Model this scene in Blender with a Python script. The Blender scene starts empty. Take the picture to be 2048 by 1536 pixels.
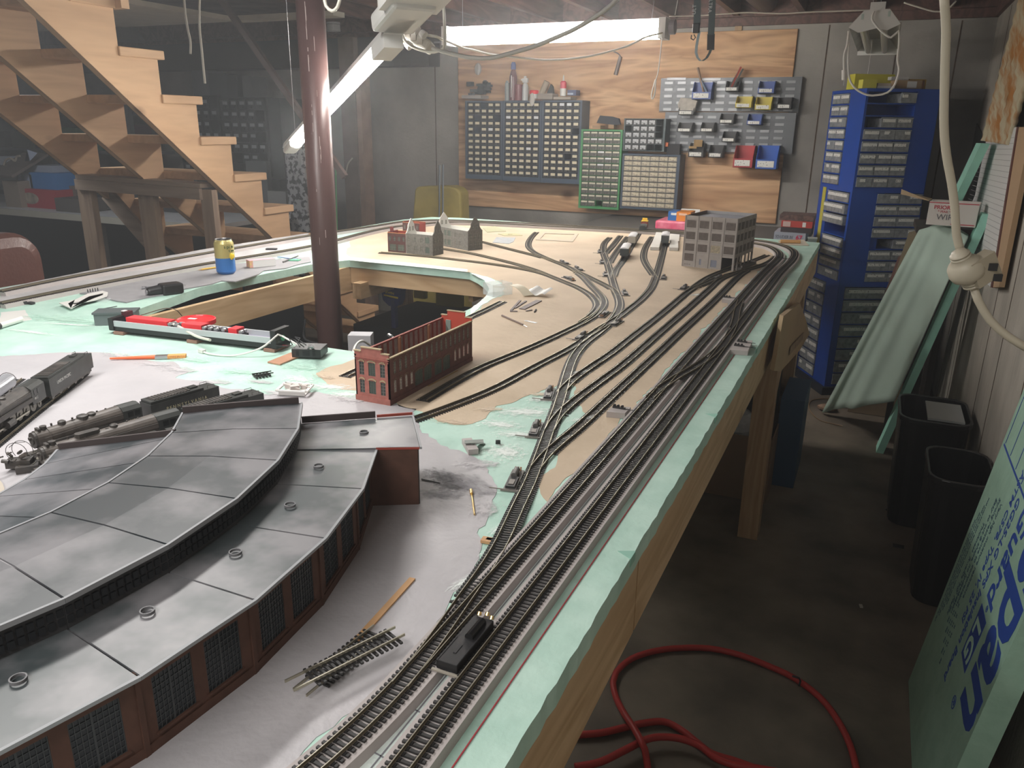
import bpy, math, random
from mathutils import Vector, Matrix
random.seed(7)
sc = bpy.context.scene
COL = sc.collection
# ---------------------------------------------------------------- camera, world, lights, exposure
CX, CY, FPX = 1024.0, 768.0, 1570.0
MC = Matrix(((0.91030337, -0.14069033, 0.38929938), (0.41371727, 0.27825678, -0.86683977), (0.01363078, 0.95014704, 0.3115041)))
EYE = Vector((0, 0, 1.55))
cam = bpy.data.objects.new('camera', bpy.data.cameras.new('camera'))
COL.objects.link(cam)
cam.matrix_world = Matrix.Translation(EYE) @ MC.to_4x4()
cam.data.sensor_width = 36.0
cam.data.lens = 36.0 * FPX / 2048.0
cam.data.clip_start = 0.02
sc.camera = cam
w = bpy.data.worlds.new('lens_veil_world'); sc.world = w; w.use_nodes = True
w.node_tree.nodes['Background'].inputs[0].default_value = (0.80, 0.86, 1.0, 1)
w.node_tree.nodes['Background'].inputs[1].default_value = 0.10
# thin volume scatter added to imitate the lens veil around the lamps
_vs = w.node_tree.nodes.new('ShaderNodeVolumeScatter'); _vs.inputs['Density'].default_value = .024; _vs.inputs['Anisotropy'].default_value = .55; _vs.inputs['Color'].default_value = (.93, .96, 1, 1)
w.node_tree.links.new(_vs.outputs[0], w.node_tree.nodes['World Output'].inputs['Volume'])
sc.view_settings.view_transform = 'Standard'
sc.view_settings.look = 'None'
sc.view_settings.gamma = 1.0
sc.view_settings.use_curve_mapping = False
sc.view_settings.exposure = 0.0
def area(name, loc, size, size_y, power, direction=(0, 0, -1), color=(1, 0.97, 0.93), xdir=(1, 0, 0)):
    l = bpy.data.lights.new(name, 'AREA'); l.shape = 'RECTANGLE'; l.size = size; l.size_y = size_y; l.energy = power; l.color = color
    o = bpy.data.objects.new(name, l); COL.objects.link(o)
    z = -Vector(direction).normalized(); x = Vector(xdir); x = (x - z * x.dot(z)).normalized(); y = z.cross(x)
    o.matrix_world = Matrix.Translation(Vector(loc)) @ Matrix((x, y, z)).transposed().to_4x4()
    o['kind'] = 'helper'
    return o
LA, LB = Vector((-1.44, 2.20, 1.80)), Vector((-2.42, 2.97, 1.50))      # the hanging tube light, upper and lower end
area('lamp_light_near', (-1.45, .95, 2.14), 0.12, 1.2, 25, xdir=(1, 0, 0))
area('fill_light_stairs', (-4.6, 2.6, 2.15), 0.12, 1.2, 26, xdir=(1, 0, 0), color=(.9, .95, 1))  # unseen fill light, added to brighten the stairs and left background
area('lamp_light_behind', (-0.6, -.6, 2.15), 1.2, 0.12, 25, xdir=(1, 0, 0))

# ---------------------------------------------------------------- helpers
T = 1.04            # height of the layout top
YW, XR = 5.69, 0.495
def ray(px, py): return MC @ Vector((px - CX, CY - py, -FPX))
def onZ(px, py, z=T):
    r = ray(px, py); return EYE + r * ((z - EYE.z) / r.z)
def onY(px, py, y):
    r = ray(px, py); return EYE + r * (y / r.y)
def onX(px, py, x):
    r = ray(px, py); return EYE + r * (x / r.x)
def V(*a): return Vector(a)
_M = {}
def mat(name, rgb, rough=.6, metal=0, var=0.0, scale=8, bump=0.0, bscale=60, trans=0, emit=None, alpha=1.0, stretch=None, rgb2=None, detail=6, spec=.5, sharp=None, coord='Object'):
    if name in _M: return _M[name]
    m = bpy.data.materials.new(name); m.use_nodes = True; nt = m.node_tree; b = nt.nodes['Principled BSDF']
    c = tuple(rgb) + (1,)
    b.inputs['Base Color'].default_value = c; b.inputs['Roughness'].default_value = rough; b.inputs['Metallic'].default_value = metal
    b.inputs['Specular IOR Level'].default_value = spec
    if trans: b.inputs['Transmission Weight'].default_value = trans
    if alpha < 1: b.inputs['Alpha'].default_value = alpha
    if emit:
        b.inputs['Emission Color'].default_value = c; b.inputs['Emission Strength'].default_value = emit
    if var or rgb2 or bump:
        tc = nt.nodes.new('ShaderNodeTexCoord'); mp = nt.nodes.new('ShaderNodeMapping'); nt.links.new(tc.outputs[coord], mp.inputs[0])
        if stretch: mp.inputs['Scale'].default_value = stretch
    if var or rgb2:
        n = nt.nodes.new('ShaderNodeTexNoise'); n.inputs['Scale'].default_value = scale; n.inputs['Detail'].default_value = detail
        nt.links.new(mp.outputs[0], n.inputs['Vector'])
        cr = nt.nodes.new('ShaderNodeValToRGB'); nt.links.new(n.outputs['Fac'], cr.inputs[0])
        lo, hi = sharp or (.32, .68)
        cr.color_ramp.elements[0].position = lo; cr.color_ramp.elements[1].position = hi
        if rgb2: a_, b_ = tuple(rgb2), tuple(rgb)
        else: a_, b_ = tuple(max(0, x * (1 - var)) for x in rgb), tuple(min(1, x * (1 + var)) for x in rgb)
        cr.color_ramp.elements[0].color = a_ + (1,); cr.color_ramp.elements[1].color = b_ + (1,)
        nt.links.new(cr.outputs[0], b.inputs['Base Color'])
    if bump:
        n2 = nt.nodes.new('ShaderNodeTexNoise'); n2.inputs['Scale'].default_value = bscale; n2.inputs['Detail'].default_value = 5
        nt.links.new(mp.outputs[0], n2.inputs['Vector'])
        bp = nt.nodes.new('ShaderNodeBump'); bp.inputs['Strength'].default_value = bump; bp.inputs['Distance'].default_value = .01
        nt.links.new(n2.outputs['Fac'], bp.inputs['Height']); nt.links.new(bp.outputs[0], b.inputs['Normal'])
    _M[name] = m
    return m
def wood(name, a, b, axis=0, scale=1.0, rough=.6, knots=True, dist=3.0, flat=None):
    """procedural timber: grain bands stretched along the given axis, with knots"""
    if name in _M: return _M[name]
    m = bpy.data.materials.new(name); m.use_nodes = True; nt = m.node_tree; L = nt.links.new; B = nt.nodes['Principled BSDF']
    B.inputs['Roughness'].default_value = rough
    tc = nt.nodes.new('ShaderNodeTexCoord'); mp = nt.nodes.new('ShaderNodeMapping'); L(tc.outputs['Object'], mp.inputs[0])
    s = [1.0, 1.0, 1.0]; s = [x * 7 for x in s]; s[axis] = .9
    mp.inputs['Scale'].default_value = [x * scale for x in s]
    n = nt.nodes.new('ShaderNodeTexNoise'); n.inputs['Scale'].default_value = 1.0; n.inputs['Detail'].default_value = 3; n.inputs['Distortion'].default_value = .6
    L(mp.outputs[0], n.inputs['Vector'])
    mu = nt.nodes.new('ShaderNodeMath'); mu.operation = 'MULTIPLY'; mu.inputs[1].default_value = dist * 4; L(n.outputs['Fac'], mu.inputs[0])
    fr = nt.nodes.new('ShaderNodeMath'); fr.operation = 'PINGPONG'; fr.inputs[1].default_value = 1.0; L(mu.outputs[0], fr.inputs[0])
    n3 = nt.nodes.new('ShaderNodeTexNoise'); n3.inputs['Scale'].default_value = 6.0; n3.inputs['Detail'].default_value = 4; L(mp.outputs[0], n3.inputs['Vector'])
    mx0 = nt.nodes.new('ShaderNodeMath'); mx0.operation = 'MULTIPLY_ADD'; mx0.inputs[1].default_value = .55; L(fr.outputs[0], mx0.inputs[0])
    sc3 = nt.nodes.new('ShaderNodeMath'); sc3.operation = 'MULTIPLY'; sc3.inputs[1].default_value = .6; L(n3.outputs['Fac'], sc3.inputs[0]); L(sc3.outputs[0], mx0.inputs[2])
    cr = nt.nodes.new('ShaderNodeValToRGB'); L(mx0.outputs[0], cr.inputs[0])
    cr.color_ramp.elements[0].position = .15; cr.color_ramp.elements[1].position = .85
    cr.color_ramp.elements[0].color = tuple(b) + (1,); cr.color_ramp.elements[1].color = tuple(a) + (1,)
    out = cr.outputs[0]
    if knots:
        mk = nt.nodes.new('ShaderNodeMapping'); L(tc.outputs['Object'], mk.inputs[0]); ks = [3.6] * 3; ks[axis] = 2.2
        mk.inputs['Scale'].default_value = [x * scale for x in ks]
        v = nt.nodes.new('ShaderNodeTexVoronoi')
        if flat == 1: mk.inputs['Rotation'].default_value = (math.pi / 2, 0, 0); v.voronoi_dimensions = '2D'
        v.inputs['Scale'].default_value = 1.0; L(mk.outputs[0], v.inputs['Vector'])
        ck = nt.nodes.new('ShaderNodeValToRGB'); L(v.outputs['Distance'], ck.inputs[0])
        ck.color_ramp.elements[0].position = .04; ck.color_ramp.elements[0].color = (.25, .16, .1, 1)
        ck.color_ramp.elements[1].position = .13; ck.color_ramp.elements[1].color = (1, 1, 1, 1)
        mx = nt.nodes.new('ShaderNodeMix'); mx.data_type = 'RGBA'; mx.blend_type = 'MULTIPLY'; mx.inputs[0].default_value = .8
        L(out, mx.inputs[6]); L(ck.outputs[0], mx.inputs[7]); out = mx.outputs[2]
    L(out, B.inputs['Base Color'])
    _M[name] = m
    return m
def smudge_mat(name, rgb, hi=.9, nscale=3.0, edge=.35):
    if name in _M: return _M[name]
    m = bpy.data.materials.new(name); m.use_nodes = True; nt = m.node_tree; L = nt.links.new; B = nt.nodes['Principled BSDF']; B.inputs['Base Color'].default_value = tuple(rgb) + (1,); B.inputs['Roughness'].default_value = .6
    tc = nt.nodes.new('ShaderNodeTexCoord'); mp = nt.nodes.new('ShaderNodeMapping'); L(tc.outputs['Generated'], mp.inputs[0]); mp.inputs['Location'].default_value = (-1, -1, 0); mp.inputs['Scale'].default_value = (2, 2, 0)
    g = nt.nodes.new('ShaderNodeTexGradient'); g.gradient_type = 'SPHERICAL'; L(mp.outputs[0], g.inputs[0])
    n = nt.nodes.new('ShaderNodeTexNoise'); n.inputs['Scale'].default_value = nscale; n.inputs['Detail'].default_value = 8; n.inputs['Roughness'].default_value = .65; L(mp.outputs[0], n.inputs['Vector'])
    ad = nt.nodes.new('ShaderNodeMath'); ad.operation = 'MULTIPLY_ADD'; L(n.outputs['Fac'], ad.inputs[0]); ad.inputs[1].default_value = 2.4; ad.inputs[2].default_value = -1.45
    s2 = nt.nodes.new('ShaderNodeMath'); s2.operation = 'ADD'; L(ad.outputs[0], s2.inputs[0]); L(g.outputs['Fac'], s2.inputs[1])
    mr = nt.nodes.new('ShaderNodeMapRange'); L(s2.outputs[0], mr.inputs['Value']); mr.inputs['From Min'].default_value = .02; mr.inputs['From Max'].default_value = edge + .35; mr.inputs['To Max'].default_value = hi
    L(mr.outputs[0], B.inputs['Alpha']); _M[name] = m; return m
class MB:
    def __init__(s): s.v = []; s.f = []
    def add(s, vs, fs, M=None):
        k = len(s.v)
        s.v += [tuple(M @ Vector(p)) if M is not None else tuple(p) for p in vs]; s.f += [[i + k for i in f] for f in fs]; return s
    def box(s, x0, y0, z0, x1, y1, z1, M=None):
        vs = [(x0, y0, z0), (x1, y0, z0), (x1, y1, z0), (x0, y1, z0), (x0, y0, z1), (x1, y0, z1), (x1, y1, z1), (x0, y1, z1)]
        return s.add(vs, [(0, 3, 2, 1), (4, 5, 6, 7), (0, 1, 5, 4), (1, 2, 6, 5), (2, 3, 7, 6), (3, 0, 4, 7)], M)
    def cbox(s, c, d, rz=0, M=None):
        N = Matrix.Translation(Vector(c)) @ Matrix.Rotation(rz, 4, 'Z')
        if M is not None: N = M @ N
        return s.box(-d[0] / 2, -d[1] / 2, -d[2] / 2, d[0] / 2, d[1] / 2, d[2] / 2, N)
    def bar(s, a, b, w, h, up=(0, 0, 1)):
        a, b = Vector(a), Vector(b); d = b - a; L = d.length; y = d.normalized(); u = Vector(up)
        x = y.cross(u)
        if x.length < 1e-5: x = y.cross(Vector((1, 0, 0)))
        x.normalize(); z = x.cross(y)
        N = Matrix.Translation(a) @ Matrix((x, y, z)).transposed().to_4x4()
        return s.box(-w / 2, 0, -h / 2, w / 2, L, h / 2, N)
    def prism(s, poly, z0, z1, M=None):
        n = len(poly); vs = [(p[0], p[1], z0) for p in poly] + [(p[0], p[1], z1) for p in poly]
        fs = [list(range(n - 1, -1, -1)), list(range(n, 2 * n))] + [[i, (i + 1) % n, n + (i + 1) % n, n + i] for i in range(n)]
        return s.add(vs, fs, M)
    def cyl(s, a, b, r0, r1=None, n=12, caps=True):
        a, b = Vector(a), Vector(b); r1 = r0 if r1 is None else r1; d = (b - a).normalized()
        x = d.orthogonal().normalized(); y = d.cross(x); vs = []
        for p, r in ((a, r0), (b, r1)):
            for i in range(n):
                t = 2 * math.pi * i / n; vs.append(p + (x * math.cos(t) + y * math.sin(t)) * r)
        fs = [[i, (i + 1) % n, n + (i + 1) % n, n + i] for i in range(n)]
        if caps: fs += [list(range(n - 1, -1, -1)), list(range(n, 2 * n))]
        return s.add(vs, fs)
    def lathe(s, prof, c=(0, 0, 0), n=24, M=None):
        vs = []; c = Vector(c)
        for r, z in prof:
            for i in range(n):
                t = 2 * math.pi * i / n; vs.append(c + Vector((r * math.cos(t), r * math.sin(t), z)))
        fs = []
        for j in range(len(prof) - 1):
            for i in range(n): fs.append([j * n + i, j * n + (i + 1) % n, (j + 1) * n + (i + 1) % n, (j + 1) * n + i])
        fs += [list(range(n - 1, -1, -1)), list(range((len(prof) - 1) * n, len(prof) * n))]
        return s.add(vs, fs, M)
    def tube(s, pts, r, n=8, smooth=True):
        pts = [Vector(p) for p in pts]
        if smooth and len(pts) > 2: pts = spline(pts, max(.01, sum((pts[i + 1] - pts[i]).length for i in range(len(pts) - 1)) / 60))
        vs = []; fs = []; x = None
        for i, p in enumerate(pts):
            d = (pts[min(i + 1, len(pts) - 1)] - pts[max(i - 1, 0)])
            if d.length < 1e-9: d = Vector((0, 0, 1))
            d.normalize()
            x = (x - d * x.dot(d)) if x is not None else d.orthogonal()
            if x.length < 1e-6: x = d.orthogonal()
            x.normalize(); y = d.cross(x)
            for k in range(n):
                t = 2 * math.pi * k / n; vs.append(p + (x * math.cos(t) + y * math.sin(t)) * r)
        m = len(pts)
        for i in range(m - 1):
            for k in range(n): fs.append([i * n + k, i * n + (k + 1) % n, (i + 1) * n + (k + 1) % n, (i + 1) * n + k])
        fs += [list(range(n - 1, -1, -1)), list(range((m - 1) * n, m * n))]
        return s.add(vs, fs)
    def rev(s, a, b, prof, n=20):
        a, b = Vector(a), Vector(b); L = (b - a).length; d = (b - a).normalized(); x = d.orthogonal().normalized(); y = d.cross(x)
        M = Matrix.Translation(a) @ Matrix((x, y, d)).transposed().to_4x4()
        return s.lathe([(r, t * L) for t, r in prof], n=n, M=M)
    def sphere(s, c, r, n=12, m=8, sq=(1, 1, 1)):
        c = Vector(c); prof = []
        vs = []; fs = []
        for j in range(m + 1):
            a = math.pi * j / m
            for i in range(n):
                t = 2 * math.pi * i / n
                vs.append(c + Vector((math.sin(a) * math.cos(t) * r * sq[0], math.sin(a) * math.sin(t) * r * sq[1], math.cos(a) * r * sq[2])))
        for j in range(m):
            for i in range(n): fs.append([j * n + i, (j + 1) * n + i, (j + 1) * n + (i + 1) % n, j * n + (i + 1) % n])
        return s.add(vs, fs)
    def mesh(s, name='m', off=None):
        me = bpy.data.meshes.new(name)
        vs = [(v[0] - off[0], v[1] - off[1], v[2] - off[2]) for v in s.v] if off is not None else s.v
        me.from_pydata(vs, [], s.f); me.update(); return me
    def build(s, name, m, parent=None, smooth=False, bevel=0):
        off = WLOC.get(parent.name, Vector((0, 0, 0))) if parent else None
        if parent is None and s.v:
            xs, ys, zs = zip(*s.v); off = Vector(((min(xs) + max(xs)) / 2, (min(ys) + max(ys)) / 2, min(zs)))
        me = s.mesh(name, off); me.materials.append(m)
        o = bpy.data.objects.new(name, me); COL.objects.link(o)
        if parent: o.parent = parent
        else: o.location = off
        WLOC[o.name] = off
        if smooth:
            for p in me.polygons: p.use_smooth = True
        if bevel:
            b = o.modifiers.new('bevel', 'BEVEL'); b.width = bevel; b.segments = 2; b.limit_method = 'ANGLE'
        return o
WLOC = {}
def spline(pts, step):
    out = []; n = len(pts)
    P = [pts[0] * 2 - pts[1]] + list(pts) + [pts[-1] * 2 - pts[-2]]
    for i in range(1, n):
        a, b, c, d = P[i - 1], P[i], P[i + 1], P[i + 2]
        k = max(1, int((c - b).length / step))
        for j in range(k):
            t = j / k
            out.append(.5 * ((2 * b) + (c - a) * t + (2 * a - 5 * b + 4 * c - d) * t * t + (3 * b - a - 3 * c + d) * t ** 3))
    out.append(pts[-1]); return out
def tag(o, label=None, cat=None, group=None, kind=None):
    if label: o['label'] = label
    if cat: o['category'] = cat
    if group: o['group'] = group
    if kind: o['kind'] = kind
    return o
def thing(name, label, cat, loc, group=None):
    o = bpy.data.objects.new(name, None); COL.objects.link(o); o.location = loc; o.empty_display_size = .02
    WLOC[o.name] = Vector(loc)
    return tag(o, label, cat, group)
def inst(mesh, name, parent, M):
    o = bpy.data.objects.new(name, mesh); COL.objects.link(o); o.parent = parent
    off = WLOC.get(parent.name, Vector((0, 0, 0)))
    o.matrix_local = Matrix.Translation(-off) @ M
    WLOC[o.name] = off
    return o
def struct(mb, name, m, **k):
    o = mb.build(name, m, **k); o['kind'] = 'structure'; return o
def frame(origin, xdir, ydir):
    x = Vector(xdir).normalized(); z = x.cross(Vector(ydir)).normalized(); y = z.cross(x)
    return Matrix.Translation(Vector(origin)) @ Matrix((x, y, z)).transposed().to_4x4()
def text(name, s, size, M, m, parent, ext=.0002, align='LEFT', bold=0.0, sx=1.0):
    cu = bpy.data.curves.new(name, 'FONT'); cu.body = s; cu.size = size; cu.extrude = ext; cu.align_x = align; cu.offset = bold; cu.resolution_u = 3
    t = bpy.data.objects.new('tmp', cu); COL.objects.link(t)
    bpy.context.view_layer.update()
    me = bpy.data.meshes.new_from_object(t.evaluated_get(bpy.context.evaluated_depsgraph_get()))
    bpy.data.objects.remove(t); bpy.data.curves.remove(cu)
    me.materials.clear(); me.materials.append(m)
    me.transform(Matrix.Diagonal((sx, 1, 1, 1)))
    return inst(me, name, parent, M)
def poly_pts(l, z=T): return [onZ(x, y, z) for x, y in l]
def wall_holes(mb, W, H, th, holes, M, z0=0):
    """a wall slab in the local XZ plane (front face at y=0, back at y=th) with rectangular holes (x0,z0,x1,z1)"""
    xs = sorted(set([0, W] + [h[0] for h in holes] + [h[2] for h in holes])); zs = sorted(set([z0, H] + [h[1] for h in holes] + [h[3] for h in holes]))
    def solid(i, j):
        if i < 0 or j < 0 or i >= len(xs) - 1 or j >= len(zs) - 1: return False
        cx, cz = (xs[i] + xs[i + 1]) / 2, (zs[j] + zs[j + 1]) / 2
        return not any(h[0] < cx < h[2] and h[1] < cz < h[3] for h in holes)
    for i in range(len(xs) - 1):
        for j in range(len(zs) - 1):
            if not solid(i, j): continue
            a, b, c, d = xs[i], xs[i + 1], zs[j], zs[j + 1]
            mb.add([(a, 0, c), (b, 0, c), (b, 0, d), (a, 0, d)], [(0, 1, 2, 3)], M)
            mb.add([(a, th, c), (b, th, c), (b, th, d), (a, th, d)], [(3, 2, 1, 0)], M)
            if not solid(i - 1, j): mb.add([(a, 0, c), (a, th, c), (a, th, d), (a, 0, d)], [(3, 2, 1, 0)], M)
            if not solid(i + 1, j): mb.add([(b, 0, c), (b, th, c), (b, th, d), (b, 0, d)], [(0, 1, 2, 3)], M)
            if not solid(i, j - 1): mb.add([(a, 0, c), (b, 0, c), (b, th, c), (a, th, c)], [(3, 2, 1, 0)], M)
            if not solid(i, j + 1): mb.add([(a, 0, d), (b, 0, d), (b, th, d), (a, th, d)], [(0, 1, 2, 3)], M)
# ---------------------------------------------------------------- materials
concrete = mat('concrete_wall', (.30, .285, .26), .85, var=.38, scale=1.7, bump=.25, bscale=40, coord='Object')
concrete_r = mat('concrete_side', (.44, .41, .36), .85, var=.22, scale=3.5, bump=.35, bscale=50, stretch=(1, 1.6, .6))
floor_m = mat('floor_paint', (.17, .14, .11), .6, var=.4, scale=4, bump=.1)
joist_m = wood('old_joist', (.16, .085, .07), (.07, .04, .035), axis=1, knots=False)
mint = mat('mint_foam', (.54, .75, .66), .65, rgb2=(.42, .64, .55), scale=14, bump=.25, bscale=35)
mint_dark = mat('mint_foam_side', (.30, .56, .46), .7, var=.1, scale=10)
tan = mat('tan_paint', (.62, .50, .37), .75, rgb2=(.53, .42, .30), scale=7, bump=.2, bscale=45)
graypaint = mat('gray_paint', (.52, .50, .52), .5, rgb2=(.42, .41, .43), scale=5, bump=.15, bscale=60)
soot = mat('soot_paint', (.30, .30, .32), .6, rgb2=(.10, .10, .11), scale=9)
whitepaint = mat('pale_scuff', (.80, .90, .86), .6, var=.06, scale=20, bump=.3, bscale=50)
lumber = wood('pine_lumber', (.62, .44, .26), (.44, .28, .14), axis=1, scale=1.4)
lumber_x = wood('pine_lumber_x', (.62, .44, .26), (.46, .29, .15), axis=0, scale=1.4)
lumber_z = wood('pine_lumber_z', (.50, .34, .20), (.36, .22, .12), axis=2, scale=1.4)
stair_m = wood('fir_stringer', (.66, .42, .24), (.52, .31, .17), axis=1, scale=1.1, dist=1.6)
stair_d = wood('fir_riser', (.40, .25, .16), (.30, .18, .11), axis=0, scale=1.1, dist=1.6)
ply = wood('plywood', (.74, .48, .27), (.42, .21, .10), axis=0, scale=.8, dist=3.4, flat=1)
black = mat('black_plastic', (.018, .018, .02), .45)
blackm = mat('soft_black', (.03, .03, .033), .7)
tie_m = mat('tie_plastic', (.025, .024, .024), .5)
rail_m = mat('nickel_rail', (.42, .39, .31), .38, metal=.75)
railside = mat('weathered_rail', (.20, .17, .12), .5, metal=.5)
bed_m = mat('gray_roadbed', (.46, .42, .41), .85, var=.05, scale=20)
bed_side = mat('gray_roadbed_side', (.20, .19, .185), .9)
white = mat('white_plastic', (.78, .77, .74), .45)
offwhite = mat('cream_cord', (.72, .70, .62), .5)
cordbeige = mat('beige_cord', (.52, .47, .37), .45)
paper = mat('paper', (.82, .82, .80), .8)
labelm = mat('label_card', (.90, .89, .85), .7, rgb2=(.14, .14, .14), scale=1, sharp=(.31, .36), stretch=(200, 200, 110), detail=1)
labelcream = mat('cream_card', (.70, .64, .48), .7)
steel = mat('steel', (.5, .5, .52), .35, metal=.9)
brass = mat('brass', (.75, .55, .25), .3, metal=1)
clear = mat('clear_plastic', (.85, .9, .9), .1, alpha=.25)
smoke = mat('smoky_drawer', (.28, .31, .35), .3, var=.2, scale=30)
# ================================================================ room shell
FAR_L = -8.2; BACK = -1.2; CEIL = 2.40
struct(MB().box(FAR_L, BACK, -.05, XR + .1, YW + .1, 0), 'floor', floor_m)
struct(MB().box(FAR_L - .1, YW, 0, XR + .12, YW + .15, 2.19), 'wall_far', concrete)
struct(MB().box(XR, BACK, 0, XR + .15, YW, 2.19), 'wall_right', concrete_r)
struct(MB().box(FAR_L - .15, BACK, 0, FAR_L, YW, CEIL), 'wall_left', concrete)
struct(MB().box(FAR_L - .1, BACK - .1, 0, XR + .1, BACK, CEIL), 'wall_back', concrete)
struct(MB().box(FAR_L - .1, BACK - .1, CEIL, XR + .2, YW + .2, CEIL + .05), 'ceiling', mat('subfloor', (.13, .08, .07), .8, var=.3, scale=6))
# joints left by the form boards in the right-hand wall, and pour seams in the far wall
jm = mat('form_joint', (.10, .07, .05), .9, var=.4, scale=30)
for i, y in enumerate((1.75, 2.25, 2.75, 3.28, 3.62, 4.6, 5.1)):
    struct(MB().box(XR - .0015, y, .02, XR + .002, y + .006, 2.18), 'trim_%d' % (i + 1), jm)
for i, x in enumerate((-3.25, -.42, -.02, .31)):
    struct(MB().box(x, YW - .0015, .02, x + .008, YW + .002, 2.18), 'trim_%d' % (i + 8), jm)
sill = struct(MB().box(FAR_L, YW - .03, 2.19, XR + .1, YW + .12, 2.24), 'trim_12', joist_m)
rim = struct(MB().box(FAR_L, YW - .06, 2.24, XR + .1, YW - .02, CEIL), 'trim_13', joist_m)
struct(MB().box(XR - .02, BACK, 2.19, XR + .1, YW, CEIL), 'trim_14', joist_m)
jr = thing('ceiling_joist', 'row of dark reddish-brown ceiling joists running over the layout to the far wall', 'joist', (-1.5, 2, 2.22)); jr['kind'] = 'structure'
for k in range(12):
    x = -3.05 + k * .405 - .38
    MB().box(x, BACK, 2.245, x + .038, YW - .06, CEIL).build('joist', joist_m, jr)
# painted board ceiling over the stairs corner
struct(MB().box(FAR_L, BACK, 2.205, -4.15, 4.55, 2.235), 'trim_15', mat('cream_ceiling', (.60, .57, .50), .8, var=.05))
struct(MB().box(-4.15, 4.50, 2.205, -3.3, 4.62, 2.235), 'trim_16', mat('cream_ceiling', (.6, .57, .5)))
# pipe duct and rag near the far ceiling
pd = MB(); a, b = onY(1505, 8, 5.2), onY(1575, 6, 5.2)
pd.cyl((a.x, 4.4, 2.32), (a.x + .02, 5.6, 2.32), .07, n=20)
tag(pd.build('drain_pipe', mat('dark_grey_pipe', (.12, .11, .12), .5), smooth=True), 'dark grey drain pipe high between the joists near the far wall', 'pipe')
# ================================================================ layout table
XL = -2.43; YB = 4.09; YN = -.45; XE = -.216
tb = thing('layout_table', 'large L-shaped plywood-and-foam model railway table with a cut-out well around the steel post', 'table', (-1.3, 2, 0))
OPEN = [onZ(*p) for p in [(708, 703), (540, 678), (250, 632), (267, 622), (400, 575), (621, 529), (699, 520), (820, 532), (939, 544), (956, 552), (968.5, 560.6), (977.4, 570.8), (980, 577), (977.4, 584.8), (968.5, 597.5), (954.6, 609), (938, 618.4)]]
OPEN += [V(-1.04, 1.86, T), V(-1.02, 1.6, T), V(-1.03, 1.50, T)]
cen = sum(OPEN, Vector()) / len(OPEN)
def edge_noise(a, b, amp, step=.03):
    n = max(2, int((b - a).length / step)); d = (b - a); t = Vector((-d.y, d.x, 0)).normalized()
    return [a + d * (i / n) + (t * random.uniform(-amp, amp) if i else Vector()) for i in range(n)]
outer = edge_noise(V(XE, YN, T), V(XE, YB - .02, T), .0012, .02) + [V(XE, YB - .02, T), V(XE - .05, YB, T), V(-2.2, YB + .03, T), V(-2.36, YB - .02, T), V(XL, YB - .22, T), V(XL - .07, 1.6, T), V(XL - .1, YN, T)]
def with_hole(outer, hole):
    # keyhole: join the hole to the outer loop by one slit
    bi = min(range(len(hole)), key=lambda i: min((hole[i] - o).length for o in outer)); oi = min(range(len(outer)), key=lambda j: (outer[j] - hole[bi]).length)
    h = hole[bi:] + hole[:bi + 1]
    return outer[:oi + 1] + h + outer[oi:]
def ccw(p): return sum((p[i].x * p[(i + 1) % len(p)].y - p[(i + 1) % len(p)].x * p[i].y) for i in range(len(p))) > 0
if not ccw(outer): outer.reverse()
hole = list(OPEN)
if ccw(hole): hole.reverse()
kp = with_hole(outer, hole)
top = MB().prism(kp, T - .028, T).build('foam_top', mint, tb)
# frame boards
for a, b in (((XE - .012, YN, T - .085), (XE - .012, .9, T - .085)), ((XE - .012, .905, T - .085), (XE - .012, 3.1, T - .085)), ((XE - .012, 3.105, T - .085), (XE - .012, YB - .03, T - .085))):
    MB().bar(a, b, .019, .112).build('frame_board', lumber, tb)
MB().bar((XE - .05, YB - .02, T - .08), (XL + .1, YB - .02, T - .08), .019, .10).build('frame_board', lumber_x, tb)
MB().bar((XL - .06, YN, T - .08), (XL + .03, YB - .25, T - .08), .019, .10).build('frame_board', lumber, tb)
pa, pb, pc = OPEN[3], OPEN[6], OPEN[8]
MB().bar((pa.x - .012, pa.y - .3, T - .075), (pb.x - .012, pb.y + .04, T - .075), .019, .094).build('frame_board', lumber, tb)
MB().bar((pb.x, pb.y + .014, T - .062), (pc.x + .33, pb.y + .014, T - .062), .019, .062).build('frame_board', lumber_x, tb)
MB().bar((pa.x, OPEN[0].y - .014, T - .08), (-1.0, OPEN[0].y - .014, T - .08), .019, .09).build('frame_board', lumber_x, tb)
MB().bar((-1.80, pb.y - .05, T - .11), (-1.80, 3.4, T - .11), .038, .062).build('cross_joist', lumber, tb)
MB().bar((-1.35, pb.y + .05, T - .08), (-1.35, YB - .1, T - .08), .019, .09).build('cross_joist', lumber, tb)
MB().bar((XE - .03, 2.95, T - .09), (XL + .1, 2.95, T - .09), .019, .09).build('cross_joist', lumber_x, tb)
# legs
for x, y in ((XE - .05, .62), (XE - .045, 2.98), (XE - .05, 3.95), (-1.22, 2.75), (-1.22, 3.9), (-2.35, 2.6), (-2.38, 3.8), (-1.9, 1.38)):
    g = MB(); g.box(x - .019, y - .045, 0, x + .019, y + .045, T - .03); g.box(x - .057, y - .045, 0, x - .0192, y - .007, T - .14)
    g.build('leg', lumber_z, tb)
br = MB(); br.bar((XE - .04, 2.98, .55), (XE - .04, 3.45, T - .14), .02, .06); br.build('brace', lumber, tb)
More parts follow.
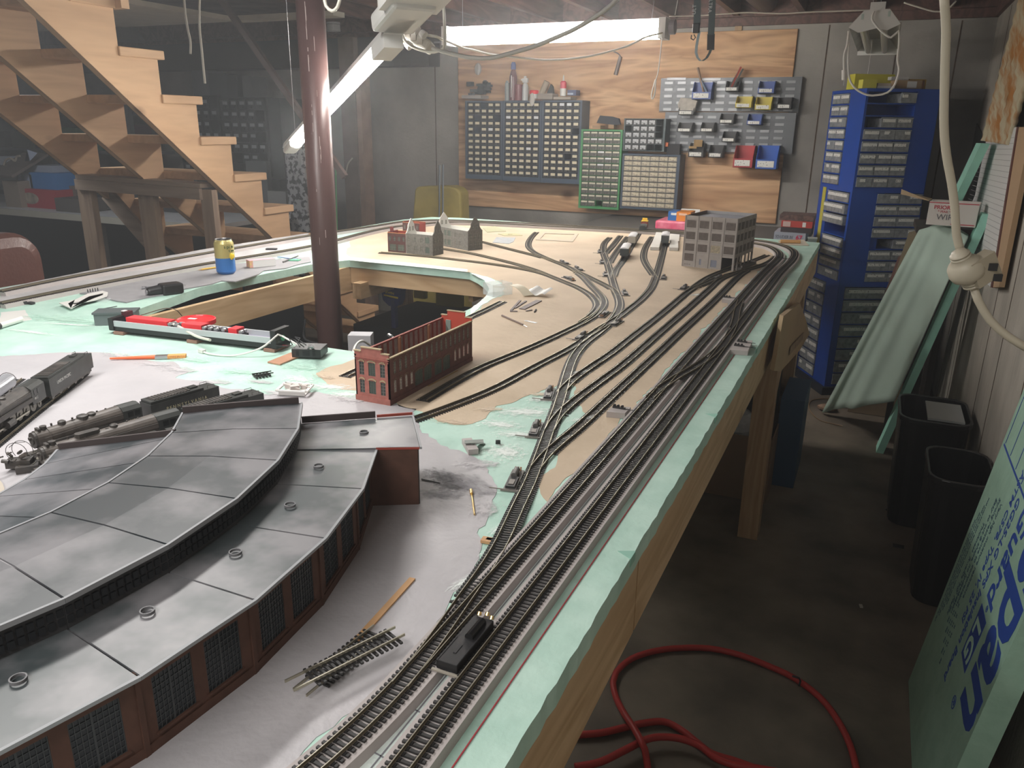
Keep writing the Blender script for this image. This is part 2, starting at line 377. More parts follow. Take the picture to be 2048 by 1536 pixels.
# painted areas (thin coats of scenery paint with ragged edges)
from mathutils import noise
def ragged(pts, amp, step=.012):
    out = []
    for i in range(len(pts)):
        a, b = pts[i], pts[(i + 1) % len(pts)]; n = max(1, int((b - a).length / step))
        for k in range(n):
            p = a.lerp(b, k / n); q = p * 14; w_ = p * 60
            out.append(p + Vector((noise.noise(q), noise.noise(q + Vector((9, 3, 1))), 0)) * amp * 2.2 + Vector((noise.noise(w_), noise.noise(w_ + Vector((4, 7, 2))), 0)) * amp * 1.2)
    return out
def coat(name, l, m, dz, amp=.004, z=T, extra=None):
    p = [onZ(x, y, z) for x, y in l] if not extra else extra
    p = ragged(p, amp)
    if not ccw(p): p.reverse()
    return MB().prism([(q.x, q.y) for q in p], z - .0002, z + dz).build(name, m, tb)
tanp = [(1085, 1008), (1077, 978), (1096, 945), (1118, 912), (1130, 882), (1150, 855), (1168, 838), (1160, 822), (1150, 800), (1152, 775), (1128, 762), (1110, 772), (1085, 783), (1040, 800), (985, 814), (970, 835), (945, 847), (910, 849), (880, 843), (865, 830), (845, 823), (800, 812),
        (770, 790), (712, 780), (690, 778), (660, 768), (640, 757), (628, 748), (650, 735), (690, 725), (716, 716), (760, 700), (935, 632), (965, 612), (1000, 592), (1012, 578), (1002, 565), (975, 553), (940, 545), (820, 527), (700, 515), (694, 503), (702, 480), (737, 465), (775, 449), (800, 443), (860, 439), (905, 441), (1200, 459), (1368, 468.5), (1530, 484), (1548, 498), (1552, 506), (1540, 518), (1505, 556), (1468, 595), (1380, 692), (1290, 790), (1200, 892), (1130, 965)]
coat('painted_area', tanp, tan, .0006, .005)['label'] = 'sand-coloured painted area'
gp = [onZ(x, y) for x, y in [(0, 714), (100, 706), (180, 702), (250, 716), (300, 722), (350, 727), (380, 744), (360, 755), (400, 765), (450, 775), (500, 781), (540, 790), (600, 789), (640, 784), (700, 798), (740, 800), (800, 810), (832, 818), (835, 835), (840, 866), (870, 885), (930, 903), (965, 925), (985, 958), (990, 982), (975, 1000), (968, 1030), (960, 1080), (950, 1120), (935, 1160), (900, 1205), (870, 1250), (830, 1303), (780, 1352), (700, 1428), (620, 1500), (560, 1560)]] + [V(-.40, .2, T), V(-.42, -.3, T), V(-2.4, -.3, T), V(-2.4, .9, T)]
coat('painted_area', None, graypaint, .0006, .006, extra=gp)['label'] = 'light grey painted area'
SM = [0]
def smudge(px, py, w_, h_, rot, m, label=None):
    p = onZ(px, py); SM[0] += 1; z = T + .0012 + .00002 * SM[0]
    n = 28; M = Matrix.Translation((p.x, p.y, 0)) @ Matrix.Rotation(rot, 4, 'Z')
    g = MB().add([(w_ * math.cos(2 * math.pi * i / n), h_ * math.sin(2 * math.pi * i / n), 0) for i in range(n)], [list(range(n))]); me = g.mesh('paint_smudge'); me.materials.append(m)
    return inst(me, 'paint_smudge', tb, Matrix.Translation((0, 0, z)) @ M)
soot_s = smudge_mat('soot_smudge', (.035, .035, .04), .85, 3.5, .5); soot_l = smudge_mat('soot_light', (.20, .19, .21), .8, 2.5, .5)
scuff = smudge_mat('white_scuff', (.86, .92, .89), .9, 4.5, .28); gsc = smudge_mat('grey_scuff', (.56, .54, .56), .9, 3.0, .3); tsc = smudge_mat('tan_scuff', (.62, .50, .37), .9, 3.0, .3); msc = smudge_mat('mint_scuff', (.50, .72, .62), .85, 3.5, .35)
smudge(925, 968, .085, .050, -.2, soot_l); smudge(882, 955, .050, .032, -.3, soot_s); smudge(900, 975, .035, .020, .2, soot_s); smudge(880, 990, .05, .03, .4, soot_l)
for q in ((1050, 825, .085, .040, .5), (1085, 800, .05, .025, .6), (1000, 850, .06, .030, .2), (1035, 870, .06, .025, .4), (1010, 905, .05, .05, .3), (660, 775, .07, .03, .4), (600, 760, .05, .03, 0), (690, 790, .05, .03, .5), (1158, 745, .05, .014, 1.0), (1115, 880, .04, .012, 1.1), (1168, 838, .05, .012, 1.0), (60, 665, .12, .015, .1), (140, 650, .12, .012, .25), (985, 1105, .03, .015, 1.2), (1000, 1060, .03, .015, 1.3), (930, 1165, .04, .012, 1.3), (1395, 590, .05, .02, 1.0)): smudge(*q, scuff)
for q in ((360, 740, .07, .035, .2), (430, 765, .06, .03, .3), (560, 788, .07, .03, .2), (240, 712, .07, .03, 0), (700, 800, .05, .03, .2), (960, 930, .05, .03, .6), (970, 1020, .03, .04, 0), (520, 765, .05, .02, .2), (310, 730, .06, .02, .3)): smudge(*q, gsc)
for q in ((900, 845, .05, .02, .2), (650, 755, .04, .02, 0), (980, 820, .04, .02, .6), (1080, 790, .04, .02, .6), (1000, 575, .04, .02, .4)): smudge(*q, tsc)
for q in ((130, 640, .18, .05, .2), (380, 720, .10, .03, .1), (600, 735, .08, .04, .1), (480, 745, .07, .03, .3)): smudge(*q, msc)
coat('pale_patch', [(940, 546), (975, 554), (1000, 566), (1010, 578), (998, 592), (962, 612), (940, 630), (938, 619), (968, 598), (979, 580), (969, 561)], whitepaint, .0009, .002)
coat('pale_patch', [(700, 521), (820, 532.5), (935, 544), (935, 539), (820, 526), (701, 515)], whitepaint, .0009, .001)
coat('pale_patch', [(1000, 1100), (1030, 1050), (1060, 1020), (1085, 1005), (1090, 1010), (1030, 1080), (1005, 1115)], mint, .0010, .002)
coat('painted_area', [(0, 606), (160, 572), (400, 533), (619, 497), (617, 466), (400, 500), (160, 545), (0, 578)], mat('gray_paint3', (.48, .47, .48), .6, var=.12, scale=9), .0006, .002)['label'] = 'grey painted strip under the far double track'
coat('painted_area', [(0, 650), (60, 640), (50, 620), (0, 625)], white, .0006, .002)
# ragged dents along the aisle edge
dm = MB()
for y in (.86, 1.42, 1.95, 2.6): dm.prism([(XE - .02, y), (XE + .0006, y - .012), (XE + .0009, y + .010)], T - .012, T + .0005)
dm.build('dented_edge', mint_dark, tb)
rl = MB()
for x in (-.2562,): rl.box(x, .40, T + .0002, x + .0012, 3.0, T + .0011)
rl.build('marker_line', mat('red_marker', (.6, .08, .1), .6), tb)
gl = MB(); gl.bar((-.3105, .38, T + .0008), (-.3135, 3.1, T + .0008), .0012, .0006); gl.bar((-.3165, .38, T + .0008), (-.315, 1.5, T + .0008), .0012, .0006)
for y in (.445, .505): gl.bar((-.325, y, T + .0008), (-.300, y - .004, T + .0008), .0012, .0006)
coat('pale_patch', None, whitepaint, .0004, .001, extra=[V(-.33, .3, T), V(-.298, .3, T), V(-.298, 3.3, T), V(-.33, 3.3, T)])
gl.build('pencil_line', mat('pencil', (.25, .25, .28), .6), tb)
# hanging adhesive drips skipped; knots in the green foam edge stay plain
# ================================================================ tracks
def resample(pts, step):
    d = [0]
    for i in range(1, len(pts)): d.append(d[-1] + (pts[i] - pts[i - 1]).length)
    n = max(2, int(d[-1] / step)); out = []; j = 0
    for i in range(n + 1):
        t = d[-1] * i / n
        while j < len(pts) - 2 and d[j + 1] < t: j += 1
        u = (t - d[j]) / max(1e-9, d[j + 1] - d[j]); out.append(pts[j].lerp(pts[j + 1], min(1, max(0, u))))
    return out
def smooth(pts, k=3, it=6):
    p = list(pts)
    for _ in range(it):
        q = list(p)
        for i in range(1, len(p) - 1): q[i] = (p[i - 1] + p[i] * 2 + p[i + 1]) / 4
        p = q
    return p
tie_mesh = MB().box(-.015, -.0015, 0, .015, .0015, .0022).box(-.0118, -.0017, .0022, -.0098, .0017, .0029).box(.0098, -.0017, .0022, .0118, .0017, .0029).box(-.0068, -.0017, .0022, -.0048, .0017, .0029).box(.0048, -.0017, .0022, .0068, .0017, .0029).mesh('tie'); tie_mesh.materials.append(tie_m)
GA = .00825
def sweep(mb, line, w, h, z0):
    """a small rectangular section swept along a line"""
    n = len(line); vs = []
    for i, p in enumerate(line):
        d = line[min(i + 1, n - 1)] - line[max(i - 1, 0)]; d.z = 0; d.normalize(); x = Vector((d.y, -d.x, 0))
        for a, b in ((-w / 2, 0), (w / 2, 0), (w / 2, h), (-w / 2, h)): vs.append(p + x * a + Vector((0, 0, z0 + b)))
    fs = []
    for i in range(n - 1):
        for k in range(4): fs.append([i * 4 + k, i * 4 + (k + 1) % 4, (i + 1) * 4 + (k + 1) % 4, (i + 1) * 4 + k])
    fs += [[3, 2, 1, 0], [(n - 1) * 4 + k for k in range(4)]]
    mb.add(vs, fs)
def offset(line, o):
    n = len(line); out = []
    for i, p in enumerate(line):
        d = line[min(i + 1, n - 1)] - line[max(i - 1, 0)]; d.z = 0; d.normalize(); out.append(p + Vector((d.y, -d.x, 0)) * o)
    return out
ALL = {}
STEP = .0066
def track(key, pts, label, z=0.0, parents=(), singles=300, ends=(0, 0), raw=None, step=STEP, near_first=True, it=40, ramp=None):
    line = raw if raw else spline([onZ(x, y, T + z + .003) for x, y in pts], .01)
    for p in line: p.z = T + z
    line = smooth(resample(line, .01), it=it)
    if ramp:
        for p in line: u = min(1, max(0, (p.y - ramp[0]) / (ramp[1] - ramp[0]))); p.z = T + z * (1 - u)
    root = thing('model_track', label, 'railway track', (line[0].x, line[0].y, T + z), 'model railway tracks')
    for s in (-1, 1):
        r = MB(); c = offset(line, s * GA); sweep(r, c, .0028, .0006, .0024); sweep(r, c, .0007, .0024, .0028)
        rr = r.build('rail', railside, root); h = MB(); sweep(h, c, .0009, .0006, .0050); h.build('rail_head', rail_m, rr)
    line2 = resample(line, step); mats = []
    for i, p in enumerate(line2):
        d = line2[min(i + 1, len(line2) - 1)] - line2[max(i - 1, 0)]; x = Vector((d.y, -d.x, 0)).normalized(); y = Vector((-x.y, x.x, 0))
        c = p.copy(); wd = 1.0; skip = False
        for q in parents:
            best = min(ALL[q][::2], key=lambda r: (r - p).length_squared)
            if (best - p).xy.length < .0125: skip = True; break
        if skip: continue
        if parents: c = c - Vector((0, 0, .0004))
        mats.append(Matrix.Translation(c) @ Matrix((x, y, Vector((0, 0, 1)))).transposed().to_4x4())
    mats.sort(key=lambda m: (m.translation - EYE).length)
    for m in mats[:singles]: inst(tie_mesh, 'tie', root, m)
    if mats[singles:]:
        b = MB()
        for m in mats[singles:]: b.box(-.015, -.0013, 0, .015, .0013, .0024, m)
        o = b.build('tie_strip', tie_m, root); o['kind'] = 'stuff'
    ALL[key] = line
    return root, line
def roadbed(line, label):
    r = MB(); n = len(line); vs = []; w0, w1 = .0200, .0212
    for i, p in enumerate(line):
        d = line[min(i + 1, n - 1)] - line[max(i - 1, 0)]; d.z = 0; d.normalize(); x = Vector((d.y, -d.x, 0)); p = Vector((p.x, p.y, T))
        vs += [p - x * w1, p - x * w0 + Vector((0, 0, .012)), p + x * w0 + Vector((0, 0, .012)), p + x * w1]
    fs = []
    for i in range(n - 1):
        for k in range(3): fs.append([i * 4 + k, i * 4 + k + 1, (i + 1) * 4 + k + 1, (i + 1) * 4 + k])
    fs += [[0, 1, 2, 3], [(n - 1) * 4 + k for k in (3, 2, 1, 0)]]
    r.add(vs, fs); o = r.build('roadbed', bed_m, tb); o['label'] = label
    return o
XA, XB = -.2865, -.3395
ptsA = [V(XA, y, 0) for y in (-.35, 0, .3, .6, 1, 1.5, 2, 2.5, 2.85)] + [onZ(x, y, T + .015) for x, y in [(1560.6, 543), (1582, 522), (1590, 508), (1585, 498), (1571, 491.5), (1552, 486), (1520, 480.5), (1480, 476.5)]] + [onZ(x, y, T + .015) for x, y in [(1368, 464), (1200, 454.3), (1050, 446), (920, 440.5), (875, 439.5), (835, 441), (802, 443), (740, 453), (617, 471), (400, 508), (160, 550), (0, 582)]]
rA = spline(ptsA, .02)
ptsB = [onZ(x, y, T + .015) for x, y in [(560, 1590), (625, 1535), (750, 1427)]] + [V(XB, y, 0) for y in (.56, .75, 1, 1.5, 2, 2.5)] + [onZ(x, y, T + .015) for x, y in [(1524, 548), (1543, 530), (1558, 515), (1560, 507), (1553, 499), (1538, 491.5), (1515, 486.5), (1475, 482)]] + [onZ(x, y, T + .015) for x, y in [(1368, 467), (1200, 457.3), (1050, 449.5), (960, 445), (905, 444), (870, 445), (840, 448), (790, 453), (737, 463), (620, 492), (400, 529), (160, 574), (0, 606)]]
rB = spline(ptsB, .02)
tA, lA = track('A', None, 'outer main line track on grey roadbed beside the aisle edge', z=.012, raw=rA)
tB, lB = track('B', None, 'inner main line track on grey roadbed, second from the aisle', z=.012, raw=rB)
roadbed(resample(lA, .02), 'raised grey roadbed'); roadbed(resample(lB, .02), 'raised grey roadbed')
for p in ('XL',): pass
_, lL = track('L', [(800, 1372), (824, 1346), (850, 1312), (890, 1255), (935, 1190), (965, 1145), (992, 1102), (1012, 1060), (1034.7, 1005), (1057, 958), (1073, 919), (1087.5, 880), (1100, 845), (1114, 809), (1127, 768), (1137, 731), (1147, 706), (1158, 690), (1175, 673), (1208, 649), (1229.7, 626), (1239, 608.7), (1239.5, 593), (1231, 573), (1223, 546), (1215.6, 521), (1207, 498), (1209, 481), (1220, 469.7)], 'yard ladder track curving up past the switch machines to the far sidings', z=.0122, parents=['B'], it=25, ramp=(.66, .98))
track('Y1', [(1122, 785), (1128, 775), (1147.5, 757.8), (1172, 740), (1225.6, 704.7), (1250, 684.5), (1320, 630), (1374.7, 584), (1398, 566), (1413.8, 555), (1437, 544.5), (1470, 533), (1500, 523), (1534, 509.7)], 'yard track running through the tall grey factory building', parents=['L'])
track('Y2', [(1097, 865), (1108, 839), (1125.6, 821.9), (1157, 795), (1200.6, 762.5), (1247.5, 728), (1315, 669), (1380.6, 612), (1421.6, 575), (1440, 558), (1462, 549)], 'middle yard track of the three parallel ones', parents=['L'])
track('Y3', [(1070, 938), (1084, 916), (1097, 903), (1128, 878), (1153.8, 857.8), (1200.6, 814), (1247.5, 770), (1317.8, 704.7), (1365, 660), (1427.5, 602), (1476, 553), (1494, 541)], 'right-hand yard track nearest the raised main line', parents=['L'])
track('Y4', [(1376, 583), (1386, 576), (1413.8, 565), (1435.6, 555), (1460.6, 548), (1484, 541.5), (1523, 530), (1542, 521), (1553, 512)], 'yard exit track beside the tall grey building joining the main line', parents=['Y1'], z=.001)
track('X1', [(1300, 795), (1312, 783), (1349, 757), (1380.6, 739.5), (1404, 724.5), (1425, 709), (1440, 694)], 'near crossover track between the two raised main lines', z=.0125, parents=['A', 'B'], it=10)
track('X2', [(1452, 683), (1459, 668), (1467, 652), (1471, 638), (1474, 622), (1481, 600)], 'far crossover track between the two raised main lines', z=.0125, parents=['A', 'B'], it=10)
track('R', [(1178, 671), (1195, 660), (1215, 647), (1234, 637), (1256, 619.7), (1281, 600), (1301.6, 577.5), (1311, 556), (1317, 537), (1326, 503), (1333, 476), (1335, 471)], 'siding that curves up to the loading platforms and a boxcar', parents=['L'])
track('R2', [(1311.5, 556), (1304, 545), (1298, 537), (1290.8, 525.7), (1287, 513), (1289.8, 498), (1296.7, 484.7), (1304.5, 473)], 'short curved siding left of the loading platforms', parents=['R'])
track('S2', [(1210.5, 509), (1214, 503), (1225, 491.6), (1241, 471)], 'second stub siding from the left in the far yard', parents=['L'])
track('S3', [(1218, 530), (1220, 524), (1226.6, 513), (1239, 494.7), (1256, 473)], 'third stub siding from the left in the far yard', parents=['L'])
track('S4', [(1226, 556), (1229, 547), (1233, 537), (1245, 522), (1262, 493), (1281, 461)], 'far siding that carries the short train', parents=['L'])
track('TT', [(1238, 597), (1233, 585), (1218.8, 573.5), (1193.8, 561.5), (1168.8, 549), (1150, 541), (1134, 532), (1109, 522.4), (1087.5, 513.4), (1068.8, 504.5), (1057.8, 494.7), (1057, 485), (1063, 474), (1072.7, 464)], 'track curving left from the ladder and ending near the cardboard frame', parents=['L'])
track('T2', [(1112, 524), (1087.5, 515.5), (1062.5, 508.8), (1031, 501), (1000, 493), (966, 484), (950, 480)], 'straight siding running behind the grey stone mill', parents=['TT'])
_, lV = track('V', [(1144, 538), (1155, 545.5), (1168.8, 555.6), (1184, 572.8), (1201.6, 590), (1208.5, 602), (1206, 614), (1193, 629), (1175, 641), (1156, 650.6), (1093.8, 680), (1031, 707), (960, 735.5), (903, 766), (846, 800)], 'long siding beside the red brick factory, ending in open ties', parents=['TT'])
_, lU = track('U', [(760, 505), (846.5, 512), (895, 517), (993, 529), (1066, 541.6), (1093.8, 549), (1125, 562), (1156, 574), (1181, 589), (1192, 600), (1197, 611), (1190, 623), (1178, 634.5), (1162, 645)], 'pale-tied track running left in front of the grey stone mill', parents=['V'])
track('V2', [(880, 496.5), (940, 506), (1000, 519.7), (1031, 527.5), (1062.5, 537), (1087.5, 546), (1105, 553.5)], 'siding between the two grey stone buildings', parents=['U'])
track('W', [(1182, 666), (1168, 679), (1150, 691), (1132.8, 701.5), (1078, 728.8), (1040, 750), (1000, 772), (960, 790), (913, 808), (869, 825), (826, 839)], 'siding running down to the roundhouse end wall', parents=['L'])
track('K', [(935, 635), (905, 650), (880, 662), (800, 700), (705, 745), (690, 752)], 'track half hidden behind the red brick factory', parents=[])
track('K2', [(1005, 603), (975, 618), (940, 634), (925, 641)], 'short track behind the brick factory near the well edge', parents=[])
track('UP', [(162, 748), (120, 783), (60, 829), (0, 878), (-60, 926)], 'service track under the leftmost black locomotive')
track('TK', [(35, 758), (0, 783), (-50, 822)], 'service track under the silver tank car')
# ================================================================ roundhouse
RC = V(-1.18561, .46904, 0)
def pol(r, deg, z): return V(RC.x + r * math.cos(math.radians(deg)), RC.y + r * math.sin(math.radians(deg)), T + z)
roof_m = mat('dusted_roof', (.21, .205, .22), .38, rgb2=(.045, .055, .062), scale=11, sharp=(.40, .62), stretch=(1, 1, 1), detail=5)
roof_hi = mat('dusted_roof_low', (.24, .235, .25), .36, rgb2=(.07, .085, .09), scale=12, detail=4, sharp=(.40, .61))
rust_m = mat('brown_brick_wall', (.10, .045, .03), .75, var=.15, scale=60)
dark_m = mat('soot_black', (.012, .014, .018), .7)
trimr = mat('roof_trim', (.30, .31, .33), .45)
rh = thing('roundhouse', 'large curved grey-roofed model roundhouse with brown window walls in the foreground', 'model building', pol(.5, 10, 0))
ANG = [-39 + 10 * k for k in range(9)]      # -39 .. 41
def seg(name, ring, a0, a1, m, th=.002, inset=.0012):
    """flat roof panel between two angles; ring = [(r,z)...] two entries"""
    (r0, z0), (r1, z1) = ring; g = math.degrees(inset / r1)
    p = [pol(r0, a0 + g, z0), pol(r1, a0 + g, z1), pol(r1, a1 - g, z1), pol(r0, a1 - g, z0)]
    b = [q - V(0, 0, th) for q in p]
    mb = MB().add(p + b, [(0, 1, 2, 3), (7, 6, 5, 4), (0, 4, 5, 1), (1, 5, 6, 2), (2, 6, 7, 3), (3, 7, 4, 0)])
    return mb.build(name, m, rh)
for i in range(8):
    a0, a1 = ANG[i], ANG[i + 1]
    if i < 7:
        o = seg('roof_panel', [(.598, .0875), (.709, .0855)], a0, a1, roof_hi)
    if i < 7: seg('roof_panel', [(.279, .080), (.443, .112)], a0, a1, roof_m)
    else:
        q_ = [pol(.279, 31.1, .080), pol(.443, 31.1, .112), pol(.443, 31.9, .112), pol(.279, 41, .080)]
        MB().add(q_ + [v - V(0, 0, .002) for v in q_], [(0, 1, 2, 3), (7, 6, 5, 4), (0, 4, 5, 1), (1, 5, 6, 2), (2, 6, 7, 3), (3, 7, 4, 0)]).build('roof_panel', roof_m, rh)
        MB().bar(pol(.445, 31.5, .060), pol(.445, 40.8, .060), .003, .114).build('wall', dark_m, rh)
    seg('roof_panel', [(.443, .1185), (.521, .1215)], a0, a1, roof_m)
    seg('roof_panel', [(.521, .1215), (.605, .1195)], a0, a1, roof_m)
    am = (a0 + a1) / 2
    # raised lip of the upper roof and gutter of the lower one
    MB().bar(pol(.606, a0, .1175), pol(.606, a1, .1175), .003, .005).build('roof_edge', trimr, rh)
    MB().bar(pol(.4425, a0, .1165), pol(.4425, a1, .1165), .0025, .006).build('roof_edge', trimr, rh)
    MB().bar(pol(.278, a0, .078), pol(.278, a1, .078), .003, .005).build('roof_edge', trimr, rh)
    # clerestory wall with its window strip
    w_ = MB().bar(pol(.601, a0, .102), pol(.601, a1, .102), .003, .031); cw = w_.build('clerestory_wall', mat('dark_wall', (.05, .05, .055), .7), rh)
    mb = MB()
    for k in range(13):
        a = a0 + (a1 - a0) * (k + .5) / 13
        for zc in (.0965, .1055): mb.add([pol(.6032, a - .26, zc - .0035), pol(.6032, a + .26, zc - .0035), pol(.6032, a + .26, zc + .0035), pol(.6032, a - .26, zc + .0035), pol(.6010, a - .26, zc - .0035), pol(.6010, a + .26, zc - .0035), pol(.6010, a + .26, zc + .0035), pol(.6010, a - .26, zc + .0035)], [(0, 1, 2, 3), (4, 7, 6, 5), (0, 4, 5, 1), (3, 2, 6, 7), (0, 3, 7, 4), (1, 5, 6, 2)])
    q = mb.build('window_pane', dark_m, cw); q['kind'] = 'stuff'
    if i == 7: continue
    MB().bar(pol(.7095, a0, .0845), pol(.7095, a1, .0845), .0032, .0035).build('roof_edge', trimr, rh)
    # outer wall bay, two large multi-pane windows
    P0, P1 = pol(.700, a0, 0), pol(.700, a1, 0); Lw = (P1 - P0).length
    F = frame(P0, P1 - P0, V(0, 0, 1)); F = Matrix.Translation(P0) @ Matrix(((P1 - P0).normalized(), Vector((0, 0, 1)).cross((P1 - P0).normalized()), Vector((0, 0, 1)))).transposed().to_4x4()
    wl = MB(); ho = [(.014, .016, .054, .070), (Lw - .054, .016, Lw - .014, .070)]
    wall_holes(wl, Lw, .084, .003, ho, F)
    wl.box(0, -.0012, 0, Lw, 0, .010, F); wl.box(-.0015, -.0016, 0, .0035, 0, .084, F)
    wall = wl.build('wall', rust_m, rh)
    for h in ho:
        g = MB().box(h[0], .0014, h[1], h[2], .0024, h[3], F).build('window', mat('dim_glass', (.02, .025, .03), .25), wall)
        mu = MB(); nx = 9
        for k in range(nx + 1):
            x = h[0] + (h[2] - h[0]) * k / nx; ww = .0009 if k in (0, 4, nx) else .00035
            mu.box(x - ww, .0006, h[1], x + ww, .0014, h[3], F)
        for k in range(10):
            z = h[1] + (h[3] - h[1]) * k / 9; mu.box(h[0], .0007, z - (.0007 if k in (0, 7, 9) else .0003), h[2], .0014, z + .0004, F)
        mu.build('window_grid', mat('muntin', (.05, .055, .06), .5), wall)
        MB().box(h[0] - .002, -.0018, h[1] - .002, h[2] + .002, 0, h[1], F).build('window_sill', rust_m, wall)
# deeper end bay
e = [pol(.598, 31.2, .0885), pol(.768, 30.7, .0885), pol(.766, 40, .0885), pol(.598, 40.6, .0885)]
MB().add(e + [q - V(0, 0, .003) for q in e], [(0, 1, 2, 3), (7, 6, 5, 4), (0, 4, 5, 1), (1, 5, 6, 2), (2, 6, 7, 3), (3, 7, 4, 0)]).build('roof_panel', roof_hi, rh)
d0, d1 = pol(.7, 30.7, 0), pol(.766, 30.7, 0); d2 = pol(.764, 40, 0)
def slab(a, b, z0, z1, th): return MB().bar(V(a.x, a.y, T + (z0 + z1) / 2), V(b.x, b.y, T + (z0 + z1) / 2), th, z1 - z0)
slab(pol(.70, 31, 0), pol(.7655, 30.9, 0), 0, .0855, .003).build('wall', rust_m, rh)
slab(pol(.7655, 30.9, 0), pol(.7635, 39.9, 0), 0, .0855, .003).build('wall', mat('end_wall', (.055, .05, .05), .8, var=.1, scale=40), rh)
slab(pol(.279, 40.8, 0), pol(.443, 31.8, 0), 0, .078, .003).build('wall', rust_m, rh)
slab(pol(.7635, 39.9, 0), pol(.446, 40.4, 0), 0, .086, .003).build('wall', rust_m, rh)
MB().bar(pol(.281, 41.0, .0835), pol(.446, 31.9, .1155), .004, .010).build('parapet', mat('parapet', (.06, .045, .045), .7), rh)
MB().bar(pol(.443, 40.9, .1225), pol(.602, 40.9, .1235), .004, .011).build('parapet', mat('parapet', (.06, .045, .045)), rh)
slab(pol(.604, 40.9, 0), pol(.712, 40.6, 0), .088, .098, .003).build('parapet', mat('parapet', (.06, .045, .045)), rh)
slab(pol(.714, 40.5, 0), pol(.768, 40.4, 0), .0885, .0925, .002).build('red_trim', mat('red_trim', (.35, .06, .04), .6), rh)
slab(pol(.709, 30.9, 0), pol(.768, 30.7, 0), .0855, .0885, .002).build('red_trim', mat('red_trim', (.35, .06, .04)), rh)
MB().bar(pol(.770, 30.7, .087), pol(.768, 40, .087), .003, .003).build('roof_edge', trimr, rh)
for px, py in [(37, 1361), (295, 1225), (471, 1107), (580, 1012), (637, 934), (728, 866)]:
    c = onZ(px, py, T + .088); r = MB(); pr = [(.0066, 0), (.0066, .0028), (.0054, .0028), (.0054, .0002)]
    n = 24; r.add([c + V(R_ * math.cos(2 * math.pi * i / n), R_ * math.sin(2 * math.pi * i / n), z) for R_, z in pr for i in range(n)], [[j * n + i, j * n + (i + 1) % n, (j + 1) * n + (i + 1) % n, (j + 1) * n + i] for j in range(3) for i in range(n)])
    r.build('smoke_vent', mat('vent_ring', (.16, .16, .17), .5), rh, smooth=False)
# turntable rim at the left edge of the picture
tt = MB(); cc = onZ(-60, 1020); n = 60
tcen = RC + V(0, 0, 0)
for (r0, r1, z0, z1) in ((.170, .195, 0, .004),):
    vs = [pol(r, a * 6, z) for r, z in ((r0, z0), (r0, z1), (r1, z1), (r1, z0)) for a in range(n)]
    tt.add(vs, [[j * n + i, j * n + (i + 1) % n, (j + 1) * n + (i + 1) % n, (j + 1) * n + i] for j in range(3) for i in range(n)])
tr = thing('turntable_pit', 'round turntable pit rim in beige at the left edge beside the roundhouse', 'turntable', pol(0, 0, 0))
tt.build('rim', mat('pit_rim', (.48, .43, .36), .7, var=.06, scale=20), tr)
MB().cyl(pol(0, 0, .0002), pol(0, 0, .0012), .170, n=60).build('pit_floor', mat('pit_floor', (.13, .12, .10), .8), tr)
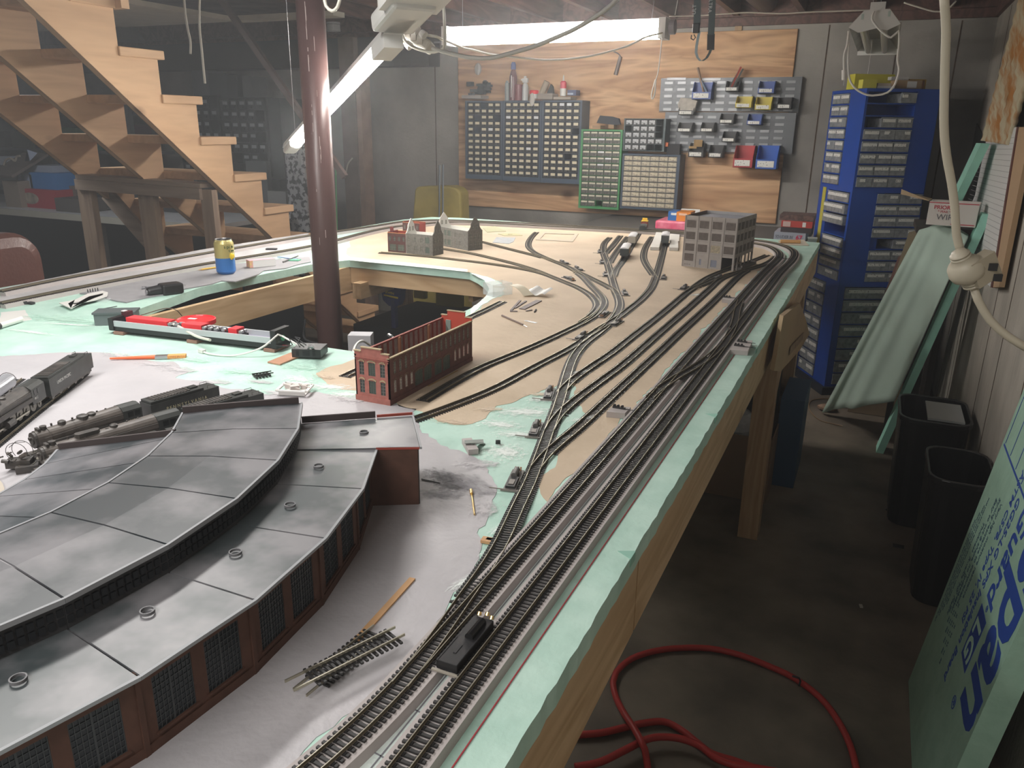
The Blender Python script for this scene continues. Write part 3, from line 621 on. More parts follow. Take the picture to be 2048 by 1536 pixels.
# ================================================================ locomotives
loco_m = mat('weathered_black', (.045, .042, .040), .5, rgb2=(.085, .075, .068), scale=60)
loco_t = mat('tender_black', (.035, .038, .036), .45, var=.25, scale=50)
loco_g = mat('dusty_grey_boiler', (.11, .095, .085), .5, var=.3, scale=40)
wheel_m = mat('wheel_steel', (.18, .17, .15), .45, metal=.7)
gold = mat('gold_lettering', (.55, .50, .32), .5); whitel = mat('white_lettering', (.7, .7, .68), .6)
def loco(front, back, label, z0=0.0, lett=None, lm=None, num=None, boiler=loco_g, skirt=False, tlen=.15, L=.40, domes=((.30, .006), (.48, .009), (.56, .007)), flatdome=False):
    f, b = V(front[0], front[1], 0), V(back[0], back[1], 0); d = (b - f).normalized(); s = V(d.y, -d.x, 0)
    o = V(front[0], front[1], T + z0)
    F = Matrix.Translation(o) @ Matrix((d, -s if False else Vector((0, 0, 1)).cross(d), Vector((0, 0, 1)))).transposed().to_4x4()   # x runs to the tender, y left-hand, z up
    root = thing('steam_locomotive', label, 'locomotive', o, 'black model steam locomotives')
    EL = L - tlen - .012
    zb = .036; rb = .0145
    def P(x, y, z): return F @ Vector((x, y, z))
    bo = MB(); bo.cyl(P(.012, 0, zb), P(EL * .28, 0, zb), rb * .98, n=22); bo.cyl(P(EL * .28, 0, zb), P(EL * .80, 0, zb + .0015), rb, rb * 1.16, n=22)
    for x in (.03, .07, .11, .15): bo.cyl(P(x, 0, zb), P(x + .0012, 0, zb), rb * 1.07, n=22)
    bl = bo.build('boiler', boiler, root, smooth=False)
    fr = MB(); fr.cyl(P(.008, 0, zb), P(.012, 0, zb), rb * .9, n=20); fr.cyl(P(.006, 0, zb), P(.009, 0, zb), rb * .45, n=16); fr.cyl(P(.003, 0, zb + .004), P(.0075, 0, zb + .004), .0028, n=10)
    fr.build('smokebox_front', loco_m, root)
    MB().cyl(P(.026, 0, zb + rb - .002), P(.026, 0, zb + rb + .0045), .0048, .0052, 16).build('smokestack', loco_m, root)
    for t, r in domes:
        g = MB()
        if flatdome and r > .008: g.prism([(x, y) for x, y in [(-.014, -.0065), (.014, -.0065), (.018, -.003), (.018, .003), (.014, .0065), (-.014, .0065), (-.018, .003), (-.018, -.003)]], 0, .008, F @ Matrix.Translation((EL * t, 0, zb + rb - .003)))
        else: g.lathe([(r * 1.1, -.003), (r, .002), (r * .97, .004), (r * .6, .0055)], n=16, M=F @ Matrix.Translation((EL * t, 0, zb + rb)))
        g.build('steam_dome', loco_m, root)
    ap = MB(); ap.box(.016, -.006, zb + rb - .004, .020, .006, zb + rb + .003, F)
    for t in (.22, .40, .62, .70): ap.cyl(P(EL * t, .003, zb + rb), P(EL * t, .003, zb + rb + .004), .0016, n=8)
    for k in range(6): ap.box(EL * (.3 + .08 * k), -.0025, zb + rb - .001, EL * (.3 + .08 * k) + .005, .0005, zb + rb + .0018, F)
    for y in (-.0165, .0165): ap.tube([P(.02, y, zb + .004), P(EL * .5, y * 1.06, zb + .007), P(EL * .8, y * 1.06, zb + .007)], .0004, 5)
    ap.build('boiler_fittings', loco_m, root)
    rn = MB()
    for y in (-1, 1): rn.box(.03, min(y * .012, y * .0185), zb - .004, EL * .8, max(y * .012, y * .0185), zb - .0028, F); rn.box(.03, min(y * .0178, y * .0187), zb - .010, EL * .8, max(y * .0178, y * .0187), zb - .0028, F)
    rn.build('running_board', loco_m, root)
    cb = MB(); x0, x1 = EL * .80, EL * .98
    cb.prism([(-.017, .018), (.017, .018), (.017, .047), (.010, .0525), (0, .0545), (-.010, .0525), (-.017, .047)], x0, x1, F @ Matrix(((0, 0, 1, 0), (1, 0, 0, 0), (0, 1, 0, 0), (0, 0, 0, 1))))
    c_ = cb.build('cab', loco_t, root)
    cw = MB()
    for y in (-1, 1):
        for k in range(2): cw.box(x0 + .008 + k * .012, y * .0172 - .0003, .035, x0 + .017 + k * .012, y * .0172 + .0003, .044, F)
    cw.build('cab_window', mat('cab_glass', (.01, .012, .012), .3), c_)
    if num: text('cab_number', num, .0065, F @ Matrix.Translation((x0 + .006, -.0174, .026)) @ Matrix.Rotation(math.pi / 2, 4, 'X'), lm or whitel, c_, .0002)
    fb = MB(); fb.box(.02, -.010, .008, EL * .95, .010, zb - rb * .7, F); fb.box(0, -.016, .010, .022, .016, .014, F)
    fb.prism([(-.014, .002), (.014, .002), (.014, .012), (-.014, .012)], -.004, .004, F @ Matrix(((0, 0, 1, 0), (1, 0, 0, 0), (0, 1, 0, 0), (0, 0, 0, 1))))
    for xx in (.035, .12):
        for y in (-1, 1): fb.cyl(P(xx, y * .0155, .014), P(xx + .022, y * .0155, .014), .0065, n=12)
    fb.build('chassis', loco_m, root)
    xs = [(.052 + .0235 * k, .0105) for k in range(4)] + [(.150 + .0235 * k, .0105) for k in range(3 if EL < .24 else 4)] + [(.014, .006), (.030, .006), (EL * .92, .007)]
    for y in (-1, 1):
        for x, r in xs:
            if x > EL: continue
            wm = MB(); wm.cyl(P(x, y * .0082, r + .0035), P(x, y * .0112, r + .0035), r, n=18); wm.cyl(P(x, y * .0112, r + .0035), P(x, y * .0125, r + .0035), r * .3, n=10)
            wm.build('wheel', wheel_m, root)
        rd = MB(); rd.bar(P(.05, y * .0132, .011), P(.125, y * .0132, .011), .0012, .003); rd.bar(P(.148, y * .0132, .011), P(.20, y * .0132, .011), .0012, .003); rd.bar(P(.055, y * .0145, .014), P(.076, y * .0145, .011), .0012, .002)
        rd.build('side_rod', mat('rod_steel', (.40, .38, .32), .35, metal=.8), root)
    t0, t1 = EL + .012, L
    tn = MB(); tn.box(t0, -.0175, .014, t1, .0175, .045, F); tn.box(t0 + .002, -.0155, .045, t1 - .03, .0155, .0495, F); tn.box(t1 - .05, -.005, .045, t1 - .035, .005, .052, F)
    te = tn.build('tender', loco_t, root)
    td = MB(); td.box(t0 + .01, -.012, .0496, t0 + (t1 - t0) * .55, .012, .0505, F)
    for k in range(12): td.box(t0 + .012 + k * .006, -.011, .0500, t0 + .015 + k * .006, .011, .0515, F)
    for y in (-.012, .012): td.tube([P(t1 - .02, y, .045), P(t1 - .02, y, .050), P(t1 - .006, y, .050), P(t1 - .006, y, .045)], .0005, 5, smooth=False)
    tag(td.build('coal_deck', loco_m, te), kind='stuff')
    for k in range(6):
        x = t0 + .014 + (t1 - t0 - .028) * k / 5
        for y in (-1, 1): MB().cyl(P(x, y * .0082, .0095), P(x, y * .0135, .0095), .0062, n=14).build('wheel', wheel_m, root)
    tk = MB(); tk.box(t0 + .006, -.0150, .0075, t1 - .006, -.0142, .0125, F); tk.box(t0 + .006, .0142, .0075, t1 - .006, .0150, .0125, F); tk.box(t0 + .004, -.011, .010, t1 - .004, .011, .0145, F); tk.build('truck_frame', loco_m, root)
    if lett:
        tw = text('tender_lettering', lett, .0088, F @ Matrix.Translation((t0 + .028, -.0178, .028)) @ Matrix.Rotation(math.pi / 2, 4, 'X'), lm, te, .0002, sx=.92 if len(lett) < 13 else .9)
    return root
def from_px(f, b, zf, L):
    a, c = onZ(f[0], f[1], T + zf), onZ(b[0], b[1], T + zf); d = (a - c).normalized()
    fr = c + d * L; return (fr.x, fr.y), (c.x, c.y)
rear = onZ(172, 747, T + .005); dr = (onZ(0, 865, T + .005) - rear).normalized(); fr_p = rear + dr * .46
loco(fr_p, rear, 'leftmost black steam locomotive with a tall tender, standing on its own service track', z0=.005, lett='UNION PACIFIC', lm=whitel, num='4012', L=.46, boiler=loco_m, tlen=.185)
f2, b2 = onZ(62, 925, T + .002), onZ(431, 812, T + .002)
loco(f2, b2, 'long black steam locomotive with gold-lettered tender, upper one of the pair by the roundhouse', lett='P E N N S Y L V A N I A', lm=gold, num='6812', L=(f2 - b2).length, tlen=.135)
f3, b3 = onZ(78, 958, T + .002), onZ(520, 826, T + .002)
loco(f3, b3, 'black steam locomotive with a long flat dome, partly behind the roundhouse roof', L=(f3 - b3).length, flatdome=True, domes=((.34, .010), (.52, .006)), tlen=.14)
loco(V(-1.03, .655, 0), V(-.90, .955, 0), 'black steam locomotive mostly hidden behind the roundhouse roof parapet', L=.33, domes=((.45, .008), (.6, .006)))
# dismantled locomotive front with hoops in front of the pair
jk = thing('locomotive_front_parts', 'tangle of bare locomotive frame and pipes with a wire hoop at the far left', 'model parts', onZ(45, 950))
rs = random.Random(3); c = onZ(40, 925, T + .012)
for cc_, r_ in ((onZ(33, 905, T + .018), .016), (onZ(45, 900, T + .018), .016)):
    MB().tube([cc_ + V(math.cos(a) * r_, math.cos(a) * r_ * .4, math.sin(a) * r_) for a in [i * math.pi / 9 for i in range(-2, 12)]], .0005, 6).build('wire_hoop', loco_m, jk)
MB().tube([onZ(18, 895, T + .022), onZ(30, 885, T + .03), onZ(50, 884, T + .03)], .0005, 6).build('wire_hoop', loco_m, jk)
g = MB(); g.cbox(c, (.035, .018, .012), .6); g.cbox(onZ(55, 935, T + .006), (.03, .02, .010), .9); g.build('frame_casting', loco_m, jk)
for k in range(34):
    p = c + V(rs.uniform(-.024, .026), rs.uniform(-.02, .02), rs.uniform(-.009, .016)); q = p + V(rs.uniform(-.012, .012), rs.uniform(-.012, .012), rs.uniform(-.006, .006))
    MB().cyl(p, q, rs.choice([.0008, .0012, .0022, .0032]), n=8).build('pipe', rs.choice([loco_m, loco_g, wheel_m, loco_m]), jk)
g = MB(); g.cyl(onZ(92, 893, T + .014), onZ(92, 893, T + .018), .005, n=16); g.cbox(onZ(97, 905, T + .008), (.03, .02, .012), .5); tag(g.build('white_chassis_part', white), 'small white resin part wedged behind the roundhouse roof corner', 'model part')
# silver tank car at the left edge
tc = thing('tank_car', 'silver-grey tank car cut off by the left edge of the picture', 'rail car', onZ(0, 785))
a, b = onZ(16, 762, T + .024), onZ(-60, 815, T + .024); d = (b - a).normalized()
g = MB(); g.cyl(a, b, .0150, n=24); g.cyl(a, a - d * .003, .0150, .010, n=24); g.build('tank', mat('silver_tank', (.36, .37, .40), .35, metal=.4), tc, smooth=False)
g = MB(); s_ = V(-d.y, d.x, 0); g.tube([a + s_ * .016 * math.cos(t) + V(0, 0, .017 * math.sin(t)) for t in [math.pi * i / 8 for i in range(9)]], .0006, 6); g.bar(a + V(0, 0, -.016), b + V(0, 0, -.016), .024, .003); g.build('handrail', loco_m, tc)
for k in (0.012, .028, .075):
    for sd in (-1, 1): p = a + d * k; MB().cyl(V(p.x, p.y, T + .010) + s_ * sd * .008, V(p.x, p.y, T + .010) + s_ * sd * .012, .005, n=12).build('wheel', wheel_m, tc)
# ================================================================ model buildings
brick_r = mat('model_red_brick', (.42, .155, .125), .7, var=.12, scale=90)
brick_shaded = mat('model_red_brick_shaded', (.15, .06, .05), .75, var=.15, scale=90)  # the red brick darkened: shade on the side wall put into its colour
capm = mat('model_sandstone', (.45, .36, .22), .7)
inner = mat('model_inner_red', (.55, .08, .05), .6)
glass_d = mat('model_window', (.05, .06, .055), .3)
glass_g = mat('model_green_door', (.075, .10, .085), .5)
def arched(mb, x0, x1, z, t, M, y0=-.0012, n=6):
    """flat arch moulding over an opening"""
    for k in range(n):
        u0, u1 = k / n, (k + 1) / n; f = lambda u: .0035 * (1 - (2 * u - 1) ** 2)
        a, b = x0 + (x1 - x0) * u0, x0 + (x1 - x0) * u1
        mb.add([(a, y0, z + f(u0)), (b, y0, z + f(u1)), (b, y0, z + t + f(u1)), (a, y0, z + t + f(u0)), (a, 0, z + f(u0)), (b, 0, z + f(u1)), (b, 0, z + t + f(u1)), (a, 0, z + t + f(u0))], [(0, 1, 2, 3), (3, 2, 6, 7), (0, 4, 5, 1), (0, 3, 7, 4), (1, 5, 6, 2)], M)
def win(h, M, par, m, cols=2, rows=4, mm=None, th=.0012, nm='window'):
    w_ = MB().box(h[0], th, h[1], h[2], th + .0006, h[3], M).build(nm, m, par)
    if cols or rows:
        g = MB()
        for k in range(cols + 1):
            x = h[0] + (h[2] - h[0]) * k / cols; g.box(x - .0004, th - .0006, h[1], x + .0004, th, h[3], M)
        for k in range(rows + 1):
            z = h[1] + (h[3] - h[1]) * k / rows; g.box(h[0], th - .0006, z - .0003, h[2], th, z + .0003, M)
        g.build('window_grid', mm or mat('grey_muntin', (.25, .24, .22), .6), w_)
    return w_
def FR(o, ang):   # local x along the wall, y into the building, z up
    return Matrix.Translation(o) @ Matrix.Rotation(ang, 4, 'Z')
bf, bc_, bb = onZ(713, 800), onZ(782, 811), onZ(955, 723)
o = V(bf.x, 1.192, T); Wf = bc_.x - bf.x; Ls = bb.y - 1.192
# heights from the picture: corner bottom (782,811) top (780,720)
HB = .105
bk = thing('brick_factory', 'long roofless red brick model factory with stepped end walls, nearest building on the layout', 'model building', o)
print('brick', Wf, Ls)
cols3 = [(.010, .021), (.031, .047), (.058, .069)]
hol = [(a, z0, b, z1) for a, b in [(x[0] * Wf / .0785, x[1] * Wf / .0785) for x in cols3] for z0, z1 in ((.018, .044), (.054, .080))]
M1 = FR(o, 0)
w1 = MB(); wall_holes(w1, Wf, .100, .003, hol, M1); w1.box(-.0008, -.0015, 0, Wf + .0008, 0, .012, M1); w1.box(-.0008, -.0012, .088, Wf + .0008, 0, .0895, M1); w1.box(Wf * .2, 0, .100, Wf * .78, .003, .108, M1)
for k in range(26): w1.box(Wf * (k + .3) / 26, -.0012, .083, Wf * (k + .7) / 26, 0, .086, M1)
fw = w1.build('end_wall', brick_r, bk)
cp = MB(); cp.box(-.001, -.0016, .100, Wf * .2, .0042, .102, M1); cp.box(Wf * .78, -.0016, .100, Wf + .001, .0042, .102, M1); cp.box(Wf * .19, -.0016, .108, Wf * .79, .0042, .110, M1)
for h in hol: arched(cp, h[0] - .0015, h[2] + .0015, h[3] - .001, .0028, M1)
cp.build('stone_coping', capm, fw)
for h in hol:
    wide = h[2] - h[0] > .013
    win(h, M1, fw, glass_g if wide else glass_d, 3 if wide else 2, 7 if wide else 4, None if not wide else mat('green_muntin', (.12, .14, .12)))
M2 = FR(o + V(Wf, 0, 0), math.pi / 2); nW = 16; hs = []
doors = []
for k in range(nW):
    x = .010 + (Ls - .020) * (k + .5) / nW; hs.append((x - .0042, .059, x + .0042, .083))
    if k in (0, 1, 2, 3, 12, 13, 14, 15): hs.append((x - .0042, .022, x + .0042, .046))
for x0, x1 in ((4.1, 5.6), (5.9, 7.4), (8.0, 9.5), (9.8, 11.3)): doors.append((.010 + (Ls - .02) * x0 / nW, .012, .010 + (Ls - .02) * x1 / nW, .044))
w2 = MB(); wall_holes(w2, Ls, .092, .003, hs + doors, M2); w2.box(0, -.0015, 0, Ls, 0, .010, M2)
sw = w2.build('side_wall', brick_shaded, bk)
g = MB(); g.box(-.001, -.0014, .092, Ls, .0040, .0940, M2); g.build('stone_coping', capm, sw)
g = MB()
for h in hs: arched(g, h[0] - .0015, h[2] + .0015, h[3] - .001, .0028, M2); g.box(h[0] - .001, -.0012, h[1] - .0015, h[2] + .001, 0, h[1], M2)
for h in doors: arched(g, h[0] - .001, h[2] + .001, h[3] - .0035, .0034, M2)
g.build('window_arch', mat('brown_arch', (.16, .09, .06), .7), sw)
for h in hs: win(h, M2, sw, clear if h[1] < .05 else glass_d, 2, 4, mat('pale_muntin', (.42, .38, .32), .6))
for h in doors: win(h, M2, sw, glass_g, 4, 5, mat('green_muntin', (.12, .14, .12)), nm='door')
M3 = FR(o + V(0, Ls, 0), -math.pi / 2); w3 = MB(); wall_holes(w3, Ls, .092, .003, [], M3); w3.box(0, -.0012, .092, Ls, .004, .094, M3)
s3 = w3.build('side_wall', mat('inner_brick', (.30, .08, .06), .7, var=.15, scale=60), bk)
g2 = MB()
for k in range(nW):
    x = Ls - (.010 + (Ls - .020) * (k + .5) / nW); f_ = MB().box(x - .0055, .0031, .058, x + .0055, .0036, .090, M3).build('window_panel', mat('frosted_panel', (.36, .31, .29), .4, var=.2, scale=120), s3)
for x in (.07, .19, .30): MB().box(x - .003, .0031, .02, x + .003, .007, .092, M3).build('wooden_brace', mat('basswood', (.5, .25, .14), .6), s3)
M4 = FR(o + V(Wf, Ls, 0), math.pi); w4 = MB(); wall_holes(w4, Wf, .100, .003, [], M4); w4.box(Wf * .22, 0, .100, Wf * .80, .003, .111, M4)
s4 = w4.build('end_wall', inner, bk)
g = MB(); g.box(-.001, -.001, .100, Wf * .22, .0042, .102, M4); g.box(Wf * .80, -.001, .100, Wf + .001, .0042, .102, M4); g.box(Wf * .21, -.001, .111, Wf * .81, .0042, .113, M4); g.build('stone_coping', capm, s4)
win((Wf - .024, .060, Wf - .012, .090), FR(o + V(Wf, Ls, 0), math.pi) @ Matrix.Translation((0, .003, 0)), s4, mat('pale_window', (.25, .30, .27), .4), 2, 4, mat('white_muntin', (.7, .68, .62)))
tag(MB().bar(onZ(856, 772, T + .002), onZ(915, 741, T + .002), .0015, .0015).build('brass_strip', brass), 'thin brass strip lying along the brick factory wall', 'strip')
# grey stone mills
stone = mat('model_stone', (.155, .15, .135), .8, rgb2=(.095, .09, .08), scale=130, detail=3)
plastic_w = mat('unpainted_styrene', (.72, .71, .66), .5)
def stone_mill(name, label, o, Wx, Dy, He, ang, ncol, gable_h, doorsx=()):
    root = thing('stone_mill', label, 'model building', o)
    M = FR(o, ang); RZ = Matrix.Rotation(math.pi / 2, 4, 'Z'); hs = []
    for k in range(ncol):
        x = Wx * (k + .5) / (ncol + 1.3)
        for z in (.016, .050): hs.append((x - .0048, z, x + .0048, z + .019))
    dd = [(Wx * u - .010, z, Wx * u + .010, z + .024) for u in doorsx for z in (.010, .050)]
    w_ = MB(); wall_holes(w_, Wx, He, .003, hs + dd, M); a = w_.build('front_wall', stone, root)
    for h in hs: win(h, M, a, glass_d, 2, 2, mat('pale_muntin', (.42, .38, .32)))
    for h in dd: win(h, M, a, glass_g, 2, 3, mat('green_muntin', (.12, .14, .12)), nm='door')
    Mb = M @ Matrix.Translation((0, Dy - .003, 0)); b = MB(); wall_holes(b, Wx, He, .003, [], Mb); b.build('rear_wall', plastic_w, root)
    MB().box(.003, .003, He * .5, Wx - .003, Dy - .003, He * .5 + .003, M).build('roof_deck', plastic_w, root)
    for xx, mm in ((Wx, stone), (0, plastic_w)):
        Mg = M @ Matrix.Translation((xx, 0, 0)) @ RZ; g = MB()
        prof = [(0, 0), (Dy, 0), (Dy, He), (Dy * .90, He + gable_h * .10), (Dy * .80, He + gable_h * .32), (Dy * .78, He + gable_h * .55), (Dy * .60, He + gable_h * .86), (Dy * .5, He + gable_h), (Dy * .40, He + gable_h * .86), (Dy * .22, He + gable_h * .55), (Dy * .20, He + gable_h * .32), (Dy * .10, He + gable_h * .10), (0, He)]
        N = Mg @ Matrix(((1, 0, 0, 0), (0, 0, 1, 0), (0, 1, 0, 0), (0, 0, 0, 1)))
        y0, y1 = (-.0006, .0024) if xx else (-.003, 0)
        gg = g.prism(prof, y0, y1, N).build('gable_wall', mm, root)
        for (u, z) in ([(.2, .016), (.5, .016), (.8, .016), (.2, .050), (.5, .050), (.8, .050), (.36, He + gable_h * .12), (.64, He + gable_h * .12)] if xx else [(.36, He + gable_h * .12), (.64, He + gable_h * .12)]):
            h = (Dy * u - .0045, z, Dy * u + .0045, z + .018); ym = y0 if xx else y0
            wn = MB().box(h[0], y0 - .0005, h[1], h[2], y0 + .0002, h[3], Mg).build('window', glass_d if xx else mat('gap_shadow', (.30, .30, .26), .6), gg)
            g5 = MB(); g5.box(Dy * u - .0003, y0 - .0009, h[1], Dy * u + .0003, y0 - .0005, h[3], Mg); g5.box(h[0], y0 - .0009, z + .0087, h[2], y0 - .0005, z + .0093, Mg); g5.build('window_grid', mat('pale_muntin', (.42, .38, .32)), wn)
            if not xx: MB().box(h[0], y1 - .0002, h[1], h[2], y1 + .0004, h[3], Mg).build('window', mat('gap_shadow', (.3, .3, .26)), gg)
    return root
stone_mill('a', 'grey stone model mill with white inner gable, nearer of the two grey mills', V(-1.758, 2.814, T), .135, .077, .084, -.07, 3, .058, doorsx=(.80,))
stone_mill('b', 'longer grey stone model mill behind the nearer one, with a tall white gable', V(-1.565 - .225 * math.cos(.42), 3.003 + .225 * math.sin(.42), T), .225, .080, .083, -.42, 6, .060, doorsx=(.30, .42))
# red wings behind the mills
for (px0, px1, py, dd, hh, lab) in ((774, 812, 504, .08, .080, 'small dark red brick wing attached to the nearer grey mill'), (806, 850, 478, .06, .078, 'dark red brick wing with orange roof edge behind the nearer mill')):
    a, b = onZ(px0, py), onZ(px1, py)
    if hh == .080: b.x = -1.7595; yy = 2.818
    else: yy = a.y
    o2 = V(a.x, yy, T); W2 = b.x - a.x; r2 = thing('brick_wing', lab, 'model building', o2); M = FR(o2, 0)
    hs = [(W2 * (k + .5) / 4 - .0055, .048, W2 * (k + .5) / 4 + .0055, .066) for k in range(4)]; ds = [(W2 * .10, .008, W2 * .46, .034), (W2 * .54, .008, W2 * .90, .034)]
    g = MB(); wall_holes(g, W2, hh, .003, hs + ds, M); fw_ = g.build('front_wall', mat('maroon_brick', (.080, .030, .028), .75, var=.2, scale=90), r2)
    for h in hs: win(h, M, fw_, glass_d, 2, 2)
    for h in ds: win(h, M, fw_, glass_g, 3, 2)
    g = MB(); g.box(0, dd - .003, 0, W2, dd, hh, M); g.box(0, .003, 0, .003, dd - .003, hh + .004, M); g.box(W2 - .003, .003, 0, W2, dd - .003, hh - .002, M); g.build('rear_wall', mat('dark_inner', (.28, .04, .03), .7), r2)
    g = MB(); g.box(0, -.0005, hh, W2, .0035, hh + .0015, M); g.box(.001, dd - .004, hh, W2, dd + .0005, hh + .0015, M); g.build('roof_edge', mat('orange_edge', (.55, .22, .08), .6), r2)
    if hh == .080:
        g = MB(); g.box(0, .02, hh, .016, .0235, hh + .022, M); g.build('chimney_wall', mat('red_panel', (.16, .03, .03), .7), r2)
# tall factory
fc = mat('model_concrete', (.36, .33, .31), .75, var=.06, scale=60); fcd = mat('model_concrete_line', (.20, .18, .17), .8)
fo = onZ(1363, 532); W4 = .203; D4 = .225; H4 = .158
fo = V(-.658, 3.071, T); W4 = .204; D4 = .243; H4 = .196; TA = -.137
tf = thing('tall_factory', 'tall grey four-storey model factory with a drive-through track bay at the far end', 'model building', fo)
fl = [.062, .107, .151]
Mf = FR(fo, TA); nb = 4; bw = W4 / nb; hs = []
for k in range(nb):
    for z in fl: hs.append((bw * k + .008, z, bw * (k + 1) - .006, z + .028))
hs.append((.008, .024, bw - .006, .052)); bay = (bw * 3 + .004, 0, W4 - .007, .048); dor = [(bw + .018, .012, bw + .026, .034), (bw * 2 + .012, .008, bw * 2 + .036, .035)]
g = MB(); wall_holes(g, W4, H4, .003, hs + [bay] + dor, Mf)
for k in range(nb + 1): g.box(bw * k - .003 + (.003 if k == 0 else 0), -.0016, 0, bw * k + .003 - (.003 if k == nb else 0), 0, H4 - .002, Mf)
fr_ = g.build('front_wall', fc, tf)
g = MB()
for k in range(nb + 1): g.box(bw * k + .0030, -.0004, 0, bw * k + .0036, .0001, H4, Mf)
for z in (.057, .101, .146, .181): g.box(0, -.0005, z, W4, .0001, z + .0006, Mf)
for x in (.010, .019, .028): g.box(x, -.0006, .008, x + .006, .0002, .0115, Mf)
g.build('panel_joint', fcd, fr_)
winm = mat('factory_glass', (.13, .105, .095), .35, var=.25, scale=90); mun = mat('factory_muntin', (.19, .165, .15), .6)
for j, h in enumerate(hs): win(h, Mf, fr_, mat('lit_glass', (.62, .55, .38), .5, var=.3, scale=120) if j in (6,) else winm, 12, 5, mun)
for h in dor: win(h, Mf, fr_, mat('blue_door', (.20, .22, .28), .5), 0, 0, nm='door')
Ms = Mf @ Matrix.Translation((W4, 0, 0)) @ Matrix.Rotation(math.pi / 2, 4, 'Z'); nb2 = 5; b2w = D4 / nb2; hs2 = [(b2w * k + .006, z, b2w * (k + 1) - .005, z + .028) for k in range(nb2) for z in fl]; op = [(b2w * k + .006, 0 if k > 1 else .006, b2w * (k + 1) - .005, .048) for k in range(nb2)]
g = MB(); wall_holes(g, D4, H4, .003, hs2 + op, Ms)
for k in range(nb2 + 1): g.box(b2w * k - .002 + (.002 if k == 0 else 0), -.0014, 0, b2w * k + .002 - (.002 if k == nb2 else 0), 0, H4 - .002, Ms)
sd_ = g.build('side_wall', fc, tf)
for h in hs2: win(h, Ms, sd_, winm, 8, 5, mun)
M5 = Mf @ Matrix.Translation((W4, D4, 0)) @ Matrix.Rotation(math.pi, 4, 'Z'); g = MB(); wall_holes(g, W4, H4, .003, [(.006, 0, bw - .004, .048)], M5); g.build('rear_wall', mat('rear_panel', (.42, .42, .44), .7), tf)
g = MB().box(.0, .003, 0, .003, D4 - .003, H4, Mf).build('side_wall', mat('brown_inside', (.14, .09, .07), .7), tf)
rfz = H4 - .014; MB().box(.003, .003, rfz, W4 - .003, D4 - .003, rfz + .002, Mf).build('roof_deck', mat('roof_grey', (.24, .25, .29), .6, var=.08, scale=30), tf)
MB().box(.003, .003, .053, W4 - .003, D4 - .003, .0545, Mf).build('floor_deck', fcd, tf)
g = MB().box(bw * 3 - .001, .003, 0, bw * 3 + .001, D4 - .003, .052, Mf).build('bay_wall', mat('bay_wall', (.09, .08, .075), .8), tf)
MB().box(W4 + .001, .03, 0, W4 + .022, D4 - .01, .011, Mf).build('loading_dock', mat('dock_grey', (.17, .155, .145), .8), tf)
g = MB(); g.cyl(Mf @ Vector((W4 + .006, .02, .0)), Mf @ Vector((W4 + .006, .02, .022)), .003, n=10); g.cyl(Mf @ Vector((W4 + .018, .045, 0)), Mf @ Vector((W4 + .018, .045, .018)), .003, n=10); g.build('bollard', fc, tf)
g = MB()
for x, y in ((.10, .05), (.108, .056), (.13, .04)): g.cyl(Mf @ Vector((x, y + .05, rfz + .002)), Mf @ Vector((x, y + .05, rfz + .004)), .004, n=10)
g.build('roof_vent', fcd, tf)
# ================================================================ freight cars on the far sidings
def boxcar(a, ang, L, label, body, roof, side=None, h=.040, w_=.034, stripes=False, z0=.005, cat='rail car'):
    o = V(a.x, a.y, T); M = FR(o, ang)       # x along the car
    r = thing('freight_car', label, cat, o, 'freight cars on the far sidings')
    MB().box(-L / 2, -w_ / 2, .012 + z0, L / 2, w_ / 2, h + z0, M).build('body', body, r)
    g = MB(); g.prism([(-w_ / 2 - .0008, h + z0), (w_ / 2 + .0008, h + z0), (w_ / 2, h + z0 + .0015), (w_ / 4, h + z0 + .0045), (0, h + z0 + .0055), (-w_ / 4, h + z0 + .0045), (-w_ / 2, h + z0 + .0015)], -L / 2, L / 2, M @ Matrix(((0, 0, 1, 0), (1, 0, 0, 0), (0, 1, 0, 0), (0, 0, 0, 1))))
    g.build('roof', roof, r)
    g = MB()
    for k in range(9): g.box(-L / 2 - .0006, -w_ / 2 + .001, .014 + z0 + k * .003, -L / 2 + .0002, w_ / 2 - .001, .0155 + z0 + k * .003, M)
    g.build('end_ribs', body, r)
    if side:
        for s in (-1, 1): MB().box(-.016, s * (w_ / 2 + .0006) - .0006, .014 + z0, .016, s * (w_ / 2 + .0006) + .0006, h + z0 - .002, M).build('side_door', side, r)
    MB().box(-L / 2 + .002, -.010, .008 + z0, L / 2 - .002, .010, .0121 + z0, M).build('underframe', blackm, r)
    for x in (-L / 2 + .014, -L / 2 + .028, L / 2 - .028, L / 2 - .014):
        for s in (-1, 1): MB().cyl(M @ Vector((x, s * .0078, .0055 + z0)), M @ Vector((x, s * .0115, .0055 + z0)), .0055, n=12).build('wheel', wheel_m, r)
    return r
dc = mat('car_dark_grey', (.055, .065, .065), .5, var=.1, scale=60); rw = mat('car_roof_white', (.72, .72, .74), .5)
l4 = ALL['S4']
def along(key, px, py):
    p = onZ(px, py); l = ALL[key]; i = min(range(1, len(l) - 1), key=lambda i: (l[i] - p).length); d = l[i + 1] - l[i - 1]; return l[i], math.atan2(d.y, d.x)
p, a = along('S4', 1249, 514); boxcar(p, a, .15, 'nearest freight car of the short far train, dark end and white roof', dc, rw, mat('orange_side', (.55, .28, .08), .6))
p, a = along('S4', 1266, 489.5); boxcar(p, a, .14, 'second freight car of the short far train, pale grey sides and white roof', mat('car_pale', (.45, .42, .36), .6), rw)
p, a = along('S4', 1278, 468); p = p + V(.0, .08, 0)
boxcar(p, a, .12, 'last dark freight car of the short far train, with a low body', dc, dc, h=.028)
q = p + V(math.cos(a) * .095, math.sin(a) * .095, 0)
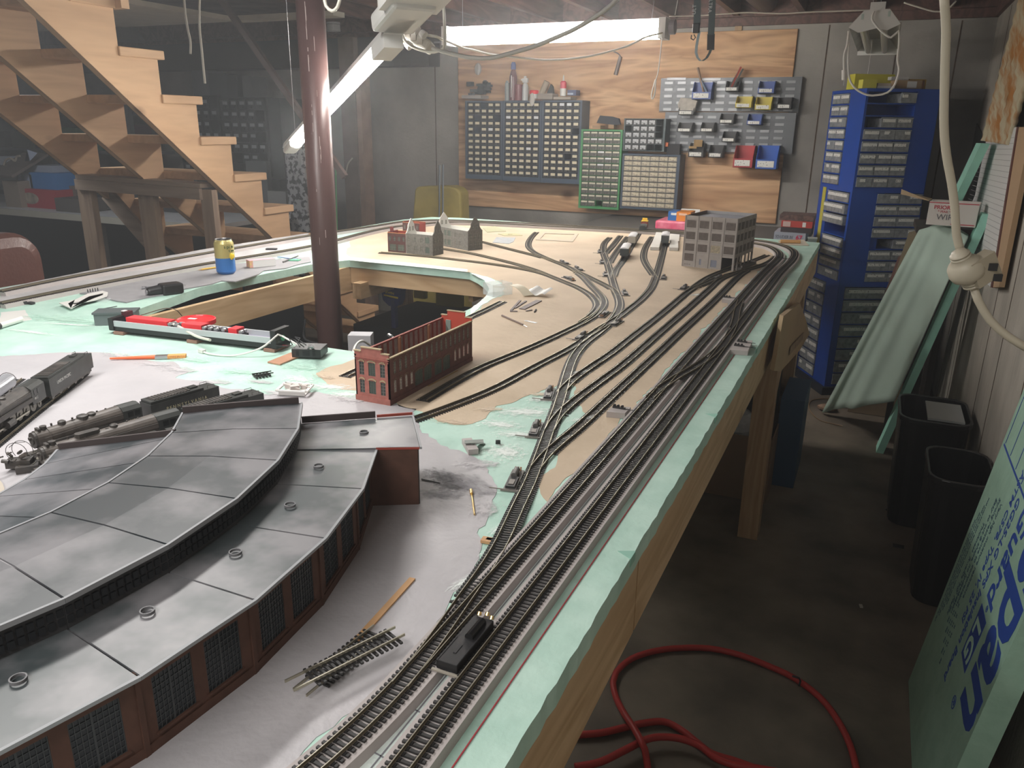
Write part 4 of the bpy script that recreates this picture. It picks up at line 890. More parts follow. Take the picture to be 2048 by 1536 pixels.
cab = boxcar(q, a, .07, 'little caboose with a yellow cupola at the end of the short train', mat('caboose_red', (.40, .08, .05), .5), mat('caboose_yellow', (.80, .55, .06), .5), h=.042)
MB().box(-.012, -.012, .048, .012, .012, .062, FR(V(q.x, q.y, T), a)).build('cupola', mat('caboose_yellow', (.8, .55, .06)), cab)
p, a = along('R', 1331, 489); boxcar(p, a, .13, 'dark boxcar with white roof between the white loading platforms', mat('car_grey', (.09, .10, .10), .5), rw, h=.044)
# white loading platforms
for k, (pts_, z) in enumerate((([(1300, 500.5), (1318, 501), (1326, 470), (1312, 469.5)], .010), ([(1338, 501.5), (1356, 502), (1356, 487), (1340, 486.5)], .010), ([(1339, 486), (1358, 486.5), (1359, 471), (1337.5, 470)], .007))):
    pp = poly_pts(pts_); 
    if not ccw(pp): pp.reverse()
    tag(MB().prism([(q.x, q.y) for q in pp], T + .0008, T + z + .004).build('loading_platform', plastic_w), ['white loading platform left of the lone boxcar', 'nearer white loading platform right of the lone boxcar', 'farther white loading platform right of the lone boxcar'][k], 'platform')
# ================================================================ switch machines
sw_m = mat('switch_dark', (.035, .035, .037), .5); sw_g = mat('switch_grey', (.13, .125, .12), .5, var=.1, scale=80)
def switch(px, py, track_key, label, side=1, big=False, z=0.0):
    p = onZ(px, py); l = ALL[track_key]; i = min(range(1, len(l) - 1), key=lambda i: (l[i] - p).length); d = l[i + 1] - l[i - 1]; ang = math.atan2(d.y, d.x)
    M = FR(V(p.x, p.y, T + z), ang); r = thing('switch_machine', label, 'switch machine', V(p.x, p.y, T + z), 'track switch machines')
    MB().box(-.036, -.0095, .001, .036, .0095, .0035, M).build('base_plate', sw_g, r)
    MB().box(-.032, -.007, .0035, .002, .007, .0075, M).build('gearbox', sw_m, r)
    MB().cyl(M @ Vector((.004, .001, .0075)), M @ Vector((.028, .001, .0075)), .0048, n=14).build('coil', sw_g if not big else sw_m, r)
    g = MB(); g.box(-.026, -.004, .0075, -.010, .004, .0085, M); g.box(-.038, -.013 * side, .001, -.034, .013 * side, .003, M) if side > 0 else g.box(-.038, -.013, .001, -.034, .013, .003, M)
    g.bar(M @ Vector((-.036, 0, .003)), M @ Vector((-.036, .030 * side, .004)), .002, .0012); g.build('throw_bar', mat('throw_bar', (.22, .20, .18), .5), r)
    for k in range(3): MB().cyl(M @ Vector((.032, -.004 + .004 * k, .004)), M @ Vector((.0345, -.004 + .004 * k, .0095)), .0014, n=8).build('terminal', mat('copper_terminal', (.55, .33, .20), .4, metal=.6), r)
switch(1028, 963, 'L', 'grey switch machine left of the ladder track, nearest of the three there')
switch(1071, 862, 'L', 'grey switch machine left of the ladder track, middle of the three there')
switch(1098, 790, 'L', 'grey switch machine left of the ladder track, farthest of the three there')
for px, py, k, lb in ((1163, 675, 'L', 'dark switch machine left of the curve above the brick factory siding'), (1208, 631, 'V', 'dark switch machine in the fork between the two curving tracks'), (1233, 648, 'R', 'dark switch machine on the right of the fork above the yard'),
                      (1250, 588, 'L', 'switch machine right of the ladder where the left branch leaves'), (1128, 527, 'TT', 'switch machine beside the left branch, farther of two in line'), (1157, 539.5, 'TT', 'switch machine beside the left branch, nearer of two in line'),
                      (1138, 559, 'U', 'switch machine above the pale-tied track by the clear box'), (1199.5, 505, 'L', 'farthest small switch machine left of the far yard ladder'), (1204, 526, 'L', 'middle small switch machine left of the far yard ladder'),
                      (1211, 551, 'L', 'nearest small switch machine left of the far yard ladder'), (1327, 557, 'R', 'switch machine right of the siding to the platforms'), (1368, 577, 'Y1', 'switch machine left of the track entering the tall factory'), (1436, 556.5, 'Y4', 'switch machine beside the yard exit track near the tall factory')):
    switch(px, py, k, lb)
# the large black one straddling the inner main
p, q = onZ(893, 1333, T + .018), onZ(968, 1243, T + .018)
bx = thing('switch_machine', 'large glossy black switch machine between the main lines, with a cylinder on top', 'switch machine', V(p.x, p.y, T + .012), 'track switch machines')
ang = math.atan2(q.y - p.y, q.x - p.x); M = FR(V((p.x + q.x) / 2, (p.y + q.y) / 2, T), ang)
Lb = (q - p).length
MB().box(-Lb / 2, -.0115, .0125, Lb / 2, .0115, .0225, M).build('housing', black, bx, bevel=.0008)
MB().cyl(M @ Vector((.002, -.002, .024)), M @ Vector((Lb / 2 - .008, -.002, .024)), .0045, n=18).build('coil', mat('gloss_black', (.012, .012, .013), .15), bx)
g = MB(); g.box(-.024, -.0015, .0225, -.010, .0015, .0230, M); g.box(-Lb / 2, .0095, .0225, 0, .0100, .0229, M); g.build('slot', blackm, bx)
g = MB(); g.bar(M @ Vector((-Lb / 2 - .004, -.018, .014)), M @ Vector((-Lb / 2 - .004, .014, .014)), .003, .0015); g.build('throw_bar', mat('throw_bar2', (.35, .32, .27), .5), bx)
for dx, dy in ((.004, .007), (.007, -.001), (.003, -.008)):
    MB().cyl(M @ Vector((Lb / 2 + dx - .002, dy, .0225)), M @ Vector((Lb / 2 + dx, dy, .0255)), .0026, .0022, n=12).build('terminal', brass, bx)
# foam pads with switch machines beside the main lines
def pad(corners, label):
    pp = [onZ(x, y, T + .012) for x, y in corners]
    if not ccw(pp): pp.reverse()
    o = MB().prism([(q.x, q.y) for q in pp], T + .0006, T + .0118).build('roadbed_pad', bed_m, tb)
pad([(1213, 823), (1226, 812), (1262, 814), (1250, 826)], ''); pad([(1444, 598), (1448, 592.5), (1470, 594), (1466, 600)], ''); pad([(1458, 699), (1476, 679.5), (1505, 681), (1496, 702)], '')
for n_, (px, py, k, lb) in enumerate(((1240, 817, 'A', 'tiny black switch machine on the nearest grey pad left of the main lines'), (1456, 595, 'A', 'tiny black switch machine on the far grey pad left of the main lines'), (1486, 684.5, 'A', 'tiny black switch machine on the aisle-side grey pad, farther one'), (1480, 692.5, 'A', 'tiny black switch machine on the aisle-side grey pad, nearer one'), (1563, 517, 'A', 'tiny dark switch machine between the main lines on the far curve'))):
    p = onZ(px, py, T + .012); M = FR(p, random.uniform(-.06, .06)); r = thing('small_switch_machine', lb, 'switch machine', p, 'small switch machines on pads')
    MB().box(-.014, -.003, 0, .010, .003, .003, M).build('base_plate', sw_m, r)
    for x in (-.011, -.004, .004): MB().cyl(M @ Vector((x, -.0016, .0045)), M @ Vector((x, .0024, .0045)), .0026, n=10).build('coil', black, r)
    MB().bar(M @ Vector((.01, 0, .001)), M @ Vector((.030, 0, .001)), .002, .001).build('throw_bar', sw_m, r)
# ================================================================ loose things on the layout
def AX(a, b, z=T):
    p, q = onZ(a[0], a[1], z), onZ(b[0], b[1], z); d = q - p
    return FR(p, math.atan2(d.y, d.x)), d.length
# soda can
c = onZ(453, 547, T + .004)
can = thing('drink_can', 'yellow and blue drink can standing on the grey foam sheet', 'can', c)
MB().lathe([(.024, 0), (.029, .004), (.033, .010), (.033, .0575)], c, 32).build('can_base', mat('can_blue', (.05, .22, .62), .3, metal=.3), can, smooth=False)
MB().lathe([(.0331, .0573), (.0331, .106), (.030, .114), (.027, .119)], c, 32).build('can_body', mat('can_yellow', (.62, .52, .20), .3, metal=.4), can)
g = MB(); g.lathe([(.027, .119), (.0275, .1215), (.0265, .1215), (.0255, .1185), (.004, .118)], c, 32); g.cbox(c + V(0, 0, .1195), (.014, .008, .001), .5); g.build('can_lid', steel, can)
toc = (EYE - c); ac = math.atan2(toc.y, toc.x)
def wrap(s, size, zz, a0, m, nm):
    M = Matrix.Translation(c + V(0, 0, zz)) @ Matrix.Rotation(ac + a0 + math.pi / 2, 4, 'Z') @ Matrix.Translation((0, -.0334, 0)) @ Matrix.Rotation(math.pi / 2, 4, 'X')
    text(nm, s, size, M, m, can, .0006)
dg = mat('can_green', (.02, .09, .03), .5)
for i, ch in enumerate('spin'): wrap(ch, .016, .092, -.02 + i * .27, dg, 'can_lettering')
for i, ch in enumerate('tea'): wrap(ch, .014, .079, .45 + i * .27, dg, 'can_lettering')
for a, r_ in ((.70, .010), (.95, .008)):
    aa = ac + a; q = c + V(math.cos(aa) * .0335, math.sin(aa) * .0335, .063)
    MB().sphere(q, r_, 12, 8, (.5, .7, 1.2)).build('lemon_print', mat('lemon', (.85, .62, .03), .4), can)
# grey irregular foam sheet
fs = [(159, 586), (215, 575), (301, 557.5), (400, 540), (474, 527), (540, 519.5), (619, 513), (622, 523), (595, 528.6), (572, 536), (552, 538), (527, 541), (517, 548), (496, 555), (472, 562.5), (443, 561), (425, 567), (408, 570.5), (375, 576), (352, 581), (344, 587), (318, 590), (292, 594.5), (253, 604), (232, 601), (215, 597), (193, 588)]
pp = [onZ(x, y, T + .004) for x, y in fs]
if not ccw(pp): pp.reverse()
tag(MB().prism([(q.x, q.y) for q in pp], T + .0007, T + .004).build('grey_foam_sheet', mat('grey_sheet', (.30, .295, .31), .8, var=.06, scale=25)), 'thin grey foam sheet with ragged edges under the drink can', 'foam sheet')
pk = [onZ(x, y) for x, y in [(500, 532), (550, 531)]]
M, Lx = AX((500, 536), (552, 531), T + .005)
px_ = thing('small_carton', 'small white carton with a pink patterned end on the grey foam sheet', 'box', M.translation)
MB().box(.012, -.001, 0, .098, .034, .026, M).build('carton', paper, px_)
MB().box(0, -.001, 0, .0121, .034, .026, M).build('carton_end', mat('pink_end', (.75, .30, .42), .6, rgb2=(.75, .6, .15), scale=120), px_)
MB().box(.0, -.0012, .0258, .098, .034, .0264, M).build('carton_top', mat('pink_top', (.72, .42, .48), .6), px_)
def pencil(a, b, label, col, r=.0035, z=T + .008, name='pencil'):
    p, q = onZ(*a, z), onZ(*b, z); d = (q - p).normalized(); o = thing(name, label, name.replace('_', ' ').split()[-1], p)
    MB().cyl(p + d * .014, q, r, n=8).build('shaft', col, o); MB().cyl(p, p + d * .014, r * .2, r, 8).build('tip', mat('wood_tip', (.55, .35, .18), .6), o); return o
pencil((396, 540), (452, 532), 'yellow pencil lying behind the drink can', mat('pencil_yellow', (.70, .42, .05), .45), .003)
pencil((470, 531), (440, 535), 'short blue pen between can and pink carton', mat('pen_blue', (.08, .12, .22), .4), .003, name='pen')
pencil((598, 511), (566, 524), 'dark tweezers or driver lying near the steel post', mat('driver_dark', (.08, .08, .08), .4), .003, name='screwdriver')
g = MB(); g.cbox(onZ(587, 520, T + .006), (.05, .03, .003), .3); tag(g.build('paint_cap', mat('cap_green', (.10, .42, .25), .4)), 'green and white plastic packet beside the steel post', 'packet')
g = MB(); g.cbox(onZ(575, 516, T + .006), (.10, .012, .003), -.1); tag(g.build('blue_strip', mat('blue_strip', (.25, .35, .55), .4)), 'narrow blue strip on the grey sheet near the post', 'strip')
g = MB(); g.cbox(onZ(543, 498, T + .004), (.045, .018, .006), .4); tag(g.build('rerail_tool', blackm), 'small black part on the grey strip between the far tracks', 'model part')
# craft knife, black gadget, white frame at the left
kn = thing('craft_knife', 'craft knife with dark patterned handle and metal tip by the grey sheet', 'knife', onZ(320, 574, T + .006))
p, q = onZ(283, 576, T + .008), onZ(352, 571, T + .008); d = (q - p).normalized()
MB().cyl(p, q - d * .02, .0045, n=10).build('handle', mat('knife_handle', (.06, .06, .07), .35, rgb2=(.3, .3, .32), scale=80, sharp=(.45, .5)), kn)
g = MB(); g.cyl(q - d * .02, q, .0035, n=10); g.bar(q, q + d * .03, .006, .001); g.build('blade', steel, kn)
gd = thing('hand_tool', 'matt black hand-held gadget with a short snout beside the well', 'tool', onZ(320, 592, T + .002))
g = MB(); M, L_ = AX((296, 594), (343, 588), T); g.box(.040, -.020, .001, .105, .028, .034, M); g.cyl(M @ Vector((0, .004, .014)), M @ Vector((.045, .004, .016)), .014, .017, 18); g.build('body', black, gd, bevel=.006)
MB().cyl(M @ Vector((-.003, .004, .014)), M @ Vector((0, .004, .014)), .008, n=16).build('nozzle', steel, gd)
g = MB(); l = [(118, 606), (150, 600), (175, 588), (205, 582), (216, 585), (214, 592), (190, 600), (165, 605), (142, 617)]
pp = [onZ(x, y, T + .01) for x, y in l]; inn = [onZ(x, y, T + .012) for x, y in [(136, 606), (160, 602), (178, 592), (206, 586), (206, 589), (185, 597), (150, 608)]]
if not ccw(pp): pp.reverse()
if ccw(inn): inn.reverse()
k_ = with_hole(pp, inn); tag(g.prism([(q.x, q.y) for q in k_], T + .008, T + .011).build('mask_frame', white), 'thin white card frame shaped like a mask lying on the mint foam', 'frame')
tag(MB().cbox(onZ(197, 600, T + .004), (.06, .03, .006), .4).build('crumpled_film', clear), 'crumpled clear film under the white card frame', 'film')
sp = thing('black_sprue', 'row of tiny black upright parts behind the white card frame', 'model part', onZ(185, 584, T + .004))
for k in range(5): p = onZ(176 + 5 * k, 585 - k * .8, T + .004); MB().cyl(p, p + V(0, 0, .010), .0015, n=6).build('pin', black, sp)
tag(MB().bar(onZ(205, 617.5, T + .002), onZ(234, 612.5, T + .002), .002, .0015).build('dark_stick', blackm), 'short dark stick on the mint foam below the white frame', 'stick')
mk = thing('marker_pen', 'white marker pen lying at the left edge of the picture', 'pen', onZ(20, 645, T + .008))
p, q = onZ(42, 638, T + .009), onZ(-25, 659, T + .009); d = (q - p).normalized()
MB().cyl(p, p + d * .075, .0075, n=16).build('barrel', white, mk); MB().cyl(p + d * .076, p + d * .115, .0085, n=16).build('cap', black, mk)
g = MB(); g.bar(onZ(-10, 612, T + .006), onZ(52, 604, T + .006), .022, .008); g.cbox(onZ(62, 606, T + .004), (.02, .012, .006)); tag(g.build('dark_tool', blackm), 'flat dark tool lying between track and foam at the left edge', 'tool')
# paintbrush
pb_ = thing('paintbrush', 'flat paintbrush with orange handle and orange bristles', 'paintbrush', onZ(300, 714, T + .004))
p, q, r_, s_ = onZ(220, 717, T + .005), onZ(311, 714, T + .005), onZ(336, 713, T + .005), onZ(372, 711.5, T + .005); d = (q - p).normalized()
g = MB(); g.cyl(p, p.lerp(q, .5), .0022, .0036, 10); g.cyl(p.lerp(q, .5), q, .0036, .0050, 10); g.build('handle', mat('brush_orange', (.85, .16, .05), .35), pb_)
g = MB(); g.bar(q, r_, .015, .007); g.build('ferrule', steel, pb_); g = MB(); g.bar(r_, s_, .016, .007); g.build('bristles', mat('bristle', (.80, .35, .12), .8, var=.2, scale=200, stretch=(1, 6, 1)), pb_)
# grey project box behind the cradle
M, L_ = AX((190, 652), (262, 650), T)
gb = thing('project_box', 'dark grey plastic box with a lip, behind the left end of the cradle', 'box', M.translation)
MB().box(0, 0, .001, .098, .052, .030, M).build('body', mat('grey_abs', (.13, .155, .16), .5), gb)
MB().box(-.003, -.003, .030, .101, .055, .035, M).build('lid', mat('grey_abs_lid', (.10, .12, .125), .5), gb)
# locomotive cradle (black base, pale rails, red foam)
p, q = onZ(222, 668, T), onZ(553, 706, T); M = FR(p, math.atan2(q.y - p.y, q.x - p.x)); Lc = (q - p).length
cr = thing('locomotive_cradle', 'long black service cradle with pale rails, red foam and metal rollers', 'cradle', p)
MB().box(-.006, .004, .008, Lc, .058, .020, M).build('base', black, cr)
MB().box(0, .003, .020, Lc - .012, .008, .034, M).build('side_rail', mat('satin_rail', (.50, .54, .56), .35), cr)
MB().box(0, .052, .020, Lc - .012, .057, .034, M).build('side_rail', mat('satin_rail', (.5, .54, .56)), cr)
MB().box(0, .008, .020, Lc - .012, .052, .022, M).build('channel', mat('violet_strip', (.32, .30, .40), .4), cr)
for a, b in ((.07, .33), (.42, .54), (.70, .75)): MB().box(Lc * a, .020, .022, Lc * b, .050, .041, M).build('foam_pad', mat('red_foam', (.85, .05, .06), .8), cr)
for x in (.355, .395, .565, .60, .635, .68, .78):
    x = x * Lc
    for y in (.014, .026):
        g = MB(); g.cyl(M @ Vector((x, y, .036)), M @ Vector((x, y + .008, .036)), .0050, n=14); g.build('roller', steel, cr)
    g = MB(); g.box(x - .007, .012, .024, x + .007, .036, .031, M); g.build('roller_block', blackm, cr)
for x in (-.004, Lc - .014): MB().box(x, .0, .010, x + .014, .060, .052 if x > 0 else .040, M).build('end_cap', black, cr)
MB().cyl(M @ Vector((Lc - .001, .028, .030)), M @ Vector((Lc + .003, .028, .030)), .007, n=16).build('green_button', mat('green_button', (.10, .45, .25), .4), cr)
for x in (.01, Lc * .48, Lc * .93): MB().box(x, -.002, .0008, x + .03, .062, .008, M).build('foot', mat('brown_foot', (.30, .17, .13), .7), cr)
MB().box(.002, .04, .036, .022, .058, .050, M).build('end_block', mat('maroon_block', (.10, .02, .03), .5), cr)
MB().box(.004, .038, .0505, .014, .05, .052, M).build('white_tag', paper, cr)
# red-lidded tub beyond the cradle, over the edge of the well
tbp = onZ(395, 664, T - .0); tbz = T + .0012
tu = thing('plastic_tub', 'round white tub with a bright red lid behind the cradle', 'tub', V(tbp.x, tbp.y, tbz))
MB().lathe([(.040, 0), (.044, .022), (.0445, .024)], V(tbp.x, tbp.y, tbz), 28).build('tub', white, tu)
MB().lathe([(.0475, .022), (.048, .033), (.045, .034), (.043, .031), (.001, .031)], V(tbp.x, tbp.y, tbz), 32).build('lid', mat('red_lid', (.80, .03, .04), .35), tu)
MB().cbox(V(tbp.x - .012, tbp.y, tbz + .0325), (.022, .010, .001), .2).build('sticker', paper, tu)
cbx = MB(); cbx.tube([onZ(262, 650, T + .02), onZ(310, 642, T + .03), onZ(350, 650, T + .035), onZ(392, 672, T + .022), onZ(420, 680, T + .03)], .0034, 8)
tag(cbx.build('thick_cable', offwhite), 'cream cable arching over the red-lidded tub', 'cable')
wi = MB(); wi.tube([onZ(262, 637, T + .001), onZ(290, 628, T + .001), onZ(330, 617, T + .02), onZ(352, 620, T + .02), onZ(364, 632, T - .01)], .0012, 6); tag(wi.build('thin_wire', mat('brown_wire', (.16, .11, .08), .6)), 'thin brown wire looping over the edge of the well', 'wire')
# black vented hub with cables, wooden shim
M, L_ = AX((584, 718), (642, 720), T); hb = thing('power_hub', 'small black vented hub with cables plugged in, by the edge of the well', 'electronic box', M.translation)
MB().box(0, 0, .004, L_, .055, .024, M).build('housing', mat('hub_black', (.03, .03, .032), .4), hb, bevel=.001)
g = MB()
for x0, x1 in ((.15, .25), (.38, .62), (.72, .82)):
    for k in range(4): g.box(L_ * x0, -.0006, .009 + k * .0032, L_ * x1, .0002, .0105 + k * .0032, M)
g.build('vent', dark_m, hb); text('logo', '-----', .006, M @ Matrix.Translation((.028, .035, .0242)), mat('grey_print', (.25, .25, .25)), hb)
wp = [onZ(x, y, T + .003) for x, y in [(535, 724), (560, 729), (588, 717), (652, 694), (640, 690), (580, 706)]]
if not ccw(wp): wp.reverse()
tag(MB().prism([(q.x, q.y) for q in wp], T + .0008, T + .0038).build('wooden_shim', mat('shim_wood', (.50, .27, .17), .7, var=.1, scale=20)), 'thin reddish wooden shim under the black hub', 'shim')
g = MB(); g.tube([onZ(404, 703, T + .004), onZ(425, 709, T + .003), onZ(470, 711, T + .004), onZ(520, 697, T + .02), onZ(548, 676, T + .04), onZ(556, 669, T + .045), onZ(575, 678, T + .035), onZ(600, 692, T + .03)], .0022, 8)
uc = thing('usb_cable', 'white cable with a small white plug curving in front of the cradle', 'cable', onZ(404, 703)); g.build('cord', white, uc)
MB().cbox(onZ(404, 702, T + .005), (.018, .010, .008), -.2).build('plug', white, uc)
g = MB(); g.tube([onZ(600, 694, T + .03), onZ(590, 680, T + .04), onZ(578, 676, T + .045), onZ(585, 690, T + .03), onZ(560, 692, T + .02), onZ(545, 690, T + .015)], .0013, 6)
g.tube([onZ(608, 694, T + .03), onZ(596, 684, T + .045), onZ(600, 676, T + .05), onZ(590, 674, T + .05), onZ(612, 690, T + .04)], .0013, 6); tag(g.build('black_leads', blackm), 'black leads looping behind the small black hub', 'cable')
g = MB(); g.tube([onZ(545, 691, T + .015), onZ(560, 690, T + .012), onZ(575, 692, T + .012)], .0016, 6); tag(g.build('red_lead', mat('red_lead', (.6, .05, .06), .4)), 'short red lead at the right end of the cradle', 'cable')
g = MB(); g.bar(onZ(626, 697, T + .025), onZ(622, 692, T + .055), .006, .003); g.bar(onZ(616, 697, T + .025), onZ(622, 692, T + .055), .003, .003); tag(g.build('clip', steel), 'metal clip standing on the black hub', 'clip')
# short piece of track and white resin tray
tp = thing('track_scrap', 'very short loose piece of black flex track on the mint foam', 'track piece', onZ(522, 754)); M, L_ = AX((507, 755), (540, 749.5), T + .002)
for k in range(5): MB().box(L_ * (k + .3) / 5, -.012, 0, L_ * (k + .3) / 5 + .0035, .014, .004, M).build('tie', tie_m, tp)
for y in (-.006, .008): MB().box(0, y, .004, L_ + .006, y + .002, .006, M).build('rail', tie_m, tp)
tr_ = thing('white_tray', 'white resin casting tray with loose white parts by the grey paint edge', 'tray', onZ(582, 775)); M, L_ = AX((553, 781), (612, 784), T + .012)
g = MB(); z_ = 0
for a, b in (((0, 0), (L_, 0)), ((L_, 0), (L_ * .95, .045)), ((L_ * .95, .045), (-.002, .05)), ((-.002, .05), (0, 0))): g.bar(M @ Vector((a[0], a[1], 0)), M @ Vector((b[0], b[1], 0)), .006, .003)
g.box(.004, .003, -.0105, L_ - .006, .04, -.0095, M); g.box(.003, .002, -.010, L_ - .004, .004, 0, M); g.build('tray', white, tr_)
for x, y, s, r in ((.012, .03, .012, .3), (.03, .018, .018, .9), (.045, .03, .012, .2), (.026, .036, .010, .5)): g = MB(); g.cbox(M @ Vector((x, y, .0)), (s, s * .7, s * .7), r); g.bar(M @ Vector((x - .01, y, .004)), M @ Vector((x + .014, y - .008, .002)), .002, .002); g.build('resin_part', mat('resin_part', (.66, .60, .57), .5), tr_)
# loose track sections in the foreground
def loose(a, b, lift, label, flip=False, curve=0.0, n=17):
    p, q = onZ(*a, T + lift), onZ(*b, T + lift); d = (q - p); Lk = d.length; M = FR(p, math.atan2(d.y, d.x)); r = thing('loose_track', label, 'track piece', p, 'loose track sections')
    f = lambda x: curve * x * (Lk - x) / (Lk * Lk) * 4
    for k in range(n):
        x = .022 + (Lk - .026) * k / n; MB().box(x, -.015 + f(x), 0, x + .0027, .015 + f(x), .0022, M).build('tie', tie_m, r)
    for s in (-1, 1):
        g = MB(); m_ = 12
        for k in range(m_): x0, x1 = Lk * k / m_, Lk * (k + 1) / m_; g.bar(M @ Vector((x0, s * GA + f(x0), .004)), M @ Vector((x1, s * GA + f(x1), .004)), .0013, .0028)
        g.build('rail', rail_m, r)
    return r
loose((579, 1379), (800, 1268), .016, 'curved loose track section lying on top of another in the grey foreground')
loose((600, 1392), (760, 1262), .0015, 'loose track section underneath, half hidden, in the grey foreground', n=14)
g = MB(); g.bar(onZ(711, 1283, T + .0015), onZ(825, 1157, T + .0015), .0075, .0022); tag(g.build('wood_strip', mat('strip_wood', (.62, .36, .17), .6, var=.1, scale=40)), 'narrow orange-brown wooden strip lying by the loose track', 'wood strip')
br_ = thing('brass_rod', 'thin brass rod with a small fitting at the top end, on grey paint', 'rod', onZ(946, 1005)); MB().cyl(onZ(943, 985, T + .002), onZ(949, 1029, T + .002), .0014, n=8).build('rod', brass, br_); MB().cyl(onZ(942, 980, T + .003), onZ(943, 988, T + .003), .0025, n=8).build('fitting', brass, br_)
g = MB(); M, L_ = AX((937, 911), (957, 909), T); g.box(0, 0, .0008, L_, .050, .010, M); tag(g.build('grey_block', mat('grey_block', (.48, .44, .43), .7)), 'small grey foam block on the mint foam left of the ladder track', 'block')
g = MB(); g.bar(onZ(929, 884, T + .013), onZ(967, 882, T + .014), .014, .0008); g.bar(onZ(940, 887, T + .012), onZ(966, 886, T + .001), .010, .0008); tag(g.build('card_scrap', mat('scrap_green', (.22, .25, .23), .6)), 'bent dark card scraps lying over the grey foam block', 'card')
g = MB(); g.cbox(onZ(996, 884, T + .004), (.008, .005, .006), .4); g.cyl(onZ(996, 884, T + .006), onZ(997, 881, T + .009), .002, n=8); tag(g.build('tiny_motor', blackm), 'tiny black part alone on the pale foam', 'model part')
g = MB()
for x, y, l in ((974, 1083, .016), (978, 1079, .018), (983, 1081, .014)): g.cbox(onZ(x, y, T + .003), (l, .006, .004), .1)
tag(g.build('wood_scraps', mat('scrap_wood', (.62, .36, .18), .6)), 'orange wooden scraps tucked beside the ladder track', 'wood scrap')
g = MB(); g.bar(onZ(843, 958, T + .0015), onZ(880, 966, T + .0015), .0015, .001); tag(g.build('dark_sliver', blackm), 'dark sliver on the sooty patch beside the end wall', 'scrap')
# strips, blade, boxes near the rounded end of the well
g = 0
strips = [((1022, 621), (1040, 601), .004, 'left'), ((1030, 616), (1052, 602), .004, ''), ((1044, 618), (1078, 601), .012, 'wide'), ((1020, 622.5), (1035, 622.5), .004, ''), ((1052, 622), (1064, 620), .003, '')]
labs = ['thin brown strip, leftmost of the loose strips beyond the factory', 'thin brown strip beside the wide one beyond the factory', 'wide grey-brown strip among the loose strips beyond the factory', 'short dark strip lying crosswise below the loose strips', 'tiny dark strip right of the crosswise one']
for (a, b, w_, _), lb in zip(strips, labs): tag(MB().bar(onZ(*a, T + .002), onZ(*b, T + .002), w_ * 1.6, .0025).build('brown_strip', mat('walnut_strip', (.13, .10, .10), .6, var=.2, scale=60)), lb, 'strip', 'loose strips beyond the factory')
tag(MB().cyl(onZ(1072, 619, T + .0025), onZ(1069, 624, T + .0025), .0022, n=10).build('black_peg', blackm), 'stubby black peg right of the loose strips', 'peg')
kk = thing('hobby_knife', 'slim dark hobby knife on the tan paint below the loose strips', 'knife', onZ(1030, 643)); MB().cyl(onZ(1004, 631, T + .003), onZ(1046, 649.5, T + .003), .0028, n=8).build('handle', mat('knife_brown', (.18, .13, .11), .5), kk); MB().bar(onZ(1046, 649.5, T + .003), onZ(1054, 654, T + .002), .003, .0006).build('blade', steel, kk)
tag(MB().bar(onZ(1050, 641, T + .001), onZ(1073, 646, T + .001), .010, .0006).build('grey_sliver', mat('sliver', (.40, .42, .44), .4)), 'pale grey plastic sliver right of the hobby knife', 'scrap')
M, L_ = AX((986, 594), (1030, 588), T + .001); cb_ = thing('clear_box', 'open clear plastic box at the rounded end of the well', 'box', M.translation)
MB().box(0, 0, 0, .075, .055, .0008, M).build('base', clear, cb_)
for bx_ in ((0, 0, 0, .075, .0008, .038), (0, .0542, 0, .075, .055, .038), (0, 0, 0, .0008, .055, .038), (.0742, 0, 0, .075, .055, .038)): MB().box(*bx_, M).build('side', clear, cb_)
def curl(pts, th, m, label, wd):
    g = MB(); n = len(pts)
    for i in range(n - 1): g.bar(pts[i], pts[i + 1], wd, th)
    return tag(g.build('curled_paper', m), label, 'paper')
a = onZ(1052, 588, T); g = MB(); n = 14
vs = []
for i in range(n + 1):
    u = i / n; x = .075 * u; z = .004 + .012 * math.sin(u * 5.2) ** 2 * (1 - u * .3)
    vs += [a + V(x, -.028, z + .0), a + V(x + .006, .028, z + .010)]
g.add(vs, [(2 * i, 2 * i + 1, 2 * i + 3, 2 * i + 2) for i in range(n)]); o = g.build('curled_paper', paper); s = o.modifiers.new('s', 'SOLIDIFY'); s.thickness = .0006; tag(o, 'curled white paper scrap on the tan paint right of the clear box', 'paper')
g = MB(); a = onZ(1025, 570, T + .03); b = onZ(1056, 592, T + .004); vs = []
for i in range(9):
    u = i / 8; p = a.lerp(b, u) + V(0, 0, .008 * math.sin(u * 3.1)); vs += [p + V(-.010, -.01, 0), p + V(.012, .012, .002)]
g.add(vs, [(2 * i, 2 * i + 1, 2 * i + 3, 2 * i + 2) for i in range(8)]); o = g.build('curled_film', mat('tracing_film', (.72, .66, .52), .5)); s = o.modifiers.new('s', 'SOLIDIFY'); s.thickness = .0006; tag(o, 'translucent tan film curling out of the clear box', 'film')
